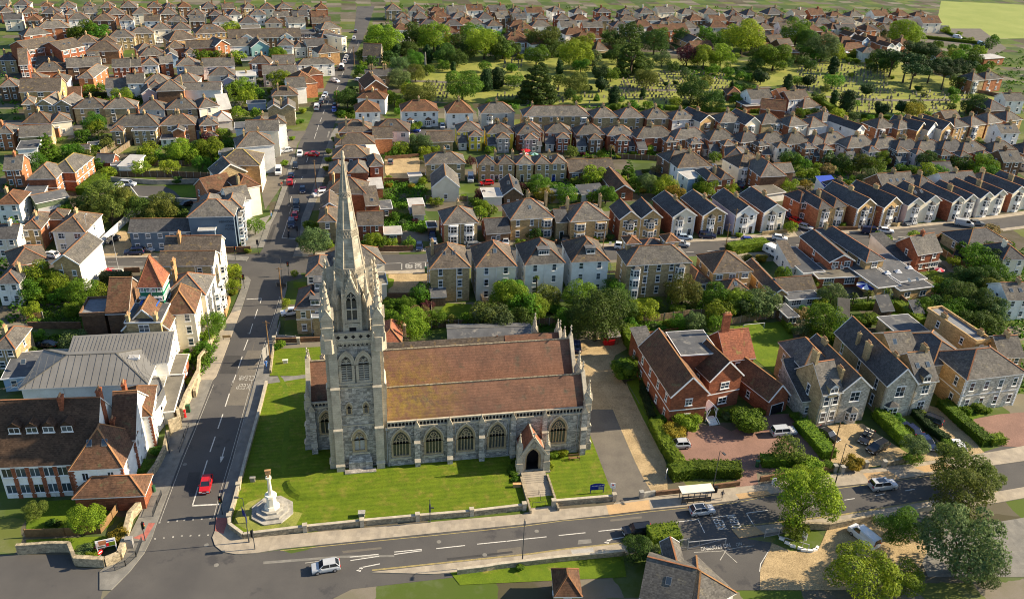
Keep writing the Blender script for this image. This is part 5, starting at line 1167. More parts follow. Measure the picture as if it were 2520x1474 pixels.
blk(o,'h',372,668,655,645,2.9,6.5,'g','pale',rc='slatebrown',pitch=33,n=0);blk(o,'h',438,728,692,708,2.6,4.5,'x','pale',rc='felt',n=2,ww=2.4,rdg=None)
o=H('red brick house with glass conservatory and sweeping white verge near the right edge','h',1425,388,1615,358,5.0,8,'g','red',rc='slate',pitch=40,n=2,ch=((0,0,1.0,2),),chm='red',sw=1)
blk(o,'h',1290,440,1390,425,2.9,12,'m','white',rc='slatedark',pitch=12,n=2);blk(o,'h',1425,455,1605,430,2.4,4,'m','glass',rc='zinc',pitch=14,n=3,wh=1.4,ww=1.6,rdg=None)
H('small flat roofed garden office with white glazed doors beside the long fence','h',430,862,525,852,2.6,6,'x','fencewood',name='garden_office',cat='shed',rc='felt',n=1,ww=1.8,wh=1.8,wk='c')
H('brown wooden shed with grey roof between the clipped hedges','h',1145,815,1250,806,2.3,3.5,'m','timber',name='shed',cat='shed',rc='felt',n=0,sw=0)
H('small grey shed under the trees at the right','h',1400,835,1480,825,2.2,3,'m','timber',name='shed',cat='shed',rc='felt',n=0,sw=0)
H('pale corrugated shed left of the round hedge garden','h',810,850,905,862,2.2,4,'m','pale',name='shed',cat='shed',rc='gravelroof',n=0,sw=0);H('black garden shed with pitched roof between the villa gardens','h',900,985,1010,975,2.3,3.5,'g','timber',name='shed',cat='shed',rc='slatedark',n=1,sw=0)
H('dark roofed house half hidden at the right edge above the tree mass','h',1800,330,2150,300,3,10,'h','buff',rc='slatedark',pitch=30,n=2)
gr='tall villas between the church and the middle road'
H('tall buff brick villa with chimney beside the gravel plot, first right of the spire','f',1268,492,1586,478,8.4,11,'h','buff',rc='slatebrown',pitch=38,n=2,wh=1.7,sw=2,group=gr,ch=((-.8,.1,.8,4),),extra=((-.75,3.6,2.2,2.4,'m','timber','felt',0),))
H('tall cream rendered villa with skylight, second right of the spire','f',1620,482,1938,470,8.4,11,'h','cream',rc='slatebrown',pitch=38,n=2,wh=1.6,sw=2,group=gr,sky=1)
o=H('tall pale blue-white villa with boxy lead dormers and thin palm','g',208,462,522,445,8.4,11,'h','white',side='white',rc='slate',pitch=38,n=2,wh=1.7,sw=2,group=gr,dorm=((0,1.8,2.6,'x'),))
H('tall white villa with scaffolding across its back wall','g',565,442,862,430,8.4,11,'h','white',rc='slatebrown',pitch=38,n=2,wh=1.6,sw=2,group=gr,dorm=((.05,1.6,2.2,'x'),))
o=H('wide buff brick double villa with white two storey bays and two square turrets','g',985,467,1492,440,8.4,8,'h','buff',rc='slate',pitch=33,n=5,ww=1.0,wh=1.7,sw=1,group=gr,bay=((-.72,7.6,2.3),(.68,7.6,2.3)))
for (a,c) in ((985,1102),(1285,1400)):blk(o,'g',a,302 if a<1000 else 288,c,296 if a<1000 else 280,11.2,4.2,'h','buff',rc='tile',pitch=32,n=1,ww=.8,wh=1.2,st=4,sw=1)
blk(o,'g',1080,372,1330,360,8.6,7,'h','buff',rc='slatedark',pitch=30,n=0,ch=((1.3,0,.8,3),))
H('modern buff brick house with hipped brown roof and garden room','g',1645,527,1958,506,5.4,10,'h','yellow',rc='slatebrown',pitch=33,n=3,ww=1.6,wh=1.1,sw=2,extra=((-.1,5.5,4.5,3.0,'h','yellow','slatebrown',2),),ch=())
H('low brown roofed garage wing left of the modern buff house','g',1490,612,1650,590,2.8,10,'h','yellow',name='garage',cat='garage',rc='slatebrown',n=1,wk='c',ww=2)
o=H('cream corner building with two hipped slate roofs behind the tower','f',320,545,520,540,5.6,10,'h','cream',rc='slate',n=3,wh=1.5,sw=2,pitch=32)
blk(o,'f',520,500,936,450,5.6,9,'h','cream',rc='slate',n=2,sw=1);blk(o,'f',820,612,952,602,4.0,6,'x','cream',rc='gravelroof',n=1,rdg=None)
o=H('buff house with slate mansard roof and white arched dormers, left of the tower','f',232,800,480,795,6.0,9,'h','buff',rc='slatedark',pitch=40,n=2,ww=1,sw=2,dorm=((.35,.7,2.0,'x'),(.6,3.5,2.0,'x')),band=3.4)
blk(o,'f',365,860,480,855,5.0,3,'x','buff',rc='lead',n=0,rdg=None)
H('long low dark grey roofed hall right behind the church ridge','f',1405,1028,2060,1010,3.4,6,'g','grey',rc='felt',pitch=14,n=3,rdg='ridgegrey')
H('small red tiled lodge just behind the church, right of the tower','f',880,1050,1060,1048,3.6,8,'h','buff',rc='tilered',pitch=40,n=1,ch=((1.35,-.4,.6,1),),chm='buff')
gm='villas along the north side of the middle road'
H('symmetrical buff semi with two white bays and red brick sides','f',1372,152,1645,136,5.7,9,'h','buff',side='red',rc='slate',pitch=34,n=2,wh=1.6,group=gm,bay=((-.45,5.4,2.6),(.5,5.4,2.6)),ch=((0,.1,1.2,4),),chm='buff')
H('dark garage with purple door between two buff villas','f',1700,225,1890,215,3.0,8,'g','brown',name='garage',cat='garage',rc='slatedark',n=1,door=-.4)
H('large buff villa half covered in ivy with corner bay turret','g',98,118,435,96,5.8,10,'h','yellow',side='tan',rc='slate',pitch=34,n=3,wh=1.6,group=gm,bay=((.72,5.5,2.8,'yellow'),),ch=((.1,.4,1.2,5),(.95,.3,1.0,3)),chm='buff')
H('narrow slate roofed link house set back beside the ivy villa','g',448,138,548,132,4.8,7,'g','buff',rc='slatedark',n=2,ww=.8,door=0,group=gm)
H('buff villa with twin hexagonal bays and stone arches','g',556,132,862,114,5.7,10,'h','yellow',side='tan',rc='slate',pitch=32,n=2,wh=1.6,group=gm,bay=((-.5,5.2,3.0,'yellow'),(.6,5.2,3.0,'yellow')),ch=((-.9,.2,1.0,3),(.9,.4,1,3)),chm='buff')
H('buff double fronted pair with white fretted twin gables and red brick side','g',932,118,1264,100,5.9,9,'ff','yellow',side='red',rc='slatedark',pitch=38,n=4,wh=1.5,group=gm,bay=((-.5,5.0,2.4,'yellow'),(.5,5.0,2.4,'yellow')),ch=())
gq='narrow gabled villas with quoined fronts along the middle road'
q=dict(rc='slatedark',pitch=33,n=2,wh=1.5,sw=0,group=gq,quoin='paint',ch=((0,.0,1.0,4),),chm='buff')
H('narrow gabled villa with satellite dish, white quoins and red brick side','g',1338,98,1526,82,5.9,13,'f','cream',side='red',bay=((-.4,5.3,2.2),),door=.6,**q)
H('narrow gabled villa with yellow brick front and orange side, parked dark car in front','g',1568,88,1758,70,5.9,13,'f','yellow',side='orange',bay=((-.25,5.3,2.2),),door=.6,**q)
H('narrow gabled villa painted all white with pale lilac side','g',1818,82,1998,64,5.9,13,'f','white',side='lilac',bay=((-.2,5.3,2.2),),door=.6,**q)
H('narrow gabled villa with cream front and orange side, left of the side street','h',248,62,430,44,5.9,13,'f','cream',side='orange',bay=((-.25,5.3,2.2),),door=.6,**q)
o=H('orange brick corner double villa with two white bays, right of the side street','d',668,1402,892,1376,5.9,12,'hh','yellow',side='orange',rc='slatedark',pitch=36,n=2,sw=1,group=gq,bay=((-.5,5.3,2.3),(.5,5.3,2.3)),ch=((-.1,.1,1.0,4),),chm='buff')
blk(o,'d',525,1350,640,1330,5.6,7,'h','orange',rc='slatedark',n=2,sw=1)
H('villa with brown and grey roof, orange flank and stone front, second right of the side street','d',968,1395,1118,1366,5.9,14,'f','yellow',side='orange',bay=((-.2,5.3,2.2),),door=.6,**q)
H('villa with squat roof chimney and orange flank, third right of the side street','d',1168,1388,1314,1356,5.9,14,'f','yellow',side='red',bay=((-.2,5.3,2.2),),door=.6,**q)
q['quoin']=None
H('pink sided double villa with cream twin gables','d',1350,1372,1608,1334,5.9,12,'ff','cream',side='pink',bay=((-.5,5.3,2.3),(.5,5.3,2.3)),**q)
H('red sided double villa with cream twin gables beside blue bins','d',1690,1348,1884,1316,5.9,12,'ff','cream',side='red',bay=((-.5,5.3,2.2),(.5,5.3,2.2)),**q)
H('white sided double villa at the right edge of the middle road','d',1905,1318,2110,1284,5.9,12,'ff','cream',side='white',bay=((-.5,5.3,2.2),(.5,5.3,2.2)),**q)
H('red sided double villa past the right edge of the row','d',2150,1280,2360,1240,5.9,12,'ff','cream',side='red',bay=((-.5,5.3,2.2),(.5,5.3,2.2)),**q)
H('buff brick house with tall chimney on the crossroads corner, left of the spire','f',413,132,560,130,5.7,9,'h','buff',rc='slatebrown',n=1,sw=2,ch=((-.1,-.5,1.4,3),),chm='buff')
H('red brick house with grey gabled roof and pink lower wall right of the spire','f',714,162,922,156,5.0,7,'g','red',rc='slatebrown',n=2,ww=.7,ch=())
H('single storey annexe with white flat roof between shrubs and fence','f',920,228,1062,222,2.8,5,'x','brown',rc='feltpale',n=1,wk='c',ww=1.8)
H('blue-grey shed with white roof in the gardens right of the spire','b',1112,1378,1236,1372,2.8,6,'x','blue',name='shed',cat='shed',rc='feltpale',n=1)
H('pale ribbed roof shed below the blue-grey one','f',1140,80,1238,76,2.3,5,'g','pale',name='shed',cat='shed',rc='gravelroof',n=0,sw=0);H('black hut with flat roof beside parked cars','f',1252,172,1330,168,2.4,4,'x','timber',name='shed',cat='shed',rc='slatedark',n=0,sw=0)
o=H('slate blue painted hotel block with lettering and canted bays facing the street','e',1222,97,1588,90,9.0,9,'h','slateblue',side='slateblue',name='hotel',cat='hotel',rc='slate',pitch=30,n=0,sw=0)
for (s_,x_,z_) in (('ABINGDON',2.6,7.3),('LODGE',3.3,6.3),('HOTEL',3.3,5.4)):
 me=text_ground(s_,Vector((0,0,0)),Vector((1,0,0)),Vector((0,1,0)),'black',0);wd_=.42*len(s_)
 link('lettering',me,o,T4(5.1-wd_,-4.5+.26,z_)@Matrix.Rotation(math.pi/2,4,'X')@Matrix.Diagonal((wd_,.55,1,1)))
ev_=o.children[0] if False else None
for yy in (-2.0,2.0):link('bay_window',baymesh(2.6,8.4,'slateblue','slate',3),o,T4(6.0,yy,0,math.pi/2))
blk(o,'e',1306,198,1444,192,6.4,3,'x','slateblue',rc='feltpale',n=0,sw=0);blk(o,'e',772,212,1252,206,5.2,7,'g','slateblue',rc='slatedark',pitch=30,n=5,ww=1.1,wh=1.1,sw=0)
blk(o,'a',1290,1400,1650,1390,8.8,9,'hh','slateblue',side='white',rc='slate',n=0,sw=2)
o=H('buff brick corner block with two parallel gabled roofs and cream bay front','e',1000,470,1428,466,8.6,6.5,'g','buff',side='cream',rc='slatebrown',pitch=30,n=2,wh=1.3,sw=1,quoin='paint')
blk(o,'e',1046,368,1482,360,8.6,7,'g','buff',side='cream',rc='slatebrown',pitch=33,n=0,sw=2,ch=((-.5,-.3,1.3,4),),chm='tan');link('bay_window',baymesh(2.8,7.6,'cream','slate',3,False),o,T4(6.6,0,0,math.pi/2))
o=H('cream house with dark hipped slate roof and stacked bays below the corner block','e',1040,694,1372,690,7.8,9,'h','cream',side='white',rc='slate',pitch=34,n=1,sw=3,ch=((-.6,-.2,1.6,4),(-.9,.8,1.4,4)),chm='tan')
link('bay_window',baymesh(2.6,7.2,'white','tile',3,False),o,T4(5.4,-1.5,0,math.pi/2));link('bay_window',baymesh(2.6,7.2,'white','tile',3,False),o,T4(5.4,2.5,0,math.pi/2))
o=H('tall ornate brick villa with square red-roofed tower, blue roof tarpaulin and big chimneys','e',722,962,1092,955,7.6,9,'f','buff',side='cream',rc='tile',pitch=46,n=1,ww=1.0,sw=2)
blk(o,'e',1035,842,1290,830,8.2,9,'h','cream',rc='tile',pitch=52,n=2,wh=1.9,sw=2);blk(o,'e',600,836,780,832,5.4,12,'g','brown',rc='tile',pitch=42,n=0);blk(o,'e',402,846,602,836,5.2,7,'xp','brown',rc='lead',n=0,sw=0)
blk(o,'e',742,899,1030,893,10.0,7.5,'x','buff',rc='felt',n=1,st=1,z0=6.8,ww=1.9,wh=1.5,sw=0,rdg=None,ch=((-.85,-.9,1.5,3),(.75,-.9,1.5,3)),chm='buff')
blk(o,'e',858,712,1030,706,11.4,5,'x','red',rc='lead',n=0,sw=0,rdg=None)
blk(o,'e',842,634,1042,630,13.6,5.6,'h','green_trim',rc='tilered',pitch=66,n=4,ww=.7,wh=1.5,st=7,sw=4)
m=MB()
for i in range(6):
 for j in range(4):x0,y0=-1.6+i*.55,-1.2+j*.6;zz=lambda a,c:.12*math.sin(a*3.1)+.1*math.cos(c*4.3+a);m.poly([(x0,y0,zz(x0,y0)),(x0+.55,y0,zz(x0+.55,y0)),(x0+.55,y0+.6,zz(x0+.55,y0+.6)),(x0,y0+.6,zz(x0,y0+.6))])
P=G('e',940,752,10.6);m.build('tarpaulin','tarp',o,o.matrix_basis.inverted()@T4(P.x,P.y,10.75,.1))
m=MB();pts=GM('e470,990 e665,990 e665,1112 e500,1112');sheet('tarpaulin',pts,'signblue',z=.02,kind=None);t_=COL.objects[-1];tag(t_,'dark blue ground sheet in the yard left of the tower villa','tarpaulin')
H('tan gabled house with two skylights and white flank beside the left road','e',188,450,408,458,7.4,12,'f','yellow',side='white',rc='slate',pitch=38,n=2,ww=.9,wh=1.1,sw=0,sky=0)
H('brick house with orange-ridged brown roof at the left edge','e',-120,480,175,420,5.4,9,'h','red',rc='slatebrown',n=2);H('buff semi with brown hipped roof and white flank beside the hotel car park','e',186,208,452,212,5.5,11,'h','cream',side='white',rc='slatebrown',pitch=33,n=2,ww=1.6,quoin='paint',ch=((0,.1,1,3),),chm='buff')
H('buff house with orange brick flank at the left edge','e',-60,192,112,188,5.5,10,'h','buff',side='orange',rc='slatebrown',n=2,sw=1,ch=((0,.0,1,3),),chm='buff');H('brown roofed rear wing behind the orange flanked house','e',140,118,300,110,5.2,6,'h','orange',rc='slatebrown',n=0)
o=H('modern community hall with wide ribbed grey metal roof and white walls','e',-60,1410,930,1366,5.6,13,'h','white',name='hall',cat='hall',rc='zinc',pitch=22,n=3,ww=2.6,wh=1.5,st=1,z0=0,sw=1,rdg='ridgegrey')
blk(o,'e',280,1250,1085,1205,5.9,8,'m','white',rc='zinc',pitch=14,n=0,rdg='ridgegrey')
m=MB();ML=o.matrix_basis.copy();
for i in range(28):
 x=-15.5+i*1.18
 if abs(x)<14.6:m.beam((x,-6.4,5.68),(max(-9,min(9,x))*.999 if abs(x)>9 else x,0 if abs(x)<=9 else -6.4+(15.5-abs(x))*.98,5.66+(6.4 if abs(x)<=9 else (15.5-abs(x))*.98)*.404),.04,.03)
m.build('roof_rib','ridgegrey',o)
m=MB();A_,B_,C_=[o.matrix_basis.inverted()@G('e',*q) for q in ((300,1255,5.9),(1070,1215,5.9),(320,1165,7.9))];s_=(B_-A_)/26
for i in range(27):q=A_+s_*i;m.beam((q.x,q.y-.2,5.93),(q.x,q.y+7.9,7.93),.04,.03)
m.build('roof_rib','ridgegrey',o)
m=MB();pts=[G('i',*p,4.4) for p in ((640,200),(720,60),(800,20),(900,-60),(1010,-30),(1045,30),(1060,110),(1030,180),(980,240),(930,235),(820,240))]
inv=ML.inverted();m.prism([(inv@p).xy[:] for p in pts],0,4.4,0,1);m.build('curved_wing',['white','zinc'],o)
m=MB();pp=[(inv@G('i',*p,4.5)) for p in ((800,5),(1015,-20),(1040,60),(1010,120),(960,180),(920,235))]
m.tube([(p.x,p.y,4.5) for p in pp],.12,5);m.build('roof_rail','ridgegrey',o)
for (x,y) in ((540,1158),(650,1157),(820,1152)):
 P=inv@G('e',x,y,7.6);m=MB();m.box(-.9,-.5,0,.9,.5,.5,0);m.box(-.8,-.4,.5,.8,.4,.54,1);m.build('roof_light',['paint','feltpale'],o,T4(P.x,P.y,7.0))
H('low flat roofed block beside the stone wall, right of the metal roofed hall','e',1010,1300,1195,1290,3.2,7,'x','red',rc='gravelroof',n=1,rdg=None);H('dark blue-grey flat roofed building at the left edge beside the hall','e',-200,1330,130,1300,3.0,9,'x','blue',rc='felt',n=2,rdg=None)
H('narrow felt roofed passage building behind the rubble wall','i',985,245,1130,235,2.8,12,'x','pale',rc='gravelroof',n=0,rdg=None)
o=H('large brown roofed school house with white walls, red brick piers and many chimneys','i',-240,668,540,636,6.2,13,'g','white',name='school',cat='school',rc='tiledark',pitch=47,n=7,wh=1.7,ww=1.5,wk='c',sw=2,piers='red',dorm=((-.32,3.2,1.9,'g'),(.02,3.2,1.9,'g'),(.40,3.2,1.9,'g'),(-.68,3.2,1.9,'g')),ch=((.25,-.1,.9,3),(.98,.15,.9,3)),chm='red')
blk(o,'i',318,690,742,668,6.4,9,'h','white',rc='tile',pitch=50,n=2,wk='c',wh=1.5,sw=2,ch=((.2,.9,-1.5,3),),chm='red',quoin='red');blk(o,'i',640,470,835,455,6.8,12,'g','white',side='white',rc='tile',pitch=40,n=1,wk='c',sw=4,quoin='red')
blk(o,'i',700,300,960,270,6.6,9,'h','white',rc='tile',pitch=38,n=1,sw=3,quoin='red',ch=((-.8,.2,1.6,4),),chm='red')
blk(o,'i',345,905,905,880,2.9,5,'h','red',rc='tile',pitch=38,n=0,sw=0);m=MB()
for x in (450,640,740,860):P=o.matrix_basis.inverted()@G('i',x,965,0);m.beam((P.x,P.y,0),(P.x,P.y,2.8),.2)
m.build('porch_post','signblue',o)
o=H('slate roofed building with bright orange ridge tiles at the bottom edge','k',1080,1660,1470,1760,3.0,9,'g','pale',rc='slate',pitch=36,n=3)
blk(o,'k',1520,1790,1830,1620,3.1,8,'h','pale',rc='slate',pitch=36,n=3);blk(o,'k',1330,1600,1490,1600,3.3,9,'f','pale',rc='slate',pitch=34,n=0,sw=0)
H('tiled roof tip poking up at the bottom edge below the church pavement','k',430,1650,650,1650,3,5,'h','buff',rc='tile',pitch=45,n=1)
# == TOWN BEHIND ==
def row(base,group,items,**k):
 """items: 'tile,xl,yl,xr,yr,roof,wall,side,rc,what' ; the label is built from what distinguishes each house"""
 for it in items.strip().split('\n'):
  p=[q.strip() for q in it.split(';')];c=p[0].split(',');kk=dict(k)
  t,a,b_,c_,d_=c[0],*map(float,c[1:5]);roof,wall,side,rc=p[1].split(',')
  if len(p)>3 and p[3]:kk.update(eval('dict('+p[3]+')'))
  ev=kk.pop('ev',5.5);dp=kk.pop('dp',8)
  house(p[2]+(', '+base if base else ''),t,a,b_,c_,d_,ev,dp,roof,wall,side=side or None,rc=rc,group=group,**kk)
ck=dict(ch=((0,.05,1.0,4),),chm='buff')
row('in the row backing onto the cemetery','houses in the row below the cemetery','''
b,1050,655,1342,650;h,white,,tile;white semi with brown hipped roof and two porches; n=4,bay=((-.55,2.6,2.4),(.45,2.6,2.4)),dp=9
b,1398,668,1608,664;h,white,,tile;white over red brick house with steep brown pyramid roof; n=2,band=2.6,pitch=40
b,1660,668,1925,662;h,pale,cream,slate;pale cream house with palm beside its door; n=2,bay=((-.5,4.6,2.2),)
c,198,690,712,686;h,buff,tan,slate;long buff terrace with white bays at both ends; n=6,bay=((-.82,5.0,2.4),(.82,5.0,2.4)),ch=((-.7,.2,1,4),(.65,.2,1,4))
c,733,702,927,696;h,buff,orange,slate;buff semi with orange flank, first right of the long terrace; n=2
c,932,704,1127,698;h,buff,orange,slate;buff semi with orange flank, second right of the long terrace; n=2,door=0
c,1140,710,1326,702;h,buff,red,slate;buff semi with red flank, third right of the long terrace; n=2,door=.1
c,1335,720,1528,708;h,white,red,slate;bright white semi with projecting right gable; n=2,bay=((.6,4.8,2.2),)
c,1548,735,1668,716;f,yellow,cream,slatedark;narrow cream flanked house with dark bay; n=1,bay=((0,5.0,2.3,'brown'),),dp=11
c,1700,740,1888,728;h,grey,red,slate;grey fronted house with white bay at its right; n=2,bay=((.5,5,2.2),)
c,1892,755,2018,742;f,cream,red,slatedark;narrow gabled house with white bay, red flank; n=1,bay=((-.1,5,2.2),),dp=11
d,232,750,402,738;h,buff,orange,slate;buff house with white bay at its right edge; n=1,bay=((.5,5,2.1),)
d,440,768,592,752;h,pale,red,slate;pale green-grey house with bay and red flank; n=2,bay=((-.3,5,2.1),)
d,600,776,738,762;h,white,,slate;short white house with garage front beside the drive; n=1,ev=4.6,ch=()
d,690,732,828,714;h,white,orange,slate;taller white house set back behind the short one; n=2
d,955,800,1030,786;f,white,white,slatedark;white house with long white flank and climbing bush; n=1,dp=14
d,1112,785,1266,770;h,orange,orange,slate;orange brick house with white quoins; n=2,quoin='paint',bay=((-.4,5,2.1),)
d,1272,790,1408,776;h,yellow,orange,slate;yellow brick house right of the orange quoined one; n=2
d,1422,800,1492,772;f,yellow,orange,slatedark;narrow yellow gabled house in the closely packed part; n=1,dp=11
d,1506,798,1584,772;f,white,pale,slatedark;narrow white gabled house with finial; n=1,dp=11
d,1610,795,1706,774;f,yellow,pale,slatedark;narrow pale flanked gabled house with bay; n=1,dp=11,bay=((0,5,2),)
d,1702,780,1824,762;h,yellow,orange,slate;yellow brick house fifth from the right edge; n=2
d,1830,765,1952,748;h,yellow,orange,slate;yellow brick house with bays third from the right edge; n=1,bay=((-.4,5,2),)
d,1958,748,2075,730;h,yellow,orange,slate;yellow brick house at the right edge; n=2
d,2100,728,2230,712;h,yellow,orange,slate;yellow brick house beyond the right edge; n=2
''',sw=1,wh=1.3,**ck)
def back(t,a,b_,c_,d_,what,s=.3,wall='orange',wing='orange',rc='slate',dp=7.5):
 house(what+', in the row of backs with rear wings',t,a,b_,c_,d_,5.4,dp,'h',wall,rc=rc,group='houses showing their backs and rear wings',n=3,sw=1,ww=.9,wh=1.2,pitch=34,extra=((s,4.6,4.0,4.9,'h' if abs(s)<.7 else 'g',wing,'slate',2),(-.8 if s>0 else .8,3.2,3.0,2.5,'x' if int(a)%2 else 'm','pale' if int(a)%3 else 'red','felt',1)),ch=((-.05,.1,1.0,5),),chm='buff')
back('b',1478,808,1676,804,'yellow and white painted brick house',.35,'bright','bright')
back('b',1706,822,1914,818,'brick house with yellow flank and grey wing',.1,'bright','grey')
back('b',1936,830,2120,826,'plain red brick house above the white parasols',0,'red','grey')
back('c',156,812,356,808,'red brick house with two square wings above the red parasol',.1,'red','red')
back('c',364,815,570,820,'red brick house with centred wing and blue-white bay',.3,'red','red')
back('c',602,832,822,828,'red brick house with dark roofed wing and white conservatory',.2,'brown','brown')
back('c',838,838,1060,832,'brick house with two diagonal roof wings',-.1,'red','red')
back('c',1062,858,1368,842,'wide brick and white double house',.6,'red','orange',dp=8)
back('c',1352,868,1622,852,'orange brick pair with central orange wing',0,'orange','orange')
back('c',1618,878,1838,866,'orange brick pair with wing and pale palm in front',.1,'orange','orange')
back('c',1858,892,2034,872,'brick house with blue-black roof and no visible chimney',.5,'brown','brown','slatedark')
back('d',222,895,455,888,'cream walled pair with white painted wing',.2,'cream','white')
back('d',418,905,625,892,'orange house with shingled roof and cream wing',.4,'orange','orange')
back('d',612,910,752,900,'cream house with brick gable squeezed in the middle',.2,'cream','orange')
back('d',702,905,918,888,'orange brick pair with a white lean-to to its right',.4,'orange','white')
back('d',884,932,1128,915,'cream and pink pair with conservatory',.3,'orange','pink')
back('d',1086,935,1338,922,'orange flanked pair with brown wing',.4,'orange','brown')
back('d',1256,950,1484,936,'pink rendered pair with dark wing roof',.3,'pink','pink','slatedark')
back('d',1418,955,1654,942,'orange pair with small dormer extension',.5,'orange','orange')
back('d',1600,962,1832,950,'orange pair with tall dark hipped wing',.2,'orange','orange','slatedark')
back('d',1758,968,1974,952,'orange pair near the right edge',.3,'orange','orange')
back('d',1990,972,2200,955,'white and orange pair at the right edge',.2,'white','white')
back('d',2230,975,2400,955,'brown pair beyond the right edge',.2,'brown','orange')
def rows2(txt,group=None,**k):
 for it in txt.strip().split('\n'):
  if 'SKIP' in it or not it.strip():continue
  p=[q.strip() for q in it.split(';')];c=p[0].split(',');kk=dict(k);t=c[0];a,b_,c_,d_=map(float,c[1:5]);roof,wall,side,rc=p[1].split(',')
  if len(p)>3 and p[3]:kk.update(eval('dict('+p[3]+')'))
  ev=kk.pop('ev',5.5);dp=kk.pop('dp',8);nm=kk.pop('nm','house');house(p[2],t,a,b_,c_,d_,ev,dp,roof,wall,name=nm,cat=nm,side=side or None,rc=rc,group=group,**kk)
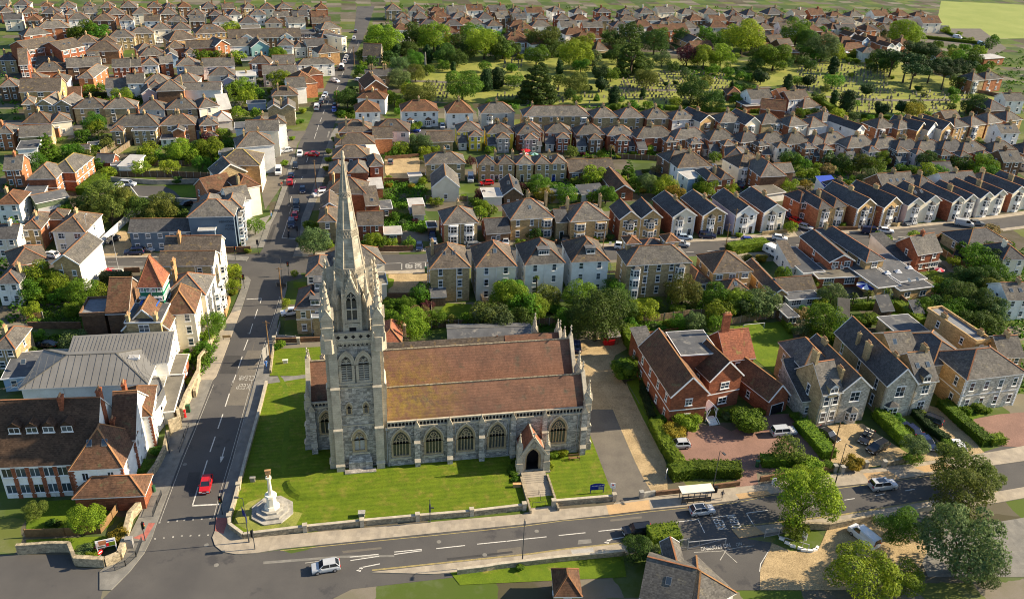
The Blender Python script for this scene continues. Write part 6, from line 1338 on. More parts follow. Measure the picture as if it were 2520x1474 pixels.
rows2('''
b,1238,1055,1548,1048;h,buff,buff,slate;buff villa with white bay in a small front gable, right of the pale car park;n=3,bay=((-.1,4.6,2.2),),sw=1
b,1282,1232,1502,1230;f,cream,cream,slate;striped pale brick cottage with steep blue-grey gable roof;n=1,dp=10,ev=4.4,pitch=42,sw=2,ch=()
b,1640,1062,1926,1056;hh,buff,tan,slate;buff terrace pair with dark blocked windows, left end of the ridged terrace;n=4,door=0,dp=7,ch=((0,.2,1.2,4),(.98,.1,1.2,4))
c,140,1056,285,1054;h,buff,tan,slate;buff terrace house with white porch, middle of the ridged terrace;n=2,door=-.3,dp=7
c,285,1056,540,1050;hh,buff,tan,slate;buff terrace pair with blue and white doors, right end of the ridged terrace;n=4,door=.2,doorm='signblue',dp=7,ch=((0,.2,1.2,4),)
b,1248,888,1455,882;g,buff,buff,slatebrown;low buff bungalow with big white window;n=2,ww=2,wk='c',ev=3.4,dp=7,ch=()
b,835,805,1118,808;h,white,,slatebrown;long white flats with brown hipped roof behind the spire tip;n=3,dp=9,ww=1.5,ch=()
b,1040,385,1040.5,385;h,white,,slate;SKIP
c,548,1118,902,1106;g,brown,red,slatebrown;long low bungalow with striped tiled roof;n=4,ev=3,dp=9,ww=2,ch=(),pitch=30
c,885,1265,1048,1258;f,red,brown,tile;brown bungalow roof pointing down to the right;n=1,ev=3,dp=15,pitch=33,ch=()
c,45,1290,198,1288;f,timber,timber,slatedark;black timber garage with white verge;n=2,ev=3,dp=11,pitch=38,ww=.6,wh=.5,ch=()
c,-105,1305,45,1300;x,white,,feltpale;pale flat roofed garage left of the black garage;ev=2.8,n=0,dp=7,ch=()
c,400,1290,640,1275;x,grey,,felt;row of dark flat garages behind the cherry tree;ev=2.6,n=0,dp=5,ch=()
c,640,1285,830,1270;m,white,,felt;grey lean-to with white glazed roof panels;ev=2.6,n=2,dp=5,pitch=12,ch=()
c,1310,1040,1560,1015;h,buff,brown,slate;buff house with dark front gable facing the lane;n=2,dp=8
c,1375,1085,1640,1068;h,white,white,slatebrown;white house with broad brown roof in the central plots;n=1,dp=9,sw=2
c,1455,1165,1592,1150;x,blue,white,feltpale;pale blue-white boxy extension with flat roof;n=1,ev=5,dp=6,ch=(),sw=1
c,1600,1180,1812,1168;hh,red,brown,slatedark;red house with twin orange-ridged roofs;n=3,dp=9
c,1738,1000,1900,1015;h,yellow,yellow,slatedark;bay-fronted yellow pair beside the side street;n=1,dp=9,bay=((-.5,5,2.2),(.4,5,2.2))
c,1845,1085,2080,1055;h,cream,cream,slatebrown;cream and orange house with white bays beside the side street;n=1,dp=9,bay=((-.6,5,2.2),)
d,222,1152,425,1142;h,brown,orange,slate;brown gabled house with long orange flank and two chimneys;n=0,dp=13,sw=3,ch=((-.3,.4,1,4),(.1,-.1,1,4))
d,350,1120,485,1112;g,brown,brown,slate;brown rear extension right of the orange flanked house;n=0,dp=6,ev=4.6,ch=()
d,245,1290,420,1265;x,white,white,gravelroof;white flat garage below the brown gabled house;n=0,dp=7,ev=2.8,ch=(),sw=0
d,748,1272,872,1262;m,white,white,blueroof;outbuilding with bright blue roof sheet;n=0,dp=8,ev=3.6,ch=(),pitch=15,rdg=None
d,835,1275,960,1262;h,brown,brown,slatedark;dark roofed rear block right of the bright blue roof;n=1,ev=5,dp=9
d,1170,1260,1430,1240;g,orange,brown,slate;long rear roof with row of skylights;n=1,ev=5,dp=10,sky=3
d,1430,1245,1590,1225;h,brown,brown,slatedark;dark rear house behind the pink villa;n=1,ev=5.4,dp=9
d,1640,1235,1900,1215;g,brown,white,slatedark;wide dark roof behind the red sided villa;n=1,ev=5.4,dp=9
d,1900,1225,2060,1205;h,white,white,slate;pale roofed rear house at the right edge;n=1,ev=5.2,dp=8
d,1560,1110,1700,1105;g,pale,pale,felt;grey roofed garden building with white windows;n=3,ev=2.8,dp=6,ch=()
b,700,660,898,655;h,white,cream,tile;white house with brown pyramid roof right of the street bend;n=3,dp=9,ch=((0,0,1,2),)
b,712,552,932,562;h,white,white,tile;long brown roofed house behind the pyramid roofed one;n=2,dp=7
b,770,480,952,470;f,orange,orange,tile;brown house with solar glazed roof panel;n=1,dp=13,sky=1
b,788,385,968,378;g,buff,buff,slatedark;cemetery lodge with four pale chimneys;n=2,dp=7,ev=4,ch=((-.6,0,1.6,3),(-.4,0,1.6,3),(.6,0,1.6,3),(.8,0,1.6,3))
b,755,232,895,238;g,stonewall,stonewall,slatebrown;small stone chapel with steep grey roof beside the street;n=2,dp=8,ev=3.4,pitch=48,ch=(),ww=.7
b,572,812,838,806;h,red,buff,slatebrown;buff roofed villa with two big chimneys facing the street;n=1,dp=9,ev=6,ch=((-.55,-.4,1.2,4),(.5,-.4,1.2,4))
b,835,862,992,858;g,orange,red,slatebrown;red brick rear wing with plain gable;n=0,dp=8,ev=5,ch=()
b,545,912,858,902;h,white,white,slatebrown;white walled house with cream flat strip beside it;n=1,dp=8,ev=6,ch=()
b,845,1050,922,1045;x,white,white,cream;long cream flat roof strip running away from the street;n=0,dp=22,ev=6,ch=(),rdg=None
b,522,1008,812,1004;h,red,red,slatebrown;brown house with lichen yellow ridge above the spire;n=1,dp=8,ev=6,ch=()
b,808,1072,922,1066;h,red,red,slate;red brick rear house with two dark windows;n=1,dp=9,ev=6.4,ch=()
b,495,1125,806,1118;hh,red,red,slate;red brick pair with broken ridge left and right of the spire;n=1,dp=9,ev=6,ch=()
b,465,1278,788,1282;h,red,red,slatebrown;red brick villa with rough brown roof directly behind the spire;n=1,dp=9,ev=6,ch=((-.65,-.2,1.3,4),)
b,802,1242,920,1236;m,orange,orange,feltpale;orange garage with cream ribbed roof;n=0,dp=6,ev=3,ch=(),pitch=10
b,780,1372,892,1364;m,red,brown,slatebrown;grey lean-to house with white skylight right of the spire;n=0,dp=7,ev=4.4,ch=(),pitch=22,sky=1
b,892,1395,990,1390;x,brown,red,felt;low brick outbuilding with dark flat roof;n=1,dp=6,ev=3,ch=()
b,430,1395,580,1390;f,buff,buff,slatebrown;buff gabled house with orange verge left of the spire;n=0,dp=9,ev=5.4,ch=()
b,1110,1145,1215,1138;x,pale,,feltpale;pale shed roof beside the pale car park;n=0,dp=3,ev=2.6,ch=()
d,150,560,325,552;g,white,white,slate;white gabled house at the cemetery edge;n=1,dp=9,ev=5
d,440,565,602,552;g,white,red,slatebrown;white and red brick pair beside the cemetery;n=3,dp=8
d,386,548,458,540;g,orange,orange,tile;orange end house of the cemetery pair;n=1,dp=8,ch=()
d,545,630,690,612;h,white,orange,slatebrown;low garage block with orange ridge beside the cemetery;n=0,ev=3,dp=8,ch=()
d,222,632,415,650;g,red,red,tile;red brick block seen from behind, below the white cemetery house;n=1,ev=4.6,dp=8,ch=()
d,110,610,260,600;x,orange,orange,felt;dark flat garages below the white cemetery house;n=0,ev=3,dp=7,ch=()
c,1752,525,1880,530;h,red,brown,tile;low dark cottage among cemetery shrubs;n=0,ev=2.6,dp=8,ch=()
''',sw=1,wh=1.3,**ck)
rows2('''
a,5,186,264,142;g,red,red,slatebrown;four storey red brick flats with white window bands, left block;n=4,st=4,ev=10.5,dp=13,ww=2.2,wh=1.2,wk='c',pitch=22,ch=()
a,266,190,452,152;g,red,red,slatebrown;four storey red brick flats with white window bands, right block;n=3,st=4,ev=10.5,dp=13,ww=2.2,wh=1.2,wk='c',pitch=22,ch=()
a,-60,300,16,296;g,red,red,slatebrown;red brick flats cut by the left edge;n=2,st=4,ev=10.5,dp=14,ch=()
a,455,195,708,190;h,brown,orange,slatebrown;brown brick flats right of the white-banded flats;n=1,dp=10,ch=()
a,372,132,546,126;h,white,white,slatebrown;white house squeezed behind the red flats;n=1
a,548,134,692,128;h,cream,cream,slatebrown;cream house right of the white one behind the red flats;n=1
a,622,92,826,86;h,buff,buff,slate;buff stone semi with three chimneys near the top left;n=4
a,788,60,976,54;h,buff,pale,slate;buff and blue-grey semi near the top left;n=3
a,950,32,1112,26;h,cream,buff,slate;cream semi below the top edge, fourth from the left flats;n=2
a,1112,30,1260,25;h,cream,cream,slate;cream rear house below the top edge;n=2
a,1088,118,1310,96;h,yellow,yellow,slatebrown;tan flats with long hipped roof and blank right wall;n=0,dp=10,ch=()
a,1066,172,1214,166;h,orange,orange,slatebrown;orange brick house below the tan flats;n=3,ev=4.6,ch=()
a,1214,170,1452,166;g,red,red,slatebrown;long red brick terrace of low houses in the top left;n=6,ev=4.6,ch=()
a,1440,156,1556,140;f,orange,orange,slate;orange brick gable end house in the top left;n=2,ch=()
a,1534,160,1702,152;g,white,white,slate;low white rendered cottages in front of the long brown flats;n=3,ev=4.2
a,1712,166,1858,158;f,mint,mint,slate;mint green cottage with gable;n=2,ev=4.2,dp=9
a,1912,152,2044,150;h,white,white,slate;white house with boxy rear wing left of the golden bush;n=1,extra=((.3,4,3,4.6,'x','white','felt',1),)
a,1538,98,2100,84;g,brown,brown,slatebrown;very long brown flats with small white gables;n=14,dp=9,ev=5,ch=(),ww=.8,extra=((-.5,6,.6,5,'f','white','slatebrown',2),(.6,6,.6,5,'f','white','slatebrown',2))
a,1290,62,1530,48;h,yellow,yellow,slatebrown;tan care home under the round tree at the top edge;n=6,dp=10,ch=()
a,1640,18,1790,14;x,yellow,yellow,gravelroof;tan flat roofed block at the top edge;n=4,ch=()
a,-20,80,196,56;h,red,red,slate;dark roofed houses at the top left corner;n=2
a,80,22,330,10;h,orange,orange,slate;orange brick houses in the top left corner;n=3
a,850,190,1000,176;h,orange,orange,slate;brown roofed house between red terrace and tan flats;n=1
a,862,232,1064,220;h,red,orange,slate;wide brown roofed house behind the chimney row;n=2,ev=5
a,1042,242,1162,236;f,blue,brown,slate;pale blue cottage with steep grey roof;n=1,dp=9,ev=4.4
a,1205,210,1300,206;h,white,white,slate;white bungalow behind the white terrace;n=2,ev=3.4,ch=()
a,65,300,312,304;g,blue,white,slate;blue-white rendered terrace below the red flats;n=4,ev=5
a,304,318,572,306;g,brown,cream,slate;dark brown brick pair with wide white windows below the flats;n=2,ww=1.6
a,352,268,570,252;g,white,white,slate;white fronted house with wide dormer under the brown flats;n=1,dorm=((.4,1,3,'x'),)
a,388,396,512,398;h,orange,orange,slate;large orange brick house with long lit flank;n=1,dp=17,sw=3,ch=()
a,166,432,315,428;h,white,white,slate;white house right of the buff flats;n=1,dp=9
a,60,352,300,340;h,orange,cream,slate;low roofs behind the white house at the left;n=2,ev=4.4
a,-40,425,148,420;h,white,white,slate;pale cottages at the left edge above the buff flats;n=2,ev=4
a,-60,505,262,496;g,yellow,yellow,slatebrown;buff flats with brown roof and blank yellow gable;n=3,ww=1.8,dp=11,ch=()
a,650,318,796,314;g,red,red,slate;red brick terrace of two doors;n=3,door=.2,doorm='paint',ch=()
a,796,312,880,308;g,red,red,slate;end house of the red brick terrace with chimney row;n=1,ch=((-.5,0,1.2,4),(.5,0,1.2,4))
a,870,304,1012,300;h,white,white,slate;square white house with blue door;n=2,dp=9,door=.3,doorm='signblue',ch=()
a,1018,290,1124,284;g,red,red,slate;small red brick house with chimneys beside the square white one;n=1,dp=8
a,1138,308,1324,302;h,blue,white,slate;blue-white semi with grey roof;n=3
a,1342,314,1594,304;g,white,white,slate;white terrace with brick middle bay;n=3,ch=((.9,0,1,3),)
a,1694,284,1862,290;h,red,orange,slatebrown;red brick villa with white window bands and tall chimneys;n=2,band=2.7,bay=((-.5,5,2.2),(.5,5,2.2))
a,1878,294,2044,290;g,white,white,slate;white boxy house right of the red banded villa;n=2,ev=4.4,ch=()
a,1208,372,1358,366;g,red,red,slate;low red fronted barn-like house;n=0,ev=4,ch=((.98,0,1,2),)
a,1385,382,1592,378;h,pale,lilac,slate;grey hipped house with lilac flank;n=1,extra=((.7,4.5,4,4.6,'f','lilac','slate',1),),ch=()
a,1604,382,1756,376;x,pale,pale,feltpale;pale flat-fronted house with two windows;n=2,ww=1.5
a,1800,372,2050,366;g,pink,pale,slate;pinkish terrace behind the big lime tree;n=4,ev=5
a,600,478,782,474;g,white,white,slate;white outbuilding with dark windows by the parasols;n=2,ev=3.6,ch=()
a,765,442,905,436;g,white,white,slate;white curved-wall house at the left centre;n=2
a,902,440,1100,432;h,brown,brown,slate;wide grey hipped roof with chimneys at the left centre;n=0
a,918,474,1045,470;h,orange,orange,slate;small orange rear wing below the wide grey roof;n=1,ev=4.8,ch=()
a,1098,430,1308,432;h,orange,cream,slate;brown tiled house beside the flowering bush;n=0,ev=5
a,1200,492,1488,488;g,white,white,slate;long white barn with grey roof;n=2,dp=6,ev=4.6,ww=.5,wh=.5,ch=()
a,990,498,1206,492;h,brown,orange,slate;brown hipped flats with blank wall;n=0,dp=9,ch=((.8,.1,1,2),)
a,875,520,1000,512;f,pink,pink,slate;pink conservatory house left of the brown hipped flats;n=1,ev=3.6,ch=()
a,-40,600,62,594;h,yellow,yellow,slate;yellow gabled house cut by the left edge;n=1
a,66,605,348,612;ff,buff,tan,slate;buff double-gabled pair with white verges;n=4,dp=10,wh=1.5
a,352,630,606,624;h,buff,red,slate;buff pair with orange-ridged roof, second in the front facing row;n=2,wh=1.5,bay=((.55,2.6,2),)
a,586,632,838,624;h,buff,orange,slate;buff pair with telegraph pole in front;n=2,wh=1.5
a,852,642,1056,640;h,pale,pale,slate;pale pair wrapped in roof scaffolding;n=2,wh=1.3,bay=((-.6,2.6,2),)
a,1062,638,1308,630;h,buff,orange,slate;buff pair with big chimney pots, fifth in the front facing row;n=2,wh=1.5
a,1314,632,1478,610;h,cream,orange,slate;narrow cream fronted house with orange flank;n=1,wh=1.5,dp=9,quoin='paint'
a,655,768,1016,764;h,buff,orange,slate;wide buff terrace back with three chimneys;n=3,ch=((-.4,.1,1,4),(.3,.1,1,4)),extra=((-.9,4,3.5,5,'h','buff','slatebrown',1),(.4,7.5,3,5,'x','buff','felt',3))
a,1012,760,1290,752;h,buff,orange,slatebrown;buff and orange pair with white kitchen extensions;n=2,extra=((.1,4,4,4.6,'f','orange','slate',1),(-.5,5,5.5,2.6,'x','white','felt',2)),ch=((-.1,.1,1,4),(.05,.1,1,4))
a,1318,762,1470,752;h,orange,orange,slate;small square orange house with hipped lean-to;n=2,ww=.8,extra=((0,5,3,2.8,'h','orange','slate',1),),ch=()
a,1240,800,1322,795;m,blue,blue,slatedark;low blue-grey shed roof beside the orange house;n=0,ev=3,dp=5,ch=()
a,-40,745,190,742;h,orange,orange,slatebrown;brown roofed cottages with chimneys at the left edge;n=2,ev=4.6
a,190,740,352,722;h,cream,white,slate;cream cottage with white flank and lean-to at the left;n=1,ev=4.8,ch=()
a,40,780,245,775;x,orange,orange,gravelroof;orange walled flat roofed rear range;n=2,ev=3.4,ch=()
a,-60,850,195,835;g,buff,buff,slate;buff gabled cottage with round window at the left;n=1,ev=4.4,ch=()
a,-80,940,86,930;x,white,white,felt;white boxy house at the left edge;n=1,ev=4.6,ch=()
a,160,1112,372,1118;h,red,orange,slate;new orange brick house with white windows and yellow ridge, upper one;n=0,dp=13,sw=4,band=2.7,ch=(),rdg='yellowlichen'
a,0,1168,228,1166;h,red,orange,slate;new orange brick house with white windows, lower one;n=0,dp=10,sw=3,band=2.7,ch=()
a,520,1035,660,1040;g,red,red,felt;red shed with long grey roof;nm='shed',n=0,ev=2.8,dp=5,ch=()
a,690,1068,812,1072;x,white,white,feltpale;white garage with bright flat roof and long white wall;nm='garage',n=0,ev=3.2,dp=10,ch=()
a,-60,1330,110,1320;x,grey,grey,felt;dark flat workshop at the left edge;n=0,ev=3.6,dp=12,ch=()
a,70,1355,330,1300;g,greenclad,greenclad,felt;green clad workshop with grey roof;n=0,ev=4.4,dp=7,ch=(),pitch=16
a,90,1440,260,1420;x,white,white,feltpale;low white flat roofed shed below the green workshop;nm='shed',n=0,ev=2.8,dp=7,ch=()
a,640,1060,720,1055;x,pale,pale,felt;grey lean-to between the red shed and white garage;n=0,ev=2.4,dp=3,ch=()
a,460,905,552,900;x,timber,timber,felt;brown flat shed in the left gardens;nm='shed',n=0,ev=2.2,dp=3,ch=()
a,400,940,485,936;g,timber,timber,slatedark;small dark shed in the left gardens;nm='shed',n=0,ev=2.2,dp=3,ch=()
a,310,560,420,556;m,red,red,tile;brown garage roof left of the clipped hedge;nm='garage',n=0,ev=2.8,dp=5,ch=()
a,1640,262,1750,258;x,greenclad,,felt;dark green flat garage left of the red banded villa;nm='garage',n=0,ev=2.8,dp=6,ch=()
a,1430,730,1575,720;h,pale,pale,feltpale;pale roofed lean-to hall behind the orange houses;n=0,ev=3.4,dp=8,ch=()
a,1475,640,1570,630;m,orange,orange,feltpale;orange lean-to behind the narrow cream house;n=1,ev=3.8,dp=6,ch=()
a,1680,590,1830,585;x,blue,blue,felt;blue flat sheds behind the bright green trees;nm='shed',n=0,ev=2.6,dp=4,ch=()
''',sw=1,wh=1.3,**ck)
rows2('''
b,26,636,246,630;ff,buff,cream,slate;buff house with twin ridges and blank wall, west side of the street;n=0,ev=6,dp=8,ch=((0,-.2,1.2,3),)
b,62,534,268,526;h,buff,cream,slatebrown;buff and cream house with yellow lichen ridge, west side of the street;n=1,ev=6,dp=7,ch=((-.5,-.4,1.2,3),(.3,-.4,1.2,3))
b,190,478,334,468;g,white,white,slate;white gabled house third up the west side of the street;n=0,ev=6,dp=9,ch=()
b,225,448,418,432;h,orange,orange,tile;brown roofed orange house fourth up the west side of the street;n=0,ev=5.6,dp=12,sw=3,ch=()
b,335,378,462,366;h,red,orange,tile;orange brick house with chimney fifth up the west side of the street;n=0,ev=5.6,dp=9,sw=3,ch=()
b,262,302,548,288;h,white,white,slate;white terrace with small gable, west side of the street;n=4,dp=6,ev=5,ch=((-.2,.2,1,3),(.3,.2,1,3))
b,72,292,246,288;g,white,white,slate;white boxy cottage behind the white terrace;n=2,ev=4,ch=()
b,0,372,262,362;g,pale,white,slate;grey roofed cottages with tall chimneys behind the lime tree;n=3,ev=4.6,ch=((-.2,0,1.6,3),(.5,0,1.6,3))
b,420,212,590,196;h,tan,cream,slatebrown;tan brick block with hipped roof near the top of the street;n=1,dp=9,ch=()
b,335,160,480,150;g,brown,cream,slatedark;dark roofed link building near the top of the street;n=4,ev=5,ch=()
b,440,100,598,80;h,tan,cream,slatebrown;tan hipped block second from the top of the street;n=1,dp=9,ch=()
b,272,62,404,58;xp,grey,grey,slatedark;grey square block with flat roof near the top of the street;n=4,ch=()
b,440,30,600,15;h,stonewall,stonewall,slate;grey stone building at the top of the street;n=4,ev=7,ch=()
b,596,90,640,80;x,cream,cream,felt;narrow cream street front near the top of the street;n=1,ev=7,dp=14,ch=()
b,235,165,330,160;h,pale,cream,slate;small pale house below the grey square block;n=2,ev=4.6,ch=()
a,1740,760,1990,745;hh,white,white,slate;tall white double-roofed house above the side street corner;n=0,ev=8.2,dp=8,sw=3,ch=((-.4,.4,1,3),)
a,1590,790,1690,785;x,white,white,felt;white flat roofed rear block behind the tall white houses;n=0,ev=5,dp=8,ch=()
a,1670,808,1930,800;g,cream,white,slate;tall cream gabled house on the west side of the street;n=0,ev=8.4,dp=8,sw=3,ch=()
a,1602,930,1898,905;h,white,white,slate;tall white house with two square chimneys and stacked bays;n=0,ev=8.6,dp=9,sw=3,ch=((-.5,-.1,.8,2),(.3,.1,.8,2))
a,1465,975,1580,970;x,blue,blue,felt;blue-grey flat extension behind the tall white house;n=0,ev=4,dp=5,ch=()
a,1442,1065,1786,1062;h,tan,cream,slatebrown;tan building with big striped brown hipped roof;n=0,ev=8.2,dp=10,sw=3,ch=(),rdg='yellowlichen'
a,1440,1150,1690,1110;f,buff,cream,slate;buff gabled house with white verge below the striped roof;n=0,ev=7,dp=7,ch=()
a,1392,1290,1600,1240;g,orange,orange,tile;brown tiled rear wing with arched window;n=0,ev=6.6,dp=9,ch=()
a,1610,1250,1790,1215;h,cream,cream,tile;cream bay-fronted house with brown roof on the street;n=0,ev=8.2,dp=9,sw=3,ch=((-.7,-.6,1,3),)
a,1540,1350,1720,1320;g,white,white,slate;white and tan bay-fronted house next to the hotel;n=0,ev=8.2,dp=8,sw=3,ch=()
''',sw=2,wh=1.6,**ck)
rows2('''
c,58,128,240,122;h,red,red,tile;red and white semi with twin white gables beyond the cemetery;n=2,band=2.6,bay=((-.5,5,2.4),(.5,5,2.4))
c,128,62,312,54;h,white,white,tile;white semi with red hipped roof beyond the cemetery;n=4
c,260,145,400,138;h,white,white,tile;white gabled semi under the tall grey-green tree;n=2
c,608,102,800,94;h,red,orange,tile;red roofed house beyond the cemetery, right of the bright tree;n=3
c,520,70,690,60;h,white,white,tile;white gabled house beyond the cemetery, behind the red roofed one;n=2
c,748,192,850,182;h,buff,buff,slatebrown;buff cemetery lodge with steep roof;n=0,ev=3.6,dp=8,pitch=42,ch=()
c,1462,132,1585,126;f,yellow,yellow,slatebrown;tan gabled bungalow with conservatory beyond the cemetery;n=2,ev=3.2,dp=16,ch=(),ww=.6
c,1490,176,1655,168;g,red,red,tile;low brown bungalow roof beyond the cemetery;n=0,ev=2.8,ch=()
c,1200,45,1460,30;g,red,red,tile;red roofed row at the top edge beyond the cemetery;n=3
c,1650,45,1800,36;h,orange,orange,tile;brown roofed bungalows at the top edge;n=2,ev=3
c,1920,60,2060,50;h,orange,white,tile;brown and white houses right of the spreading tree;n=2
d,150,52,250,46;g,brown,brown,slatebrown;first stepped terrace house beyond the cemetery;n=2,ev=4.6,ch=()
d,218,92,326,84;g,brown,brown,slatebrown;second stepped terrace house beyond the cemetery;n=2,ev=4.6,ch=()
d,300,126,410,118;g,brown,brown,slatebrown;third stepped terrace house beyond the cemetery;n=2,ev=4.6,ch=()
d,378,158,480,150;g,brown,brown,slatebrown;fourth stepped terrace house beyond the cemetery;n=2,ev=4.6,ch=()
d,375,206,522,200;h,orange,orange,slatebrown;wide hipped end house of the stepped terrace;n=0,ev=4.6,dp=10,ch=()
d,220,186,360,178;h,brown,brown,tile;low brown roof left of the stepped terrace end;n=0,ev=3,ch=()
d,905,80,1030,72;ff,white,red,tile;white and red gabled semi, first in the far right street;n=3
d,1000,120,1125,108;ff,blue,orange,tile;blue-white gabled semi, second in the far right street;n=3
d,1108,130,1215,120;h,orange,orange,tile;orange hipped house, third in the far right street;n=1
d,1192,160,1305,150;ff,white,orange,tile;white gabled house, fourth in the far right street;n=2
d,1290,150,1385,142;h,orange,orange,tile;orange roofed house, fifth in the far right street;n=1
d,835,140,970,130;h,orange,orange,tile;brown bungalow in front of the far right street;n=0,ev=3,ch=()
d,860,185,1050,175;h,orange,orange,tile;wide red-brown bungalow roof above the cemetery hedge;n=0,ev=3,ch=()
d,1000,205,1132,208;h,white,white,slate;white square house above the cemetery hedge;n=2,ev=4.6
d,680,105,840,92;h,orange,cream,tile;brown roofs behind the grey-green conifers;n=1,ev=4
d,590,45,700,40;h,red,red,tile;red roofed house at the top edge right of centre;n=1
d,760,28,900,20;h,white,red,tile;white and red houses at the top edge right of centre;n=3
d,1030,40,1110,35;h,orange,orange,tile;orange roofed house at the top edge above the far right street;n=1
d,1838,420,1940,412;h,buff,orange,slate;brown semi with blue-white bays at the right edge of the cemetery;n=1,bay=((-.4,5,2),)
d,1938,412,2080,400;h,orange,orange,slate;orange brick houses at the right edge of the cemetery;n=2
d,1935,250,2090,240;x,orange,orange,feltpale;low flat roofed building at the right edge;n=2,ev=3.5,ch=()
d,1560,240,1660,246;h,orange,white,tile;orange roofed house half hidden behind dark pines;n=1
d,1970,650,2120,640;h,brown,brown,slatedark;dark roofed buildings at the right edge below the cemetery;n=0,ev=4,dp=12,ch=()
d,1640,720,1760,712;g,orange,orange,slatebrown;orange outbuilding between cemetery and house row;n=0,ev=3,ch=()
b,1000,35,1130,30;h,white,red,tile;white and brown houses behind the first cemetery trees;n=2
b,1380,60,1500,52;h,orange,cream,tile;orange roofed house with solar panels behind the cemetery trees;n=1
b,1250,-20,1400,-25;h,orange,orange,tile;orange roofed house on the top border behind the big trees;n=1
b,1490,-10,1640,-20;h,cream,cream,tile;cream house on the top border behind the round trees;n=1
b,1850,95,2020,92;h,red,red,tile;red bay-fronted semi seen between cemetery trees;n=2,band=2.6,bay=((-.5,5,2.4),(.5,5,2.4))
b,1920,35,2080,32;h,white,white,tile;white semi behind the red bay-fronted one;n=3
''',sw=1,wh=1.2,**ck)
R4=random.Random(4)
before_=set(COL.objects)
def edge_house(x,y,w_):
 rc=R4.choice(('slate','slatebrown','tile','slate','slatedark'));wl=R4.choice(('white','red','orange','buff','cream','brown','white'))
 o=house('house with hipped roof just beyond the edge of the picture','z',x,y,x+w_,y-R4.uniform(0,2),5.2,R4.uniform(7,9),R4.choice('hhhg'),wl,rc=rc,n=2,sw=1,group='houses beyond the edges of the picture',ch=((R4.uniform(-.6,.6),0,1,3),));HOUSES.pop()
for row_ in range(3):
 x=-10+row_*9
 while x<2280:
  w_=R4.uniform(34,52)*(.82+row_*.1)
  if not 838<x+w_/2<945:edge_house(x,16+row_*17+R4.uniform(-2,2)+x*.012,w_)
  x+=w_+R4.uniform(4,26)
for x,y in ((-8,150),(-4,215),(-16,330),(6,420),(-14,505),(-20,590),(-14,700),(-24,860),(2464,330),(2470,400),(2476,250),(2468,640),(2480,740),(2462,880)):edge_house(x,y,62 if y>450 else 48)
vv,ff,fm,ml=[],[],[],[]
def gather_(o,M4):
 if o.type=='MESH':
  k=len(vv);vv.extend([tuple(M4@v.co) for v in o.data.vertices]);mm_=[x for x in o.data.materials]
  for x in mm_:
   if x not in ml:ml.append(x)
  for q in o.data.polygons:ff.append([k+v for v in q.vertices]);fm.append(ml.index(mm_[q.material_index]))
new_=[o for o in COL.objects if o not in before_];mats_={o:o.matrix_basis.copy() for o in new_}
def wm_(o):return (wm_(o.parent)@mats_[o]) if o.parent else mats_[o]
for o in new_:gather_(o,wm_(o))
for o in new_:bpy.data.objects.remove(o)
me=bpy.data.meshes.new('rooftops');me.from_pydata(vv,[],ff)
for x in ml:me.materials.append(x)
me.polygons.foreach_set('material_index',fm);tag(link('distant_houses',me),'the many further hipped roofed houses beyond the edges of the picture','houses',None,'stuff')
# == TREES, SHRUBS, HEDGES ==
def TR(s):
 for it in s.split('|'):
  it=it.strip()
  if not it:continue
  p=it.split(',');t,x,y,r,k=p[0],float(p[1]),float(p[2]),float(p[3]),p[4].strip();lab=','.join(p[5:]).strip() or None
  if r<1:continue
  if k[0]=='s':shrub(t,x,y,r,k[1],lab)
  elif k[0]=='P':palm(t,x,y,r,lab,'leaftan' if len(k)>1 else 'leafolive')
  else:tree(t,x,y,r,k[0],lab,big=k.endswith('!'),hr=.85 if k.endswith('-') else None)
TR('''l,560,905,250,b!,big lime-green street tree on the school corner, overhanging the road | l,500,1140,90,b, |l,570,740,110,b!,|l,1275,1100,155,r!,round green tree between the white van and the pale yard |
l,1730,640,190,o!,|l,1760,880,200,o!,tall dark tree with bare upper limbs at the right edge of the road |l,1950,760,130,o!,|l,1780,1240,280,v!,large grey-green tree in the bottom right corner |l,1000,1470,235,b!,broad bright tree crown at the bottom edge |l,1290,1500,150,b!, |l,1960,1420,150,v!, |
l,430,540,105,o,single small tree on the red drive |l,1400,500,85,v, |l,1395,590,60,r |l,930,620,75,sy|l,740,640,50,sr|
k,1060,1290,110,d!,dark conifer-like tree beside the orange ridged roof|k,1160,1300,70,v |k,1255,1320,32,sb|k,175,1420,34,sh,clipped round bush on the low wall by the lamp |k,120,680,50,sr,climbing shrub on the porch's left wall|k,140,620,38,sr|k,130,750,30,sr|k,400,650,35,sb |k,430,560,40,sr|k,500,545,45,sb|
k,1450,300,105,sw,white flowering bush by the red villa door |k,1350,380,85,sy,golden and rusty bush by the red villa corner|k,1440,670,60,so|k,1262,290,45,sr|k,1750,265,40,sv|k,1690,240,40,sr|k,1770,240,40,sr|
l,130,290,130,sh,huge rounded clipped bush beside the black garage door|l,60,250,70,sh |l,230,230,40,sb|l,490,265,45,sr|l,1180,280,55,sv|l,1270,290,50,sr|l,610,640,90,sb |l,1660,490,65,sh|l,1640,450,40,sr|l,1440,245,40,sb|l,1890,195,60,sh|l,1780,200,50,sb|l,1700,190,50,sr|l,1960,225,30,sr''')
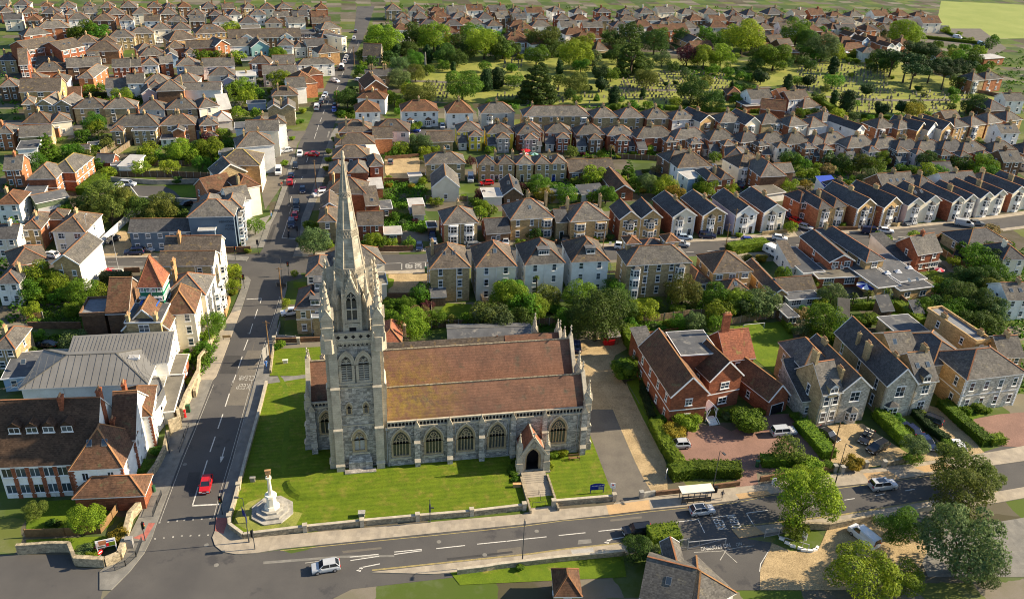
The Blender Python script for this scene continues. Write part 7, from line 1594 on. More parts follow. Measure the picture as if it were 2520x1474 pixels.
TR('''f,1210,670,75,r |f,1120,900,130,b!,bright multi-stem tree just above the church ridge |f,1190,830,70,t|f,960,780,60,sr|f,950,870,75,r|f,1010,770,60,r|f,1250,760,55,sp|f,920,900,60,b|f,960,730,40,sb|f,1090,760,60,r|
f,1700,850,110,o |f,1780,880,110,v|f,1880,700,140,b!,|f,1990,770,110,r |g,110,670,120,r!,|g,60,900,70,v|g,270,780,110,b!,|g,300,570,34,sb|g,390,690,85,o |g,430,780,60,sr|
g,640,700,130,r!,first tree of the big dark clump behind the church|g,760,850,220,d!,largest tree of the dark clump behind the church |g,920,780,140,d!,|g,620,880,110,d!,|g,880,640,80,r|g,1000,900,50,r|g,1130,800,95,w |g,1420,660,130,o!,brown-green airy tree beside the buff double villa|g,1050,860,60,sr|g,1250,640,40,sr|
g,1660,690,95,r |g,1700,820,90,b|g,1800,720,60,b|g,1860,760,95,r|g,1980,750,100,v|g,1690,900,70,r|g,1380,890,60,r|g,1500,890,70,v|g,1560,940,50,sv|g,1300,905,38,sb|g,1260,935,30,sr|g,1190,920,30,sv|g,1130,955,30,sb|g,1370,790,60,sr|g,1060,960,40,sb|
g,975,1240,110,sh,large clipped dome bush beside the gravel drive|g,1020,1190,60,sh|g,1140,1330,50,sd|g,1120,1160,50,sd|
h,60,700,60,b|h,130,770,90,v|h,250,740,100,v|h,30,770,60,r|h,640,300,0.1,sr|h,400,530,55,r |h,620,590,40,b|h,770,690,90,v!,|h,860,600,25,sb|h,720,880,140,r!,spreading tree above the long brown fence|h,540,830,55,t|h,540,950,60,v|h,620,960,60,o|h,830,1010,55,b|h,900,1030,60,r|h,960,1020,40,sb|h,1000,970,45,sy|h,890,1120,45,sr|
h,1000,880,45,sh|h,1075,860,62,sh,big round clipped bush in the hedged garden|h,1165,885,30,sd|h,1270,850,50,sr|h,1330,950,45,sr|h,1390,780,40,sb|h,1460,780,70,r|h,1340,940,40,sr|h,1590,770,80,d|
h,1140,280,65,b|h,1395,235,40,b|h,1640,230,42,so|h,1710,260,26,so|h,1600,600,50,b|h,1850,370,80,r|h,1780,330,50,r|h,1950,350,70,d|h,1900,430,100,r|h,2010,440,90,d|h,1790,560,90,d|h,1900,580,120,d!,|h,1980,620,110,o!|h,1780,700,120,d!,|h,1900,760,130,d!,biggest dark tree in the mass at the right edge|h,2000,800,100,v|h,1700,640,80,d|h,1640,760,70,r|h,1820,900,90,d|h,1960,900,90,d|h,1560,760,50,d|h,2060,550,90,r|h,2080,380,80,d|h,1990,190,50,t|h,1880,240,60,d|h,1800,260,45,d|
h,120,400,40,so|h,230,400,45,sy|h,170,450,40,sb|h,455,170,45,b|h,845,150,32,sb|h,1120,110,28,sr|h,60,225,30,sb|h,620,60,0.1,sr|h,1780,60,28,sr|h,700,165,22,sr|h,750,160,22,sr|h,1150,660,0.1,sr''')
for (x,y) in ((935,700),(1050,680),(1190,665)):palm('h',x,y,48,'palm tree by the parasol, %s of three'%{935:'leftmost',1050:'middle',1190:'rightmost'}[x])
palm('g',300,560,32,'thin palm in front of the pale blue-white villa',h=6.0)
TR('''e,90,560,130,b!,|e,210,600,95,b!,bright tree beside the tan gabled house |e,60,650,90,r|e,420,660,110,r!,|e,530,670,75,b|e,330,640,60,r|e,340,800,60,w|e,40,800,60,b|e,160,780,0.1,sr|e,380,1050,90,v|e,420,1090,60,v|e,20,1040,50,r|e,30,1130,45,d|e,40,1210,40,sb|e,150,1130,45,sd|e,200,1110,40,sd|e,290,1060,50,sd|
e,1415,910,85,r!,tree in front of the tower villa beside the pavement|e,1375,1010,50,b|e,1350,1090,50,r|e,1290,1030,40,sb|e,1195,1160,62,sb,bright round bush at the foot of the tower villa|e,1340,1160,38,so|e,1245,1340,36,sb|e,1220,1110,25,sr|e,1300,1110,26,sr|
e,1580,490,60,sb|e,1600,550,50,b|e,1570,620,62,b|e,1480,660,42,sr|e,1580,660,35,sy|e,1560,590,50,sb|e,1740,160,62,r|e,1690,345,28,sb|e,640,40,110,o|e,1030,50,95,o |e,1000,90,70,o|e,1180,80,50,d|e,830,30,90,d|e,520,40,80,o|e,320,310,14,sb|e,750,590,60,sd|
i,990,530,50,sr,round bush behind the rubble wall beside the school house|i,60,990,70,o!,|i,460,1050,130,w!,pale green apple tree on the school lawn|i,430,1290,70,sv|i,500,1330,55,sb|i,560,1270,40,sp|i,690,1180,80,sy,golden bush on top of the curved wall|i,640,1200,45,sb|i,740,1110,40,sy|i,180,1080,40,sd|i,240,1085,30,sd|
f,380,280,110,v!,|f,300,270,50,so|f,500,300,40,sb|f,235,525,27,b|f,170,745,30,b|f,840,270,62,b!,|f,910,290,45,r|f,980,290,42,b|f,1110,290,42,r|f,770,290,30,sr|f,1000,90,35,r|f,1160,120,28,sp|f,1200,180,40,sr|f,1060,130,30,sv|f,360,150,60,sh|f,130,1060,40,sb|f,100,1080,30,sr|f,1560,60,0.1,sr|f,1650,60,50,b|f,1700,130,40,r|f,1660,0,45,b|
g,1010,190,55,b,bright tree in front of the fretted gable pair|g,240,220,32,d|g,290,225,45,d|g,170,290,45,sh|g,60,170,0.1,sr|g,600,265,32,sb|g,770,230,38,sr|g,760,250,30,sb|g,860,240,35,sd|g,1765,212,20,sb|g,1850,225,18,sb|g,1450,890,0.1,sr''')
TR('''a,460,40,80,r|a,540,50,75,r|a,380,60,50,b|a,600,70,50,t|a,930,100,25,sb|a,1010,90,25,sb|a,1330,230,50,r|a,1400,230,35,b|a,1470,230,40,r|a,1530,240,45,t|a,1610,240,55,b|a,1920,220,55,b!,|a,1560,30,60,b|a,2000,90,22,d|a,1260,245,14,sy|a,860,370,45,so|a,930,375,40,so|a,490,480,45,b|a,560,460,30,r|a,520,500,30,sy|a,240,430,42,sb|a,730,530,65,w!,|a,690,560,40,b|
a,1650,460,62,b!,|a,1720,480,45,r|a,1930,420,80,b!,large lime tree left of the street |a,1690,540,60,b|a,1770,520,40,r|a,1570,490,50,r|a,1350,440,45,so|a,1420,560,30,so|a,1620,670,55,b|a,1755,670,42,b|a,1860,490,20,b|a,320,700,30,sb|a,510,740,75,r!,|a,540,780,60,b|a,430,830,50,r|a,160,920,90,g!,tall olive conifer in the far left gardens|a,80,1020,60,r|a,240,820,0.1,sr|
a,390,970,60,r|a,330,940,50,r|a,480,990,50,o|a,610,900,45,o|a,600,860,32,t|a,525,930,32,b|a,1190,960,90,b!,|a,1110,950,50,r|a,1310,940,70,d|a,1400,940,90,b!,|a,1340,1050,60,r|a,1500,830,55,b!,|a,1390,860,45,p|a,940,920,50,b|a,910,960,50,b|a,950,1010,60,sb|a,860,1080,62,w,|a,1095,1070,66,w,|a,630,1120,45,b|a,1150,1170,38,sd|a,520,1170,0.1,sr|
a,620,1310,130,o!,large spreading olive tree beside the walled car park|a,720,1340,110,o!|a,500,1360,90,d|a,850,1370,60,r|a,1040,1360,90,o!,|a,1010,1440,70,b|a,1170,1420,50,d|a,380,1370,60,d|a,300,1420,60,r|a,900,1010,0.1,sr|a,1050,1020,40,sb|a,340,1000,40,sr|a,60,1080,40,d|a,230,1200,0.1,sr|
b,100,205,45,r|b,250,210,26,y|b,320,80,22,r|b,195,100,20,d|b,130,430,0.1,sr|b,300,640,30,sb|b,250,730,25,sr|b,290,720,25,sr|b,220,850,25,sb|b,160,1040,30,sb|b,640,560,75,d!,|b,590,530,45,r|b,690,580,45,r|b,680,500,35,d|b,600,660,30,sr|b,690,650,28,sr|b,800,290,0.1,sr|b,545,860,28,sd|b,500,950,28,sd|b,495,1010,28,sb|b,480,1080,28,sb|b,770,170,0.1,sr|b,750,230,45,o|b,830,275,45,d|b,745,340,45,r|b,760,300,30,b|b,700,380,22,so|b,730,400,18,sy|
b,1200,890,75,v!,|b,1060,930,55,b|b,1140,870,40,b|b,1010,960,40,r|b,1230,950,40,b|b,1310,940,32,b|b,1230,1010,35,b|b,1150,780,28,b|b,1030,650,30,r|b,1170,750,45,sh|b,960,1210,28,sy|b,1130,1215,28,sy|b,1215,1160,28,b|b,1220,1180,28,b|b,960,1150,25,sb|b,1290,1340,30,b|b,1340,1340,35,b|b,1650,1290,45,p|b,1690,1290,35,o|b,1680,1380,50,b!|b,1740,1400,40,b|b,1580,1030,35,p|b,1530,1290,20,sb|b,1620,1350,40,r|b,1730,940,35,b|b,1780,720,30,Pb,tan palm by the pale cream house|b,1850,720,22,b|b,1780,1170,18,b|b,1665,1150,32,b''')
TR('''c,315,1205,75,r!,|c,210,1230,48,p|c,370,1290,60,y|c,300,1280,30,sb|c,520,1290,75,r!,|c,600,1300,40,b|c,830,1290,70,r!,|c,720,1310,45,b|c,735,1135,75,b|c,600,1180,45,sh|c,670,1200,40,sb|c,1000,1110,75,g!,green feathery conifer above the brown bungalow|c,1140,1190,62,v!,|c,1210,1090,36,t|c,1200,1180,35,b|c,1130,1105,30,so|c,1110,1250,26,sy|c,1290,1220,75,b!,|c,1350,1290,75,y|c,1400,1310,50,v|c,1240,1260,50,r|c,1590,1220,85,b!,|c,1540,1250,45,y|c,1740,1230,70,b!,|c,1650,1240,45,r|
c,560,960,45,o|c,650,970,25,sp|c,870,930,36,Pb,pale palm behind the long bungalow|c,1120,890,32,t|c,1155,945,38,b|c,1225,940,18,sy|c,1040,965,26,sb|c,980,985,25,sb|c,920,990,25,sb|c,1690,950,45,o|c,1660,1000,40,r|c,1880,890,38,w|c,1350,760,24,v|c,1790,810,22,b|c,790,980,30,b|c,710,1000,28,so|c,250,1000,0.1,sr|
c,60,715,30,Pb,tan palm seen over the brick row|c,1320,950,0.1,sr|d,95,890,38,w|d,450,1010,60,d|d,500,1030,45,r|d,420,1030,35,b|d,540,1125,36,b|d,625,1125,40,b|d,745,1010,50,v|d,860,1050,70,d|d,740,1090,50,t|d,840,985,30,Pb,brown palm in the right middle gardens|d,870,1080,50,b|d,1010,1060,75,o|d,1090,1080,80,r|d,1140,1010,60,b!,|d,1020,1000,50,r|d,1060,1160,75,v|d,1110,1210,60,r|d,950,1170,40,r|d,1180,1180,50,b|d,1220,1140,40,o|d,1240,1190,45,b|d,1290,1085,38,r|d,1490,1030,75,d!,|d,1490,1110,70,b|d,1580,1120,60,r|d,1490,1150,45,v|d,1750,1050,65,d|d,1920,1060,90,b!,|d,1960,1150,90,r|d,1640,1160,40,o|d,1860,1190,45,t|d,1750,1160,40,sy|d,1380,1210,30,b|
d,450,1220,60,b|d,570,1210,42,y|d,690,1220,45,r|d,920,1220,45,b|d,30,1240,30,b|d,870,800,60,r|d,1040,835,28,r|d,1300,850,25,b|d,1370,850,15,b|d,1890,860,14,b|d,520,660,35,r|d,590,650,45,sh|d,640,650,30,b|d,820,680,55,b|d,780,640,35,b|d,760,750,0.1,sr|d,1010,720,30,sb|d,1060,700,28,r|d,940,690,36,v|d,40,570,45,r|d,30,540,35,d|d,350,520,0.1,sr|d,290,340,0.1,sr|d,340,690,18,sb|d,20,660,25,sr|d,180,690,25,sr|d,840,1420,36,o|d,670,1440,14,b''')
TR('''b,930,110,115,b!,bright round tree left of the top middle, beside the street|b,860,60,60,r|b,1160,80,95,d|b,1300,90,110,b!,|b,1260,220,50,x|b,1010,190,48,x|b,1070,180,35,x|b,1400,220,75,d!|b,1480,250,62,d|b,1690,130,125,b!,|b,1830,180,75,d|b,1520,130,80,d|b,1370,300,42,r|b,1450,320,28,x|b,960,240,50,d|b,1040,290,62,v|b,1140,250,62,r!|b,1160,360,62,o!|b,1030,400,70,v!|b,1080,430,40,r|b,1340,200,30,x|b,1205,340,18,b|b,1520,450,122,r!,big round dark tree standing alone in the cemetery|b,1200,520,95,o!|b,1120,490,60,b|b,1000,560,50,r|b,1060,600,40,b|b,1700,420,62,x|b,1790,400,62,x|b,1690,310,40,r|b,1900,320,32,r|b,1760,360,50,v|b,1720,580,22,r|b,1780,450,25,p|b,960,530,35,r|b,1800,230,0.1,sr|b,1960,230,30,sb|
c,365,100,110,o!,tall brown-green airy tree at the back of the cemetery|c,300,220,75,r!|c,590,220,110,b!,bright tall tree in the middle of the cemetery back edge|c,680,150,80,b!|c,560,140,50,b|c,730,250,55,v|c,475,320,36,x|c,310,400,160,k!,large spreading green cedar in the cemetery|c,230,470,70,k|c,600,440,85,o!|c,470,420,50,o|c,780,350,60,u|c,870,370,55,r|c,800,440,50,u|c,700,470,26,u|c,760,540,26,g|c,1030,210,150,k!,huge dark cedar at the back of the cemetery|c,1010,60,90,d|c,1200,130,95,d!|c,1260,250,60,v|c,1340,310,40,d|c,1140,400,85,o!|c,1110,520,30,x|c,888,530,56,x|c,940,560,28,r|c,1450,230,80,p|c,1580,240,90,b!|c,1710,240,90,b!|c,1490,480,100,d!,|c,1440,360,36,v|c,1590,430,50,o|c,1640,570,80,d!|c,1530,580,50,d|c,1360,580,40,b|c,1440,590,32,u|c,1285,440,18,u|c,1360,430,18,u|c,1790,455,20,x|c,1730,510,20,u|c,1690,520,30,b|c,610,560,36,r|c,900,610,45,sh|c,980,610,35,sr|c,1230,610,35,sr|c,110,320,36,r|c,20,400,50,x|c,180,360,0.1,sr|c,1880,90,130,b!,spreading green tree standing alone near the bungalows|c,1760,60,50,b|c,1580,50,50,r|c,1500,30,45,d|c,860,100,60,d|c,930,140,50,d|c,500,100,40,r|c,1860,370,30,d|c,1920,390,26,r|c,1990,390,40,d|c,1980,300,60,d|c,1850,30,40,r|c,-20,30,30,r|c,1820,540,36,r|c,1760,350,36,r|c,40,70,30,r|c,-10,170,90,d|
d,330,230,110,r!,round dark-bright tree at the cemetery's back middle|d,230,260,60,r|d,410,280,60,d|d,500,50,100,r!|d,590,110,75,d!|d,700,170,100,v!,|d,790,200,70,b|d,660,230,50,r|d,430,430,45,x|d,510,420,42,r|d,230,380,55,u|d,590,410,46,u|d,780,305,48,x|d,780,415,64,r|d,1070,315,36,d|d,1170,290,50,d|d,1035,480,46,u|d,790,545,42,x|d,885,590,78,x|d,915,375,20,b|d,1230,390,18,sb|d,950,590,26,r|d,1150,630,56,u|d,1310,610,50,u|d,1390,640,62,y|d,1410,590,40,o|d,1440,620,35,o|d,1430,470,32,sd|d,1470,520,24,so|d,1700,490,42,sr|d,1680,620,30,d|d,1860,600,85,d!,dark conifer mass at the cemetery's right end|d,1740,430,60,d|d,640,530,24,d|d,680,560,36,r|d,720,480,30,o|d,1240,230,95,f|d,1350,260,100,f|d,1450,190,110,f!,|d,1400,330,90,f|d,1530,300,80,f|d,1640,340,85,f!|d,1700,290,70,f|d,1200,300,60,d|d,1780,330,70,f|d,1850,300,50,f|d,1320,60,100,b!|d,1400,80,70,b|d,1580,140,35,r|d,1700,210,45,b|d,1680,170,30,r|d,1890,200,50,b|d,1780,170,40,r|d,1940,150,40,d|d,2000,110,40,r|d,1980,300,30,r|d,950,210,40,b|d,900,255,30,sh|d,960,260,30,sh|d,1050,265,30,sb|d,1140,200,30,r|d,560,270,40,d|d,480,250,35,d|d,70,380,30,r|d,130,400,28,r|d,1100,30,36,r|d,1180,60,40,d|d,1640,30,26,b|d,1740,60,20,b|d,1830,100,18,b|d,540,450,0.1,sr|d,150,490,25,r''')
TR('''c,420,170,75,d|c,640,300,60,r|c,240,90,60,r|c,160,60,50,d|c,920,220,70,d|c,1130,300,60,d|c,1230,60,60,r|c,1400,80,60,d|c,1660,110,60,r|c,1650,330,45,r|c,1960,130,60,d|c,1990,230,60,d|c,60,200,60,r|c,-60,90,70,r|c,130,420,60,r|c,560,520,40,d|c,1030,600,36,r|c,1150,600,36,r|c,1900,480,40,d|c,1930,560,45,r|d,140,120,60,r|d,60,60,60,d|d,620,30,60,d|d,700,60,50,r|d,870,60,50,d|d,560,200,60,r|d,610,300,45,d|d,1120,240,55,d|d,1200,250,55,r|d,1560,240,70,d|d,1600,290,70,d|d,1750,240,50,r|d,1850,250,50,d|d,1900,330,60,r|d,1960,420,45,r|d,1700,560,36,r|d,1280,700,40,r|d,1500,680,36,r|b,1600,60,80,r|b,1900,180,60,d|b,1560,200,60,d|b,1250,330,50,r|b,960,140,60,r|b,1100,180,60,d|b,1230,120,60,r|
e,240,700,60,r|e,120,700,55,b|e,460,760,50,r|e,330,1120,45,r|e,90,1000,50,r|f,1330,860,60,r|f,1250,860,60,r|f,1440,880,40,o|f,1560,870,50,r|g,540,860,80,r|g,200,880,90,d|g,1220,760,50,r|g,1340,720,45,b|g,1580,900,45,r|h,330,700,55,r|h,560,820,50,r|h,680,760,50,b|h,1240,980,50,r|h,1540,950,60,d|h,1650,850,80,r|h,1720,930,80,d|h,1850,1000,70,r|h,1750,800,90,r|h,1560,640,40,r|h,1700,430,45,b|d,380,1180,45,r|d,560,1060,45,r|d,660,1080,40,b|d,1360,1100,45,r|d,1430,1180,40,b|d,1600,1060,45,r|d,1700,1150,40,r|c,460,1240,50,r|c,940,1180,45,b|c,1060,1200,45,r|c,1460,1120,40,r|c,760,1240,40,r|a,700,870,35,r|a,560,1060,45,r|a,120,890,50,r|a,1260,1010,50,r|a,1540,900,45,r|a,750,640,25,r|a,1500,300,30,r''')
for s,wd,ht,lab in (('k1195,350 k1290,540 k1400,690',2.2,1.9,'clipped hedge running down between gravel drive and red drive'),('k1320,745 k1500,712 k1840,720',2.6,2.2,'thick bright hedge behind the bus shelter'),('l225,640 l400,640 l540,620',2.2,1.7,'bright hedge on the brick wall left of the lamp post'),('l520,350 l640,480 l740,600',2.8,1.8,'broad clipped grey-green hedge between red drive and gravel court'),('l1110,280 l1230,400 l1330,500',2.4,2.2,'tall leafy hedge between the two villa forecourts'),('l1390,260 l1500,380 l1640,480',1.6,1.5,'narrow hedge between dark parked cars'),('l1600,195 l1780,360 l1950,500',2.4,1.7,'long neat hedge at the right villa drive'),('l1690,200 l1830,260',2.2,1.3,'short low hedge in the far right front garden'),('l1960,480 l2060,470',2,1.6,'hedge stub at the right picture edge'),('k1150,1240 k1370,1215',3.2,2.4,'bright hedge beside the school gate rail'),('g990,990 g1010,1060 g1060,1130',2.8,2.6,'hedge beside the red bins at the top of the gravel drive'),('g1120,1220 k1110,100 k1180,300',1.4,1.1,'low dark hedge at the left edge of the red villa garden'),('h850,790 h1130,785',2.4,1.8,'hedge along the back of the round hedge garden'),('h1255,800 h1340,860 h1450,940',2.4,2.4,'tall bright hedge crossing the lawn gardens'),('h400,900 h460,985',1.6,1.3,'bright hedge at the top right of the goal lawn'),('g1760,375 h20,365 h250,330',3.0,2.6,'deep green hedge behind the bus stop of the middle road'),('a430,1290 a560,1190 a640,1130',3.4,2.2,'bright clipped hedge beside the new orange brick houses'),('a445,545 a620,545',1.6,2.0,'dark hedge in front of the big orange brick house'),('e580,600 e800,600',2.6,2.6,'tall dark hedge behind the red car'),('b1090,770 b1200,770',1.6,1.4,'clipped hedge in front of the two-porch semi'),('b0,1100 b1,1101',.2,.2,''),('c20,590 c220,590 c400,590',2,1.5,'long low hedge at the cemetery front, left stretch'),('c1280,635 c1700,655 c2032,660',2.2,1.6,'long low hedge at the cemetery front, right stretch'),('d640,570 d760,640 d880,690 d1200,715',2.6,1.8,'curving hedge between cemetery houses and graves'),('c780,245 c900,245',3,2.4,'dark hedge below the cemetery lodge'),('d840,245 d1100,262',2.5,2.2,'hedge below the white square house'),('d1480,95 d1900,140',2,1.6,'hedge along the far car park'),('d1600,40 d1850,130',1.6,1.2,'row of young bushes at the playing field'),('i890,740 i955,640',2.2,1.2,'low bright hedge at the school house corner'),('i1395,0 i1396,1',.2,.2,'')):
 if lab:hedge(s,wd,ht,lab,'hedgedark' if 'dark' in lab else 'hedge')
def cover(name,label,polys,n,s,m,hmax=.8,seed=3):
 r=random.Random(seed);b=MB()
 for ps in polys:
  P=GM(ps);xs=[p.x for p in P];ys=[p.y for p in P];c=0
  def inside(x,y):
   k=False
   for i in range(len(P)):
    a,d=P[i],P[i-1]
    if (a.y>y)!=(d.y>y) and x<(d.x-a.x)*(y-a.y)/(d.y-a.y)+a.x:k=not k
   return k
  while c<n:
   cx,cy=r.uniform(min(xs),max(xs)),r.uniform(min(ys),max(ys))
   if not inside(cx,cy):c+=.2;continue
   R0_=r.uniform(.5,1.6);hh=R0_*r.uniform(.4,1)*hmax
   for _ in range(int(9+R0_*14)):
    d=Vector((r.gauss(0,1),r.gauss(0,1),abs(r.gauss(0,1)))).normalized();leafquad(b,Vector((cx+d.x*R0_,cy+d.y*R0_,d.z*hh)),d,s,r)
   c+=1
 o=b.build(name,m);return tag(o,label,name.replace('_',' '),None,'stuff')
cover('undergrowth','low leafy planting filling the gardens behind the church',['f900,740 f1260,720 f1270,1010 f900,1000','g900,900 g1560,900 g1600,970 g1000,990','f1650,820 g480,860 g560,960 f1650,960','g1330,760 g2032,740 g2032,860 g1350,850'],130,.22,'leaf')
cover('undergrowth','low leafy planting in the right hand gardens',['h560,900 h900,900 h1040,1040 h620,1080','h1000,720 h1500,730 h1560,900 h1150,790','h1500,700 h2032,600 h2032,1000 h1650,880','h700,640 h860,760 h600,800'],130,.24,'leaf',seed=8)
cover('undergrowth','low leafy planting in the left hand gardens',['e0,700 e420,690 e440,900 e0,900','e0,1000 e480,1000 e480,1180 e0,1220','e1380,1000 e1450,960 e1400,1200 e1300,1300 e1250,1200','a300,850 a620,860 a560,1080 a0,1060 a0,960'],120,.25,'leaf',seed=12)
cover('undergrowth','garden greenery between the rows of houses in the middle distance',['c560,940 c1300,940 c1300,1010 c560,1000','c540,1130 c1560,1180 c1500,1290 c200,1290','b930,930 b1230,900 b1240,1000 b930,1000','b930,1190 b1230,1190 b1240,1380 b930,1400','f930,60 f1240,100 f1240,200 f930,180','d420,960 d1200,990 d1700,1100 d2032,1130 d2032,1180 d1500,1180 d500,1200','a860,930 a1480,930 a1480,1050 a860,1050'],170,.3,'leaf',seed=21)
cover('undergrowth','garden greenery between the rows of houses in the left town',['a200,440 a640,460 a620,600 a400,560','a1200,200 a1700,200 a1700,300 a1200,250','a640,500 a1000,540 a1000,600 a600,560','a1500,440 a2000,400 a1900,560 a1500,620','a0,640 a700,690 a640,740 a300,760','b560,640 b700,640 b700,700 b560,700'],110,.32,'leaf',seed=31)
cover('undergrowth','dark bushes along the cemetery edges',['c0,595 c1700,630 c2032,640 c2032,665 c0,625','b900,180 b1500,170 b1560,240 b1000,330 b900,300','c400,190 c900,190 c900,240 c400,240','c1300,300 c2000,330 d150,420 c1900,420 c1500,390','d0,440 d200,470 d150,520 d0,500','d1100,700 d1700,720 d1800,690 d1700,740 d1100,730','d800,100 d1300,180 d1200,210 d800,180','c1560,-10 d300,-10 d700,-20 d700,60 c1600,40'],150,.38,'leaf',seed=41)
cover('undergrowth','garden bushes filling the plots at the left and right picture edges',['a-300,200 a-40,200 a-40,1400 a-300,1400','e-300,0 e-60,0 e-60,1400 e-300,1400','d1980,200 d2300,200 d2300,1000 d1980,1000','h2032,300 h2300,300 h2300,1400 h2032,1400','b900,20 b2000,20 b2000,160 b900,160','c0,20 c2000,20 c2000,120 c0,120','a0,-150 a2000,-150 a2000,60 a0,60','d0,-120 d1300,-120 d1300,120 d0,120','b900,-150 b2000,-150 b2000,60 b900,60','c0,-150 c2000,-140 c2000,60 c0,60'],150,.4,'leaf',1.8,61)
cover('weeds','white daisies scattered over the church lawn',['j450,790 j1500,770 j1500,830 j900,880 j450,880','j380,940 j500,930 j480,980 j370,980','j940,680 j1280,660 j1280,710 j940,720'],6,.05,'paint',.02,51)
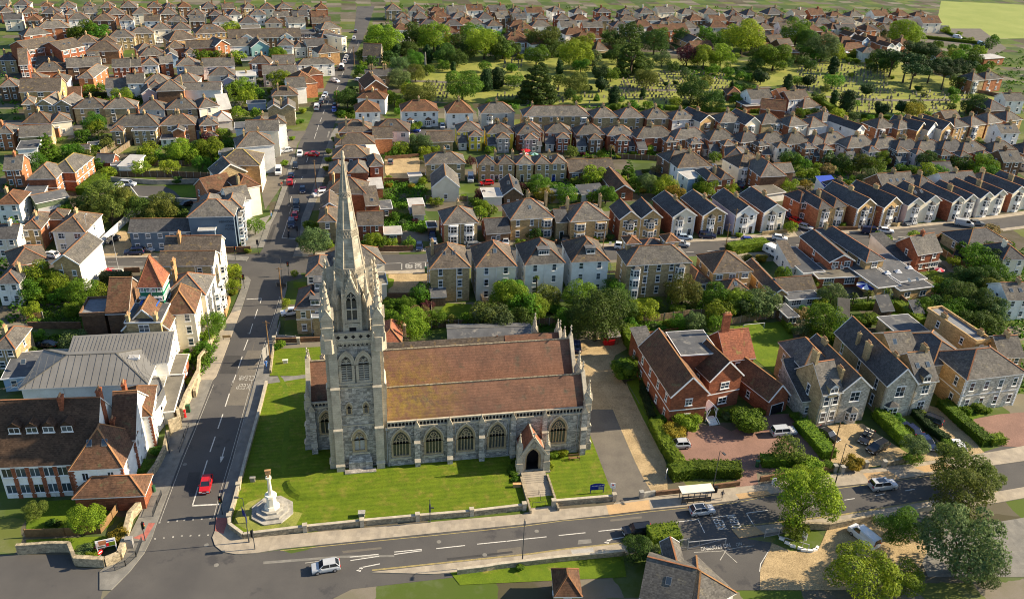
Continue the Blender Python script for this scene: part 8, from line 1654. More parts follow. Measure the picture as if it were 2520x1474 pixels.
# == VEHICLES ==
def CARS(s,group=None):
 for it in s.strip().split('\n'):
  p=it.split(',');car(p[0],*map(float,p[1:5]),p[5],p[6],','.join(p[7:-1] if p[-1]=='P' else p[7:]).strip(),group,pano=p[-1]=='P')
CARS('''i,1372,792,1358,850,red,hatch,small red car waiting at the traffic light line on the left street
j,478,1420,360,1440,silver,hatch,silver hatchback on the road cut by the bottom edge
k,1068,1148,1000,1155,black,suv,black car by the turn arrow, moving left past the tree shadow
k,1560,990,1650,980,silver,hatch,grey-blue car passing the bus shelter,P
l,1155,800,1250,790,silver,suv,silver car with black roof panel on the right stretch of road,P
k,1385,488,1310,492,silver,hatch,silver hatchback parked nose to the hedge on the red drive
l,395,392,480,385,silver,suv,silver people carrier in front of the clipped hedge on the red drive
l,735,412,820,470,black,saloon,black saloon on the gravel court by the stone bay
l,1115,512,1050,545,black,suv,black off-roader on the gravel court, nearest the gate piers
l,1365,370,1320,335,darkblue,hatch,dark hatchback between the two narrow hedges, upper one
l,1490,470,1530,515,darkblue,saloon,dark blue saloon between the two narrow hedges, lower one
l,1515,300,1450,275,black,suv,black people carrier at the head of the far right drive
g,605,1080,602,1050,darkblue,saloon,dark car parked against the church's east end
e,625,520,560,520,red,saloon,bright red car beside the left road
e,825,362,770,365,darkblue,suv,dark blue car in the hotel car park
e,915,332,980,345,silver,saloon,silver-blue car beside the hotel wing
e,660,268,615,290,black,hatch,black car at the end of the hotel yard wall
e,145,1072,110,1072,black,saloon,dark car hidden in the bushy yard at the left
e,190,382,170,378,white,hatch,white car behind the tan gabled house
f,205,820,170,825,white,hatch,white hatchback parked left of the tower
a,700,1225,665,1238,silver,hatch,pale hatchback in the walled car park, left one
a,775,1205,812,1208,silver,suv,silver car in the walled car park, right one
a,1215,1360,1185,1368,black,hatch,dark car at the bottom of the walled car park
a,1030,124,1005,126,white,hatch,white car beside the tan flats at the top left
a,1435,118,1460,120,white,hatch,white car in front of the long brown flats
f,215,145,212,180,darkblue,suv,dark people carrier fourth in the queue to the lights
f,240,88,236,120,red,hatch,red car third in the queue
f,252,28,250,50,grey,hatch,grey car behind the red one in the queue
b,300,1250,300,1280,darkblue,hatch,dark blue car driving down the street beside the pole
b,252,1375,250,1410,black,van,black van in the queue on the street
b,200,1190,200,1160,red,hatch,bright red car parked kerbside on the street
b,212,1140,214,1115,darkblue,hatch,dark blue car parked just above the bright red one
b,245,1065,245,1090,black,hatch,black car in mid street below the white pair
b,278,975,275,1000,white,hatch,white car in the middle of the street junction
b,372,978,335,975,red,saloon,dark red saloon crossing the street
b,115,1110,113,1130,white,van,white car parked on a forecourt west of the street
b,175,950,145,955,silver,hatch,grey estate nosed into a west side forecourt
b,440,1285,405,1290,white,suv,white car with blue stripe on a forecourt east of the street
b,445,1255,420,1258,red,hatch,red car half hidden behind the white one with blue stripe
b,540,640,540,665,blue,hatch,bright blue car parked on the east kerb of the street
b,545,605,545,585,darkblue,hatch,dark car parked above the bright blue one
b,408,622,412,605,white,van,white pickup parked on the west kerb
b,425,598,430,580,black,hatch,black car above the white pickup
b,445,575,450,560,grey,suv,grey car with dark roof on the west kerb
b,462,545,466,530,white,hatch,pale car third above the white pickup
b,475,520,480,505,paleblue,hatch,pale blue car fourth above the white pickup
b,550,418,575,425,white,hatch,white car turning out of the upper side street
b,585,330,560,330,black,hatch,dark car parked by the white terrace
b,598,312,603,300,white,van,white van by the white terrace
b,620,272,624,260,white,hatch,white car lowest of three at the street top
b,628,252,632,240,silver,hatch,silver car middle of three at the street top
b,636,235,640,224,white,hatch,white car uppermost of three at the street top
b,692,95,690,108,white,hatch,white car coming down the street top
b,705,40,708,25,grey,hatch,grey car far up the street
b,230,30,218,32,white,hatch,white car by the grey square block
b,735,412,755,414,white,hatch,white car at the cemetery lodge
b,1155,795,1185,798,blue,hatch,blue car in front of the two-porch semi
b,1368,765,1370,785,silver,hatch,silver car on the drive of the brown pyramid house
b,970,1035,970,1015,brown,hatch,brown car on the pale car park
b,1705,1198,1675,1200,red,hatch,red car below the ridged terrace
b,1582,1165,1582,1190,silver,van,silver van beside the ridged terrace
f,1290,240,1290,265,darkblue,hatch,dark car beside the black hut, upper
f,1300,308,1300,330,silver,suv,silver car beside the brown gatepost
f,1190,320,1190,335,darkblue,hatch,dark car left of the silver one at the brown gatepost
f,1615,315,1665,312,grey,suv,grey car in front of the symmetrical buff semi
f,1850,285,1850,300,silver,hatch,pale car on the drive of the purple door garage
g,515,285,512,300,black,suv,black off-roader by the stone arched villa
g,960,322,990,325,white,suv,white car on the middle road left of the turret
g,1410,300,1445,305,silver,hatch,silver car on the middle road right of the turret
g,1430,250,1470,252,paleblue,hatch,pale blue car outside the satellite dish villa
g,1600,238,1640,240,darkblue,suv,dark car outside the yellow brick front villa
h,130,272,180,275,blue,hatch,bright blue car on the middle road
h,368,255,412,262,white,hatch,white car with black windows on the middle road
h,565,172,595,180,silver,hatch,pink-silver car at the side street mouth
h,495,125,525,140,red,hatch,red car in the side street
h,440,80,440,100,darkblue,hatch,dark car up the side street
h,1060,205,1110,210,darkblue,van,dark blue van parked below the orange flanked villas
h,1180,200,1225,205,white,hatch,white hatchback parked right of the dark blue van
h,1315,130,1350,150,grey,saloon,brown-grey car on a forecourt beside the pink villa
h,1365,125,1400,145,silver,hatch,silver car on a forecourt beside the pink villa
h,1775,148,1820,155,silver,van,silver van at the right end of the middle road
h,1870,142,1915,145,grey,hatch,grey hatchback last on the right of the middle road
h,1180,415,1210,430,white,hatch,white car beside the long slate roofed house
h,1765,395,1810,405,black,suv,black car in the garden below the dark trees
c,808,788,780,782,silver,hatch,silver car behind the brick backs
c,830,812,850,815,grey,suv,grey car behind the brick backs
c,1030,790,1045,800,red,hatch,red car behind the brick backs
c,1650,1075,1640,1055,white,hatch,white car beside the broad brown roof
c,1850,1215,1830,1190,darkblue,hatch,dark blue car in the lane by the bay fronted pair
d,710,650,725,660,white,hatch,white car at the cemetery houses
d,418,655,420,670,grey,hatch,grey car by the red brick block near the cemetery
d,1725,88,1745,92,white,van,white van on the far car park
d,1905,140,1925,148,paleblue,van,blue van on the far car park
d,1935,488,1955,492,white,hatch,white car at the cemetery's right end
d,60,1190,50,1160,darkblue,hatch,dark car in the lane beside the orange flank
l,1735,508,1725,490,white,hatch,white van roof behind the clipped round hedge'''.replace('brown,hatch','grey,hatch'))
car('l',1010,1195,930,1130,'white','van','white van parked on the school forecourt under the tree')
o=car('l',1030,430,1000,470,'black','saloon','open topped black convertible with cream seats on the gravel court');o.children
cv=[c for c in COL.objects if c.parent==o and c.name.startswith('windows')]
for c in cv:bpy.data.objects.remove(c)
m=MB()
for x in (-.1,.9):
 for y in (-.4,.4):m.box(x,y-.28,.9,x+.5,y+.28,1.05);m.box(x+.45,y-.28,.9,x+.6,y+.28,1.45)
m.build('seats','cream',o)
P=G('h',315,385);o=thing('caravan','white touring caravan parked by the dark hedge','caravan',P,R_(-58));m=MB();m.prism([(-2.8,.5),(-2.6,2.2),(-2.2,2.5),(2.4,2.5),(2.8,2.2),(2.8,.5)],-1.1,1.1,0,bot=True)
m.build('body','paint',o,Matrix.Rotation(math.pi/2,4,'X'));m=MB()
for x in (-1.6,.2,1.5):m.box(x,-1.13,1.3,x+.8,1.13,1.9)
m.build('window','glass',o);link('wheel',carparts('van')[5],o,T4(0,-1.05,.33));link('wheel',carparts('van')[5],o,T4(0,1.05,.33))
# == LAMPS, SIGNALS, POLES ==
for a in (('k',190,1390,'street lamp beside the clipped round bush at the bottom',R_(-90)),('k',1640,850,'street lamp behind the bus shelter',R_(-60)),('l',790,790,'street lamp at the brick hedge wall, right of the red drive',R_(-60)),('i',1700,1232,'street lamp at the churchyard corner above the blue sign',R_(180)),('i',1093,552,'street lamp beside the rubble wall on the left pavement',R_(110)),('e',1415,1128,'street lamp below the tower villa',R_(110)),('e',705,500,'pale street lamp behind the bright red car',R_(90)),('e',495,330,'tall pale post in front of the white flanked house',R_(90)),('f',152,640,'street lamp reaching over the crossroads',R_(190)),('e',2010,0,'street lamp by the hotel shrub',R_(0))):lamp(*a[:3],0,0,a[3],ang=a[4],arm=.7 if 'over the' not in a[3] else 2.6,m='galv' if 'pale' in a[3] else 'metal')
def pole(t,x,y,H_,label,m='wood',r=.13):
 P=G(t,x,y);o=thing('telegraph_pole',label,'pole',P);b=MB();b.cone(0,0,0,H_,r,r*.7,7);b.build('shaft',m,o);b=MB();b.beam((-.7,0,H_-.4),(.7,0,H_-.4),.08);b.beam((-.2,0,H_-.9),(.2,0,H_-.9),.1);b.build('crossarm',m,o)
for a in (('e',1862,1190,9,'brown telegraph pole at the churchyard gate, left of the tower'),('e',1955,760,9,'ivy covered yellow pole beside the left street'),('l',755,610,8,'leaning wooden pole in the clipped hedge'),('b',405,1250,9,'wooden pole on the east pavement of the street'),('a',675,735,9,'wooden pole in front of the buff pair'),('h',725,285,7,'thin dark pole on the near kerb of the middle road'),('h',1050,255,8,'wooden pole below the orange flanked villas'),('g',1735,365,8,'wooden pole beside the blue road sign'),('g',805,330,7,'dark pole beside the twin bay villa'),('g',1795,245,8,'grey pole outside the all white villa'),('d',105,1230,9,'wooden pole in the lane beside the orange flank'),('a',1015,370,9,'wooden pole beside the small red brick house'),('b',565,640,8,'wooden pole near the dark round tree'),('b',695,300,8,'wooden pole at the cemetery corner of the street')):pole(*a)
def signal(t,x,y,label,ang=0):
 P=G(t,x,y,Z_PAV);o=thing('traffic_light',label,'traffic light',(P.x,P.y,Z_PAV),ang);b=MB();b.cone(0,0,0,3.4,.07,.06,8);b.build('pole','metal',o)
 b=MB();b.box(-.28,-.05,2.3,.28,.0,3.6);b.box(-.16,-.3,2.4,.16,-.05,3.5);b.build('signal_head','black',o);b=MB()
 for z in (2.6,2.95,3.3):b.cone(0,0,-.32,-.3,.1,.1,10)
 for i,z in enumerate((2.6,2.95,3.3)):
  q=MB();q.cone(0,0,0,.03,.1,.1,10);q.build('lens',('green_metal','orange_sign','red_paint')[i],o,T4(0,-.3,z)@Matrix.Rotation(math.pi/2,4,'X'))
for a in (('i',1497,1020,'traffic light at the stop line of the left street',R_(10)),('e',1665,640,'traffic light by the hedge below the crossroads',R_(0)),('f',195,540,'traffic light right of the crossroads',R_(0)),('f',262,265,'traffic light facing the queue above the crossroads',R_(170)),('e',1597,420,'traffic light with yellow box by the brown hotel wall',R_(90)),('e',1772,372,'traffic light at the hotel corner',R_(180)),('i',908,1222,'slim dark signal post on the red paving at the left corner',R_(90)),('i',1745,1285,'dark signal post with short arm beside the churchyard corner',R_(-90))):signal(*a)
P=G('j',1273,1085);o=thing('signpost','dark finger post in the churchyard wall by the pavement','signpost',P);m=MB();m.cone(0,0,0,4.6,.08,.06,7);m.build('pole','metal',o);m=MB();m.box(-.12,-.12,2.2,.12,.12,3.6);m.box(.1,-.05,2.9,.6,.05,3.1);m.build('sign_box','metal',o)
# == CHURCHYARD THINGS ==
P=G('i',1880,1000);o=thing('war_memorial','tall pale stone memorial cross on an octagonal stepped base','memorial',P,R_(15));o8_=math.pi/8
m=MB();m.cone(0,0,0,.35,3.3,3.3,8,0,o8_);m.cone(0,0,.35,.7,2.5,2.5,8,0,o8_);m.cone(0,0,.7,1.05,1.7,1.7,8,0,o8_);m.build('steps','concrete',o)
m=MB();m.cone(0,0,1.05,1.5,1.2,1.0,8,0,o8_);m.cone(0,0,1.5,3.2,.8,.7,8,0,o8_);m.cone(0,0,3.2,3.5,.95,.85,8,0,o8_);m.build('plinth','cream',o)
m=MB();m.cone(0,0,3.5,6.6,.36,.24,8,0,o8_);m.cone(0,0,6.5,6.8,.45,.45,8,0,o8_);m.build('shaft','cream',o);m=MB();m.box(-.14,-.14,6.8,.14,.14,7.4);m.box(-.4,-.16,7.35,.4,.16,8.0);m.prism([(-.45,-.2),(.45,-.2),(.45,.2),(-.45,.2)],8.0,8.08,bot=True);m.build('lantern_head','tan',o)
def stone(t,x,y,w_,h_,label,ang=0,m_='concrete',d_=.35,name='stone_block'):
 P=G(t,x,y);m=MB();m.box(-w_/2,-d_/2,0,w_/2,d_/2,h_*.8);m.box(-w_/2-.08,-d_/2-.08,h_*.8,w_/2+.08,d_/2+.08,h_);o=m.build(name,m_,None,T4(P.x,P.y,.1,ang));tag(o,label,'stone')
stone('j',752,1040,.9,.9,'small stone block on the lawn above the front wall',.1,d_=.7);stone('i',1730,775,.7,.9,'small stone marker on the lawn above the memorial',.1);stone('e',1978,1212,.9,.8,'pale stone marker on the lawn left of the tower',.2,'cream');stone('j',1935,815,1.2,.7,'stone trough at the left of the church steps',.1,'tan')
def board(t,x,y,w_,h_,z0,label,m_,ang=0,post='metal',name='sign',cat='sign',arch_=False,legs=2):
 P=G(t,x,y);o=thing(name,label,cat,P,ang);m=MB()
 xs=(-w_/2+.1,w_/2-.1) if legs==2 else (0,)
 for q in xs:m.beam((q,0,0),(q,0,z0+h_*.5),.1)
 m.build('post',post,o);m=MB();m.box(-w_/2,-.06,z0,w_/2,-.01,z0+h_)
 if arch_:m.prism([(-w_/2,z0+h_),(w_/2,z0+h_),(w_*.25,z0+h_+.22),(-w_*.25,z0+h_+.22)],.01,.06,0,bot=True) if False else m.poly([(-w_/2,-.06,z0+h_),(w_/2,-.06,z0+h_),(w_*.2,-.06,z0+h_+.25),(-w_*.2,-.06,z0+h_+.25)])
 m.build('panel',m_,o);return o
def panel(o,x0,z0,x1,z1,m_,y=-.075,nm='poster'):m=MB();m.box(x0,y,z0,x1,y+.012,z1);m.build(nm,m_,o)
def words(o,s,x,z,w_,h_,m_,y=-.09):
 me=text_ground(s,Vector((0,0,0)),Vector((1,0,0)),Vector((0,1,0)),m_,0);link('lettering',me,o,T4(x,y,z)@Matrix.Rotation(math.pi/2,4,'X')@Matrix.Diagonal((w_,h_,1,1)))
o=board('k',757,862,2.3,1.1,.8,'blue church notice board on two posts on the lawn beside the drive','signblue',R_(8),'signblue','notice_board','notice board',True);panel(o,.2,.9,1.0,1.4,'paleblue_' if False else 'feltpale')
for i,(x,w_) in enumerate(((-.9,.3),(-.5,.55),(.15,.45),(.7,.3))):panel(o,x,1.62,x+w_,1.7,'paint',nm='text_line')
o=board('k',872,890,.8,1.0,1.9,'small white sign on a post at the drive entrance','paint',R_(-10),'galv',legs=1);panel(o,-.15,2.45,.15,2.7,'red_paint');panel(o,-.28,2.15,.28,2.25,'feltpale')
o=board('k',1283,752,.55,.9,1.2,'narrow white and blue sign at the end of the tall hedge','paint',R_(60),'galv',legs=1);panel(o,-.1,1.4,.15,1.9,'signblue')
board('i',1670,1065,1.9,1.1,.8,'blue board on two posts on the dry grass at the churchyard corner','signblue',R_(-55),'signblue','notice_board','notice board',True)
o=board('i',628,1330,2.6,1.4,1.6,'colourful rectangular board on white posts inside the curved wall','paint',R_(22),'paint','billboard','billboard')
for x0,z0,x1,z1,m_ in ((-1.2,1.7,-.3,2.6,'pink'),(-.9,2.1,.1,2.9,'orange'),(.0,1.7,.5,2.3,'red_paint'),(.4,1.7,1.2,2.4,'leafbright'),(.1,2.55,1.2,2.7,'signblue'),(-1.1,1.7,-.2,1.95,'green_metal')):panel(o,x0,z0,x1,z1,m_,-.075-.002*int(x0*5+8))
P=G('i',590,1420);o=thing('no_entry_sign','round red no entry sign on a post beside the colourful board','sign',P,R_(60));m=MB();m.cone(0,0,0,3.0,.05,.05,6);m.build('post','galv',o);m=MB();m.cone(0,0,0,.04,.38,.38,20);m.build('disc','red_paint',o,T4(0,-.05,2.8)@Matrix.Rotation(math.pi/2,4,'X'));panel(o,-.27,2.73,.27,2.87,'paint',-.11,'bar')
board('g',1812,330,1.3,2.0,.3,'blue-grey bus stop panel beside the deep green hedge','grey',R_(70));board('e',1835,1195,2.6,2.4,1.0,'grey road sign seen edge-on at the churchyard gate','grey',R_(75),'galv','road_sign','sign')
o=board('e',1532,1030,1.6,.6,.5,'yellow road works sign on the left pavement','yellow',R_(10),'metal','road_works_sign','sign');o=board('g',860,310,.6,.9,.1,'small white notice by the black off-roader','paint',.2,'paint')
o=board('l',540,1265,.8,1.4,1.4,'white sign board inside the school gate','paint',R_(-50),'galv','school_sign','sign',legs=1);panel(o,-.3,1.6,.3,1.8,'yellow')
P=G('i',1212,278,Z_PAV);o=thing('post_box','red pillar box with rounded cap on the left pavement','post box',(P.x,P.y,.12));m=MB();m.cone(0,0,0,.15,.27,.27,14);m.cone(0,0,.15,1.35,.23,.23,14);m.cone(0,0,1.35,1.5,.29,.25,14);m.cone(0,0,1.5,1.62,.25,.05,14);m.build('body','red_paint',o);panel(o,-.09,.9,.09,1.1,'paint',-.25,'notice')
for (t,x,y,lab,s_) in (('i',1235,240,'dark green street cabinet behind the red pillar box',1),('i',975,845,'dark green litter bin on the left pavement',.75),('k',1665,850,'black litter bin beside the lamp post at the bus shelter',.7),('i',795,1270,'grey metal street cabinet on the left corner',1.2),('l',322,790,'small white cabinet at the brick hedge wall',.75),('l',195,655,'dark green bin at the gap in the bright hedges',.8),('f',1245,520,'bright green cabinet at the corner of the gravel plot',1)):
 P=G(t,x,y,.1);o=thing('street_cabinet' if 'cabinet' in lab else 'litter_bin',lab,'cabinet' if 'cabinet' in lab else 'bin',(P.x,P.y,.1),.2);m=MB();w_=.4*s_;mm='paint' if 'white' in lab else ('grey' if 'grey' in lab else ('black' if 'black' in lab else 'green_metal'))
 if 'bin' in lab and 'cab' not in lab:m.cone(0,0,0,1.2*s_+.2,w_,w_,10)
 else:m.box(-w_,-w_*.7,0,w_,w_*.7,1.3*s_)
 m.build('body',mm,o);m=MB();m.box(-w_*1.1,-w_*.8,1.3*s_+(.01 if 'bin' not in lab else .12),w_*1.1,w_*.8,1.4*s_+.1);m.build('lid',mm,o)
for x,lab in ((832,'red wheeled bin beside the bin store, left one'),(866,'red wheeled bin beside the bin store, right one')):
 P=G('g',x,1065);o=thing('wheeled_bin',lab,'bin',P,.3);m=MB();m.prism([(-.6,-.5),(.6,-.5),(.65,.5),(-.65,.5)],.1,1.2);m.build('body','red_paint',o);m=MB();m.prism([(-.7,-.6),(.7,-.6),(.7,.6),(-.7,.6)],1.2,[0,0,0,0][0]+1.32,bot=True);m.build('lid','red_paint',o)
H('small bin store hut with pale flat roof at the top of the gravel drive','g',850,1010,945,1000,2.2,3,'m','timber',name='hut',cat='hut',rc='gravelroof',n=0,sw=0,pitch=10)
P=G('k',585,605,.14);o=thing('bench','wooden slatted bench on the lawn below the east aisle window','bench',P,CANG);
m=MB()
for k in range(4):m.box(-.95,-.25+k*.13,.45,.95,-.15+k*.13,.49)
m.build('seat','wood',o);m=MB();m.box(-.95,.28,.9,.95,.33,1.0);m.box(-.95,.28,.55,.95,.33,.62)
for k in range(9):m.box(-.88+k*.21,.29,.6,-.82+k*.21,.32,.92)
m.build('backrest','wood',o)
for x in (-.9,.85):m=MB();m.box(x,-.25,0,x+.07,-.18,.65);m.box(x,.25,0,x+.07,.32,.95);m.box(x,-.25,.62,x+.07,.3,.68);m.build('leg','wood',o)
P=G('k',1505,912,Z_PAV);o=thing('bus_shelter','bus shelter with stained white roof and dark glazed frame on the pavement','bus shelter',(P.x,P.y,.12),R_(11));m=MB();m.box(-2.7,-.9,2.3,2.7,.9,2.42);m.build('roof','cream',o);m=MB()
for i in range(6):x=-2.4+i*.96;m.beam((x,-.6,0),(x,-.6,2.3),.09)
m.beam((-2.4,-.6,.35),(2.4,-.6,.35),.09);m.beam((-2.4,.6,0),(-2.4,.6,2.3),.09);m.beam((2.4,.6,0),(2.4,.6,2.3),.09);m.build('frame','metal',o);m=MB();m.box(-2.4,-.61,.4,2.4,-.59,1.0);m.build('glass_panel','glass',o);m=MB();m.box(-2.1,.1,.5,2.1,.4,.56);m.build('seat','metal',o)
def rail(s,ht,label,m='galv',name='railing',bars=.14,mesh_=True):
 pts=GM(s);O_=pts[0];o=thing(name,label,'railing',O_);b=MB();c=MB()
 for p,q in zip(pts,pts[1:]):
  p,q=p-O_,q-O_;b.beam((p.x,p.y,ht),(q.x,q.y,ht),.06);b.beam((p.x,p.y,.2),(q.x,q.y,.2),.05);L=(q-p).length;n_=int(L/bars)
  for i in range(n_+1):e=p+(q-p)*i/max(n_,1);c.beam((e.x,e.y,.15 if mesh_ else 0),(e.x,e.y,ht),.03)
  for e in (p,q):b.beam((e.x,e.y,0),(e.x,e.y,ht+.1),.08)
 b.build('frame',m,o);c.build('bars',m,o)
rail('k1380,1290 k1450,1278',1.9,'pale grey gate leaf at the school entrance, left of the barrier');rail('l250,1200 l360,1180',1.6,'pale grey gate leaf at the school entrance, right side')
P=G('k',1735,1262);Q=G('k',1450,1290);o=thing('barrier','long pale blue swing barrier frame above the no stopping lettering','barrier',Q);d=P-Q;m=MB();m.beam((0,0,1.5),(d.x,d.y,1.5),.1);m.beam((0,0,.3),(d.x*.9,d.y*.9,1.4),.07);m.beam((d.x*.3,d.y*.3,.7),(d.x*.3,d.y*.3,1.5),.05);m.beam((d.x*.6,d.y*.6,1.05),(d.x*.6,d.y*.6,1.5),.05);m.build('boom','galv',o);m=MB();m.beam((d.x,d.y,0),(d.x,d.y,1.5),.1);m.beam((0,0,0),(0,0,1.6),.12);m.build('post','galv',o)
P=G('l',350,1222);Q=G('l',585,1290);o=thing('barrier','second pale pole barrier beside the whitewashed stones','barrier',P);d=Q-P;m=MB();m.beam((0,0,1.0),(d.x,d.y,1.0),.1);m.build('boom','galv',o);m=MB();m.beam((d.x,d.y,0),(d.x,d.y,1.0),.1);m.build('post','galv',o)
for i,(x,y) in enumerate(((383,1215),(425,1246),(466,1270),(524,1288),(550,1300),(597,1305),(636,1298),(650,1285))):
 P=G('l',x,y);m=MB();m.prism([(-.4,-.18),(.4,-.18),(.36,.18),(-.36,.18)],0,.35);tag(m.build('edging_stone','paint',None,T4(P.x,P.y,.05,(-.6,-.5,-.3,-.4,-.1,-.05,.4,.9)[i])),'whitewashed stone in the curved line edging the school bed','stone','whitewashed stones round the school bed')
P=G('h',85,965);Q=G('h',245,950);d=Q-P;o=thing('goal','white football goal frame at the top of the lawn','goal',P);m=MB()
for e in (Vector((0,0,0)),d):m.beam((e.x,e.y,0),(e.x,e.y,1.6),.08);m.beam((e.x,e.y,1.6),(e.x,e.y+1.2,0),.05)
m.beam((0,0,1.6),(d.x,d.y,1.6),.08);m.beam((0,1.2,0),(d.x,d.y+1.2,0),.05);m.build('frame','paint',o)
def parasol(t,x,y,m1,m2,label,r=1.4,h=2.3):
 P=G(t,x,y,h);o=thing('parasol',label,'parasol',(P.x,P.y,0));m=MB();
 for k in range(8):
  a,c=k*math.pi/4,(k+1)*math.pi/4;m.poly([(r*math.cos(a),r*math.sin(a),h-.35),(r*math.cos(c),r*math.sin(c),h-.35),(0,0,h+.15)],k%2)
 m.build('canopy',[m1,m2],o);m=MB();m.cone(0,0,0,h,.04,.03,6);m.build('pole','wood',o)
parasol('h',1032,608,'signblue','paint','blue and white striped parasol on the patio',2.3,2.6);parasol('h',1590,485,'red_paint','pink','pink parasol by the conservatory house',1.3);parasol('c',218,940,'red_paint','red_paint','red parasol behind the ridged terrace',1.6);parasol('c',280,968,'green_metal','mint','green parasol behind the ridged terrace',1.5);parasol('c',205,968,'paint','red_paint','white and red parasol behind the ridged terrace',1.5);parasol('d',880,195,'paleblue_' if False else 'blue','paint','pale blue parasol above the cemetery hedge',1.6)
A,B_=G('g',575,520,4.6),G('g',850,508,4.6);u=(B_-A).normalized();nrm_=Vector((u.y,-u.x,0));L=(B_-A).length;o=thing('scaffolding','tube scaffolding with plank decks across the white villa','scaffolding',(A.x,A.y,0),math.atan2(u.y,u.x));m=MB();c=MB()
for i in range(6):
 for y in (-.9,.2):m.beam((i*L/5,y,0),(i*L/5,y,7.4),.06)
for z in (2.3,4.6,5.5,3.3):
 for y in (-.9,.2):m.beam((-.5,y,z),(L+1.5,y,z),.06)
m.beam((L*.4,-.9,2.3),(L*.7,-.9,4.6),.05)
c.box(-.5,-.9,4.6,L+1.5,.1,4.68);c.box(-.5,-.9,2.25,L+1.5,.1,2.33);m.build('tubes','galv',o);c.build('plank_deck','tan',o)
# == WALLS AND FENCES ==
wall_('i1835,35 i1795,200 i1685,600 i1625,828',.9,'low stone wall with coping along the street side of the churchyard','stonewall',cap='ashlar');wall_('i1622,835 i1590,960 i1553,1075 i1556,1130 i1660,1208 j0,1190 j320,1150 j760,1105 j1180,1066 j1590,1032 j1985,985',1.0,'low dark stone wall with pale coping along the front of the churchyard','stonewall',cap='ashlar',piers='i1622,835 i1553,1075 j320,1152 j755,1110 j1178,1068 j1590,1030 j1990,985',pm='ashlar')
wall_('k430,955 k890,915',1.0,'short stone wall between the church steps and the drive','stonewall',cap='ashlar',piers='k428,962 k888,915',pm='ashlar');wall_('k1095,895 k1200,875',1.0,'short pale wall at the right of the drive mouth','concrete',piers='k1095,897');wall_('k1205,880 k1400,858 k1845,800',.9,'low red brick wall below the thick bright hedge','brown')
wall_('l215,770 l400,740 l780,690',1.0,'brick wall below the bright hedge left of the lamp post','brown',piers='l785,695',pm='concrete');wall_('l840,700 l1020,665',1.0,'short stone wall between the two gates, left one','stonewall',piers='l840,705 l1020,668',pm='concrete');wall_('l1160,660 l1340,620',1.0,'short stone wall between the two gates, right one','stonewall',piers='l1160,662 l1340,622',pm='concrete')
wall_('e1865,1290 e1890,1080 e1900,1060',.8,'low mossy wall at the churchyard edge beside the telegraph pole','stonewall');fence('f130,930 f100,1030 f250,1040',1.2,'white railed fence around the yard left of the tower','galv');wall_('f80,1050 f300,1045 f460,1040',1.0,'low brick wall behind the churchyard, left of the tower','brown',piers='f85,1050 f270,1060',pm='ashlar')
wall_('e1290,1474 e1315,1350 e1325,1210 e1370,1150 e1440,1020',1.6,'mossy rubble stone wall along the left pavement, upper stretch','rubble',.5);wall_('i1320,0 i1230,180 i1190,290',2.2,'tall golden rubble wall along the left pavement','rubble',.7);wall_('i1070,300 i1170,300 i1180,370 i1100,400',2.6,'rubble gatehouse wall with small opening behind the pillar box','rubble',.5)
wall_('i1085,430 i1060,560 i1000,680 i920,790 i935,860',1.4,'rubble wall in front of the school house','stonewall',.5);wall_('i890,960 i800,1060 i770,1180 i760,1260 i720,1370 i610,1415 i380,1400',1.5,'curving rubble wall around the school corner bed','rubble',.7);wall_('i-60,1320 i200,1300 i340,1300 i380,1400',1.7,'dark rubble wall along the bottom left path','stonewall',.5)
rail('i885,1235 i840,1350 i760,1420 i680,1455',1.1,'dark guard railing around the left corner pavement','metal');rail('i1035,880 i1000,960 i970,1040',1.1,'dark guard railing beside the left street','metal');rail('i1243,350 i1205,450 i1170,550',1.0,'dark hand railing beside the rubble wall','metal',bars=1.2)
fence('i0,1195 i300,1185 i570,1165 i660,1060 i735,935',1.5,'brown paling fence around the school garden','wood',pm='wood');wall_('e1500,370 e1715,362',1.6,'brown brick wall below the hotel beside the crossroads','brown',.3);wall_('e520,370 e620,270 e760,140 e870,60',1.8,'long white wall running up beside the hotel yard','white',.3)
wall_('f680,350 f900,360 f1145,355',1.6,'long brown brick wall on the north side of the middle road','brown',.3);wall_('f895,715 f1270,712',1.4,'dark wall at the bottom of the gravel plot','brown',.25);fence('f1265,940 f1640,930 g470,920',1.8,'dark boarded fence behind the church hall','timber');fence('f1280,660 f1283,800 f1285,945',1.6,'weathered post fence left of the lawned garden','fencewood');fence('f1640,650 f1670,790',1.8,'thin fence between the cream and buff villa gardens')
fence('g1000,925 g1200,890 g1480,850 g1620,850',1.7,'long woven brown fence above the flower border','fencewood');fence('g1760,915 h0,915 h130,890 h385,855',1.8,'long pale boarded fence behind the goal','fencewood');wall_('g1120,990 g1300,965 g1450,945',.5,'low brick retaining edge of the flower border','orange',.3);fence('g1225,600 g1300,720 g1335,830',1.8,'leaning brown fence beside the steps of the double villa','fencewood')
wall_('h840,770 h1060,745 h1225,720',1.5,'pale scalloped concrete panel wall below the palms','feltpale',.2);wall_('h1225,690 h1330,780',1.8,'brown garden wall at the corner of the flat roofed annexe','brown',.3);fence('h520,990 h590,1080',1.6,'brown fence at the right of the goal lawn','wood');fence('h720,970 h830,1070',1.7,'orange-brown fence between villa gardens','wood');fence('h905,885 h1050,1010',1.4,'grey fence beside the black garden shed')
fence('h1480,830 h1560,900 h1640,960',1.7,'grey boarded fence with sheds by the right trees','fencewood');fence('h1420,330 h1600,250 h1800,330',1.6,'brown fence behind the conservatory house','brown');fence('h1600,380 h1720,460 h1840,520',1.7,'orange brown fence in the pink parasol garden','wood');wall_('h1550,620 h1680,700',1.5,'dark wall at the end of the small lawn','brown',.25)
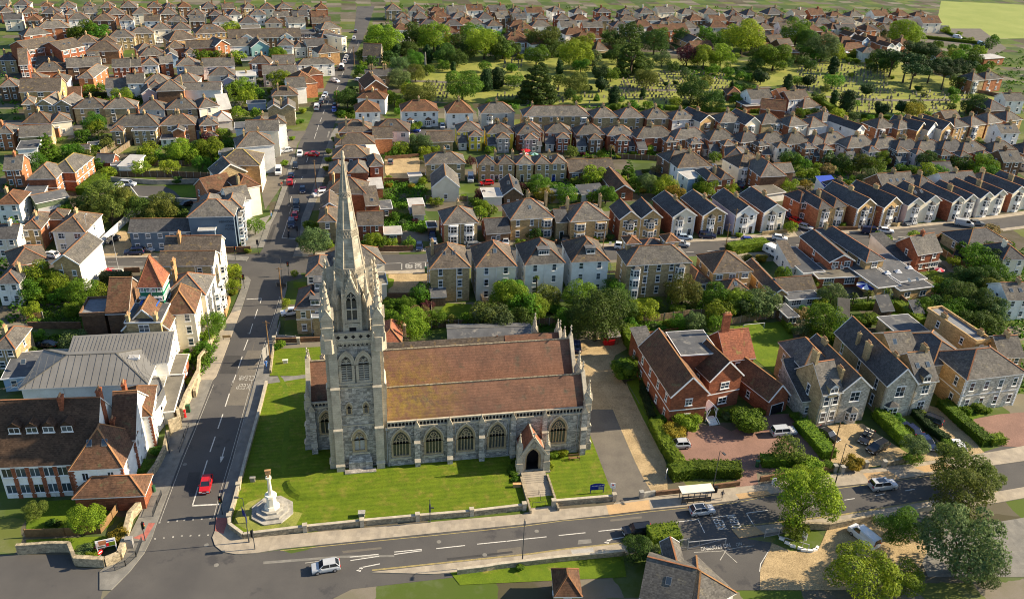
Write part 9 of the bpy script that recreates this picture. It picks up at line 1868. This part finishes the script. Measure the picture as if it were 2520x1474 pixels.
wall_('h230,235 h420,215 h490,200',1.1,'low buff garden wall left of the side street','buff',.3);wall_('h640,210 h800,195 h960,195',1.1,'low brown garden wall right of the side street','brown',.3);wall_('h1180,155 h1260,170 h1300,150',1.0,'low pale garden wall below the pink villa','buff',.3);wall_('g440,300 g460,290',1.2,'brick gate pier left of the black off-roader','brown',.4);wall_('g110,330 g250,318',1.0,'mossy garden wall in front of the ivy villa','stonewall',.3)
wall_('e640,535 e745,535 e690,590',1.5,'pale wall of the yard beside the bright red car','pale',.2);wall_('e750,520 e870,515',1.3,'brown yard wall right of the bright red car','brown',.2);fence('e170,735 e430,735',1.7,'old brown fence above the left shrubbery','wood');wall_('e20,945 e425,945',1.6,'weathered wall between the left garden plots','brown',.25);fence('e0,880 e130,865',1.5,'fence stub at the left edge','wood')
wall_('e1440,745 e1555,738 e1520,860',1.3,'pale low wall in front of the cream bay house','tan',.3);wall_('a650,1185 a1000,1210 a1450,1195',1.4,'grey concrete retaining wall at the back of the walled car park','concrete',.3);fence('a665,1150 a1060,1150 a1445,1165',1.8,'dark timber fence with pale posts behind the walled car park','timber');fence('a900,1065 a1300,1065',1.6,'dark timber fence above the drying lawn','timber')
fence('a570,990 a680,920 a745,885',1.8,'pale boarded fence of the narrow garden, left one','fencewood');fence('a670,1000 a760,940 a835,885',1.8,'pale boarded fence of the narrow garden, right one','fencewood');wall_('a800,1250 a860,1330 a1330,1350',1.2,'low white wall at the bottom of the walled car park','pale',.25);wall_('b925,1190 b1225,1195',1.3,'brown wall below the pale car park','brown',.25);wall_('b930,1020 b1190,1000',1.2,'brown wall above the pale car park','brown',.25)
fence('b1240,1330 b1560,1330',1.3,'brown fence below the striped cottage');fence('c900,1010 c1300,1030',1.6,'dark fence behind the brown bungalow','timber');fence('d1260,1125 d1400,1165 d1600,1215',1.8,'long dark fence in the right middle gardens','fencewood');fence('d1700,1110 d1860,1150 d2032,1190',1.7,'brown fence near the right edge of the middle gardens','fencewood');fence('d500,1195 d700,1200',1.3,'green lattice fence by the flowering tree','green_metal')
fence('c1160,50 c1260,130 c1350,190',1.5,'brown fence beyond the huge dark cedar','wood');wall_('d1830,500 d2032,540',1.4,'brick wall at the cemetery\'s right end','brown',.3);wall_('c820,175 c920,178',1.5,'brown wall beside the cemetery lodge','brown',.3);fence('d1440,18 d1650,25',2.0,'white fence line at the playing field','feltpale');fence('f100,620 f180,632',.9,'low fence at the crossroads shrub','metal')
# == GRAVES ==
def hs(kind):
 m=MB()
 if kind==0:m.box(-.35,-.08,0,.35,.08,.9);m.prism([(-.35,.9),(.35,.9),(.2,1.15),(-.2,1.15)],0,.01) if False else m.poly([(-.35,-.08,.9),(.35,-.08,.9),(0,-.08,1.2)]);m.poly([(-.35,.08,.9),(0,.08,1.2),(.35,.08,.9)]);m.poly([(-.35,-.08,.9),(0,-.08,1.2),(0,.08,1.2),(-.35,.08,.9)]);m.poly([(.35,-.08,.9),(.35,.08,.9),(0,.08,1.2),(0,-.08,1.2)])
 elif kind==1:m.box(-.4,-.25,0,.4,.25,.3);m.box(-.1,-.08,.3,.1,.08,1.5);m.box(-.35,-.07,1.05,.35,.07,1.22)
 else:m.box(-.4,-.1,0,.4,.1,.8);m.box(-.45,-.9,0,.45,-.8,.22);m.box(-.45,-.9,0,-.36,-.1,.22);m.box(.36,-.9,0,.45,-.1,.22)
 return m
R5=random.Random(9);gm_=[[hs(k).mesh('headstone',[mm]) for k in range(3)] for mm in ('oldstone','stonewall','grey')];regs=(('c',920,350,1750,590,110),('d',500,300,1200,520,88),('d',960,500,1850,680,60),('b',1240,440,1420,560,14),('c',40,250,240,330,8),('c',0,480,880,590,20));extra=MB();cnt=0
def blocked(x,y):return any(abs(e[1]-x)<e[3]*3.4 and -e[3]*1.5<e[2]-y<e[3]*4 for e in TREES if e[3]>1.2 and abs(e[2]-y)<60)
for t,x0,y0,x1,y1,n_ in regs:
 for i in range(int(n_*4.5)):
  x,y=R5.uniform(x0,x1),R5.uniform(y0,y1);P=G(t,x,y);P.x=round(P.x/1.5)*1.5+R5.uniform(-.2,.2);P.y=round(P.y/4.2)*4.2+R5.uniform(-.3,.3);q=PJ(P)
  if blocked(*q):continue
  me=R5.choice(gm_)[R5.choice((0,0,0,1,2))];sc=R5.uniform(.7,1.15)
  if cnt<296 and i%9<3 or cnt<296 and t=='b':
   o=link('headstone',me,None,T4(P.x,P.y,.05,R5.uniform(-.3,.3)+.35)@Matrix.Diagonal((sc,sc,sc,1)));tag(o,'weathered headstone standing in the rows of the cemetery lawn','headstone','headstones in the cemetery');cnt+=1
  else:extra.add((lambda m:m)(hs(R5.choice((0,0,1)))),T4(P.x,P.y,.05,R5.uniform(-.2,.7))@Matrix.Diagonal((sc,sc,sc,1)))
tag(extra.build('headstones','oldstone'),'the many more distant headstones of the cemetery','headstones',None,'stuff')
P=G('b',1238,372);o=thing('obelisk','tall pale obelisk monument near the left end of the cemetery','monument',P);m=MB();m.cone(0,0,0,1.2,1.3,1.2,4,0,math.pi/4);m.cone(0,0,1.2,2.2,.9,.85,4,0,math.pi/4);m.build('plinth','ashlar',o);m=MB();m.cone(0,0,2.2,9.0,.55,.28,4,0,math.pi/4);m.cone(0,0,9,9.7,.28,.02,4,0,math.pi/4);m.build('shaft','ashlar',o)
# == PEOPLE ==
plain('skin',(.55,.33,.24),.6);plain('hair',(.04,.025,.015),.7);plain('cloth_dark',(.03,.035,.05),.8);plain('cloth_blue',(.10,.25,.6),.8);plain('cloth_red',(.5,.08,.06),.8);plain('cloth_tan',(.4,.33,.25),.8)
def person(t,x,y,ang,top,legs,label,walk=.25,bag=None,z=Z_PAV,sit=False):
 P=G(t,x,y,z);o=thing('person',label,'person',(P.x,P.y,z),ang);s=walk
 J=dict(pel=(0,0,.95),ch=(0,-.02,1.32),nk=(0,0,1.5),hd=(0,-.03,1.66),hp=(0,-.02,1.75));seg=[]
 for k,sg in (('l',-1),('r',1)):
  st_=s*sg
  if sit:J.update({'h'+k:(.1*sg,0,.9),'k'+k:(.18*sg,-.42,.85),'a'+k:(.18*sg,-.35,.42),'t'+k:(.18*sg,-.5,.38)})
  else:J.update({'h'+k:(.1*sg,0,.9),'k'+k:(.1*sg,-.05-st_*.5,.5),'a'+k:(.1*sg,-st_*.9+.02,.09),'t'+k:(.11*sg,-st_*.9-.16,.04)})
  J.update({'s'+k:(.19*sg,0,1.42),'e'+k:(.25*sg,.04+st_*.4,1.13),'w'+k:(.25*sg,-.08+st_*.8-(.3 if sit else 0),.9+(.15 if sit else 0))})
 names=list(J);E_=[('pel','ch'),('ch','nk'),('nk','hd'),('hd','hp')]
 for k in 'lr':E_+=[('pel','h'+k),('h'+k,'k'+k),('k'+k,'a'+k),('a'+k,'t'+k),('ch','s'+k),('s'+k,'e'+k),('e'+k,'w'+k)]
 for k,sg in (('l',-1),('r',1)):
  w0=Vector(J['w'+k]);J['p'+k]=tuple(w0+Vector((0,-.02,-.08)));E_.append(('w'+k,'p'+k))
  for f in range(4):J['f%d'%f+k]=tuple(w0+Vector((0,-.055+f*.024,-.165-(.012 if f in (1,2) else 0))));E_.append(('p'+k,'f%d'%f+k))
  J['th'+k]=tuple(w0+Vector((-.02*sg,-.075,-.09)));E_.append(('w'+k,'th'+k))
 names=list(J);me=bpy.data.meshes.new('body');me.from_pydata([J[n] for n in names],[(names.index(a),names.index(b)) for a,b in E_],[])
 rad={'pel':(.15,.11),'ch':(.17,.12),'nk':(.06,.06),'hd':(.09,.1),'hp':(.075,.09),'h':(.095,.095),'k':(.065,.065),'a':(.045,.045),'t':(.04,.03),'s':(.07,.07),'e':(.045,.045),'w':(.032,.032),'p':(.035,.02),'f':(.009,.009),'th':(.011,.011)}
 b=bpy.data.objects.new('body',me);COL.objects.link(b);sk=b.modifiers.new('s','SKIN');su=b.modifiers.new('u','SUBSURF');su.levels=su.render_levels=1
 for i,n in enumerate(names):me.skin_vertices[0].data[i].radius=rad.get(n) or rad.get('th' if n.startswith('th') else n[0])
 me.skin_vertices[0].data[0].use_root=True
 dg=bpy.context.evaluated_depsgraph_get();m2=bpy.data.meshes.new_from_object(b.evaluated_get(dg));bpy.data.objects.remove(b)
 for q in (top,legs,'skin'):m2.materials.append(MATS[q])
 for p in m2.polygons:c=p.center;p.material_index=2 if c.z>1.5 or (c.z<1.0 and abs(c.x)>.2 and not sit) else (0 if c.z>.95 else 1)
 link('body',m2,o);m=MB();m.cone(0,0,1.68,1.8,.105,.06,10);m.cone(0,.05,1.58,1.7,.09,.105,10);m.build('hair','hair',o);m=MB();m.box(-.045,-.135,1.68,-.02,-.12,1.69);m.box(.02,-.135,1.68,.045,-.12,1.69);m.box(-.025,-.135,1.6,.025,-.12,1.608);m.cone(0,-.135,1.62,1.66,.015,.008,5);m.build('face','cloth_dark',o)
 if bag:m=MB();m.prism([(-.16,.1),(.16,.1),(.13,.28),(-.13,.28)],1.0,1.42);m.build('backpack',bag,o)
 return o
person('k',1712,903,R_(150),'cloth_dark','cloth_tan','person with dark backpack walking on the pavement beside the bus shelter',.3,'cloth_dark');person('e',1832,1240,R_(10),'cloth_blue','cloth_blue','person in blue walking beside the churchyard wall left of the tower',.3);person('b',142,1228,R_(0),'cloth_red','cloth_tan','person in red top on the west pavement of the street',.25);person('f',62,88,R_(20),'cloth_tan','cloth_blue','person in pale clothes on the west pavement below the red one',.25)
P=G('f',195,245);o=thing('motorcycle','dark motorcycle waiting at the front of the queue','motorcycle',(P.x,P.y,.02),R_(8));m=MB();m.tube([(0,-.75,.75),(0,-.3,.85),(0,.2,.8),(0,.8,.85)],[.08,.2,.16,.1],8);m.beam((0,-.3,.3),(0,.4,.35),.25,.35);m.build('frame','black',o);m=MB();m.beam((-.35,-.55,1.05),(.35,-.55,1.05),.05);m.build('handlebar','metal',o)
for y in (-.75,.7):m=MB();m.cone(0,0,-.06,.06,.31,.31,14);m.build('wheel','tyre',o,T4(0,y,.31)@Matrix.Rotation(math.pi/2,4,'Y'))
person('f',195,242,R_(8),'cloth_dark','cloth_dark','rider in dark clothes seated on the motorcycle at the stop line',0,z=.02,sit=True)
wall_('j1480,1476 j1700,1450 k0,1434 k480,1378 k970,1332',.9,'low pale wall along the bottom pavement beside the clipped round bush','stonewall',cap='ashlar');wall_('l380,1155 l600,1130 l735,1135 l1080,1068',1.2,'dark rubble wall between the pavement and the school forecourt','stonewall',.4);wall_('l1370,1150 l1385,1010 l1530,990',1.0,'grey wall around the pale yard at the bottom right','concrete',.3)
def where(x,y):
 best=min(HOUSES,key=lambda h:(h[0]-x)**2+((h[1]-y)*1.6)**2);dx,dy=x-best[0],y-best[1]
 rel=('left of' if dx<0 else 'right of') if abs(dx)>abs(dy)*1.2 else ('behind' if dy<0 else 'below');return rel,best[2],math.hypot(dx,dy)
STOP={'the','a','an','of','with','and','in','its'}
def short(lab):
 w=lab.split(',')[0].split();out=[]
 for q in w:
  out.append(q)
  if len(out)>=6:break
 while out and out[-1] in STOP|{'right','left','big','white','brown','twin','small','red','by','behind','two','tall','grey','wide','dark'}:out.pop()
 return ' '.join(out)
used={}
for e in TREES:
 if e[6]:used[e[6]]=1;continue
 rel,lab,d=where(e[1],e[2]);key='%s %s %s the %s'%(e[4],e[5],rel,short(lab));e.append(key);used.setdefault(key,[]).append(e)
for key,es in used.items():
 if not isinstance(es,list):continue
 if len(es)==1:tag(es[0][0],key);continue
 es.sort(key=lambda e:e[1]);nm=['leftmost','second from left','third from left','fourth from left','fifth from left','sixth from left','seventh from left']
 for i,e in enumerate(es):
  p='rightmost' if i==len(es)-1 else (nm[i] if i<7 else 'inner');tag(e[0],'%s %s'%(p,key),None,'garden trees and shrubs' if i>=7 else None)
for e in TREES:
 if 'category' not in e[0]:e[0]['category']='shrub' if 'shrub' in e[5] else 'tree'
for o in COL.objects:
 if o.parent is None and 'label' in o:
  wds=o['label'].split()
  if len(wds)>16:o['label']=' '.join(wds[:16])
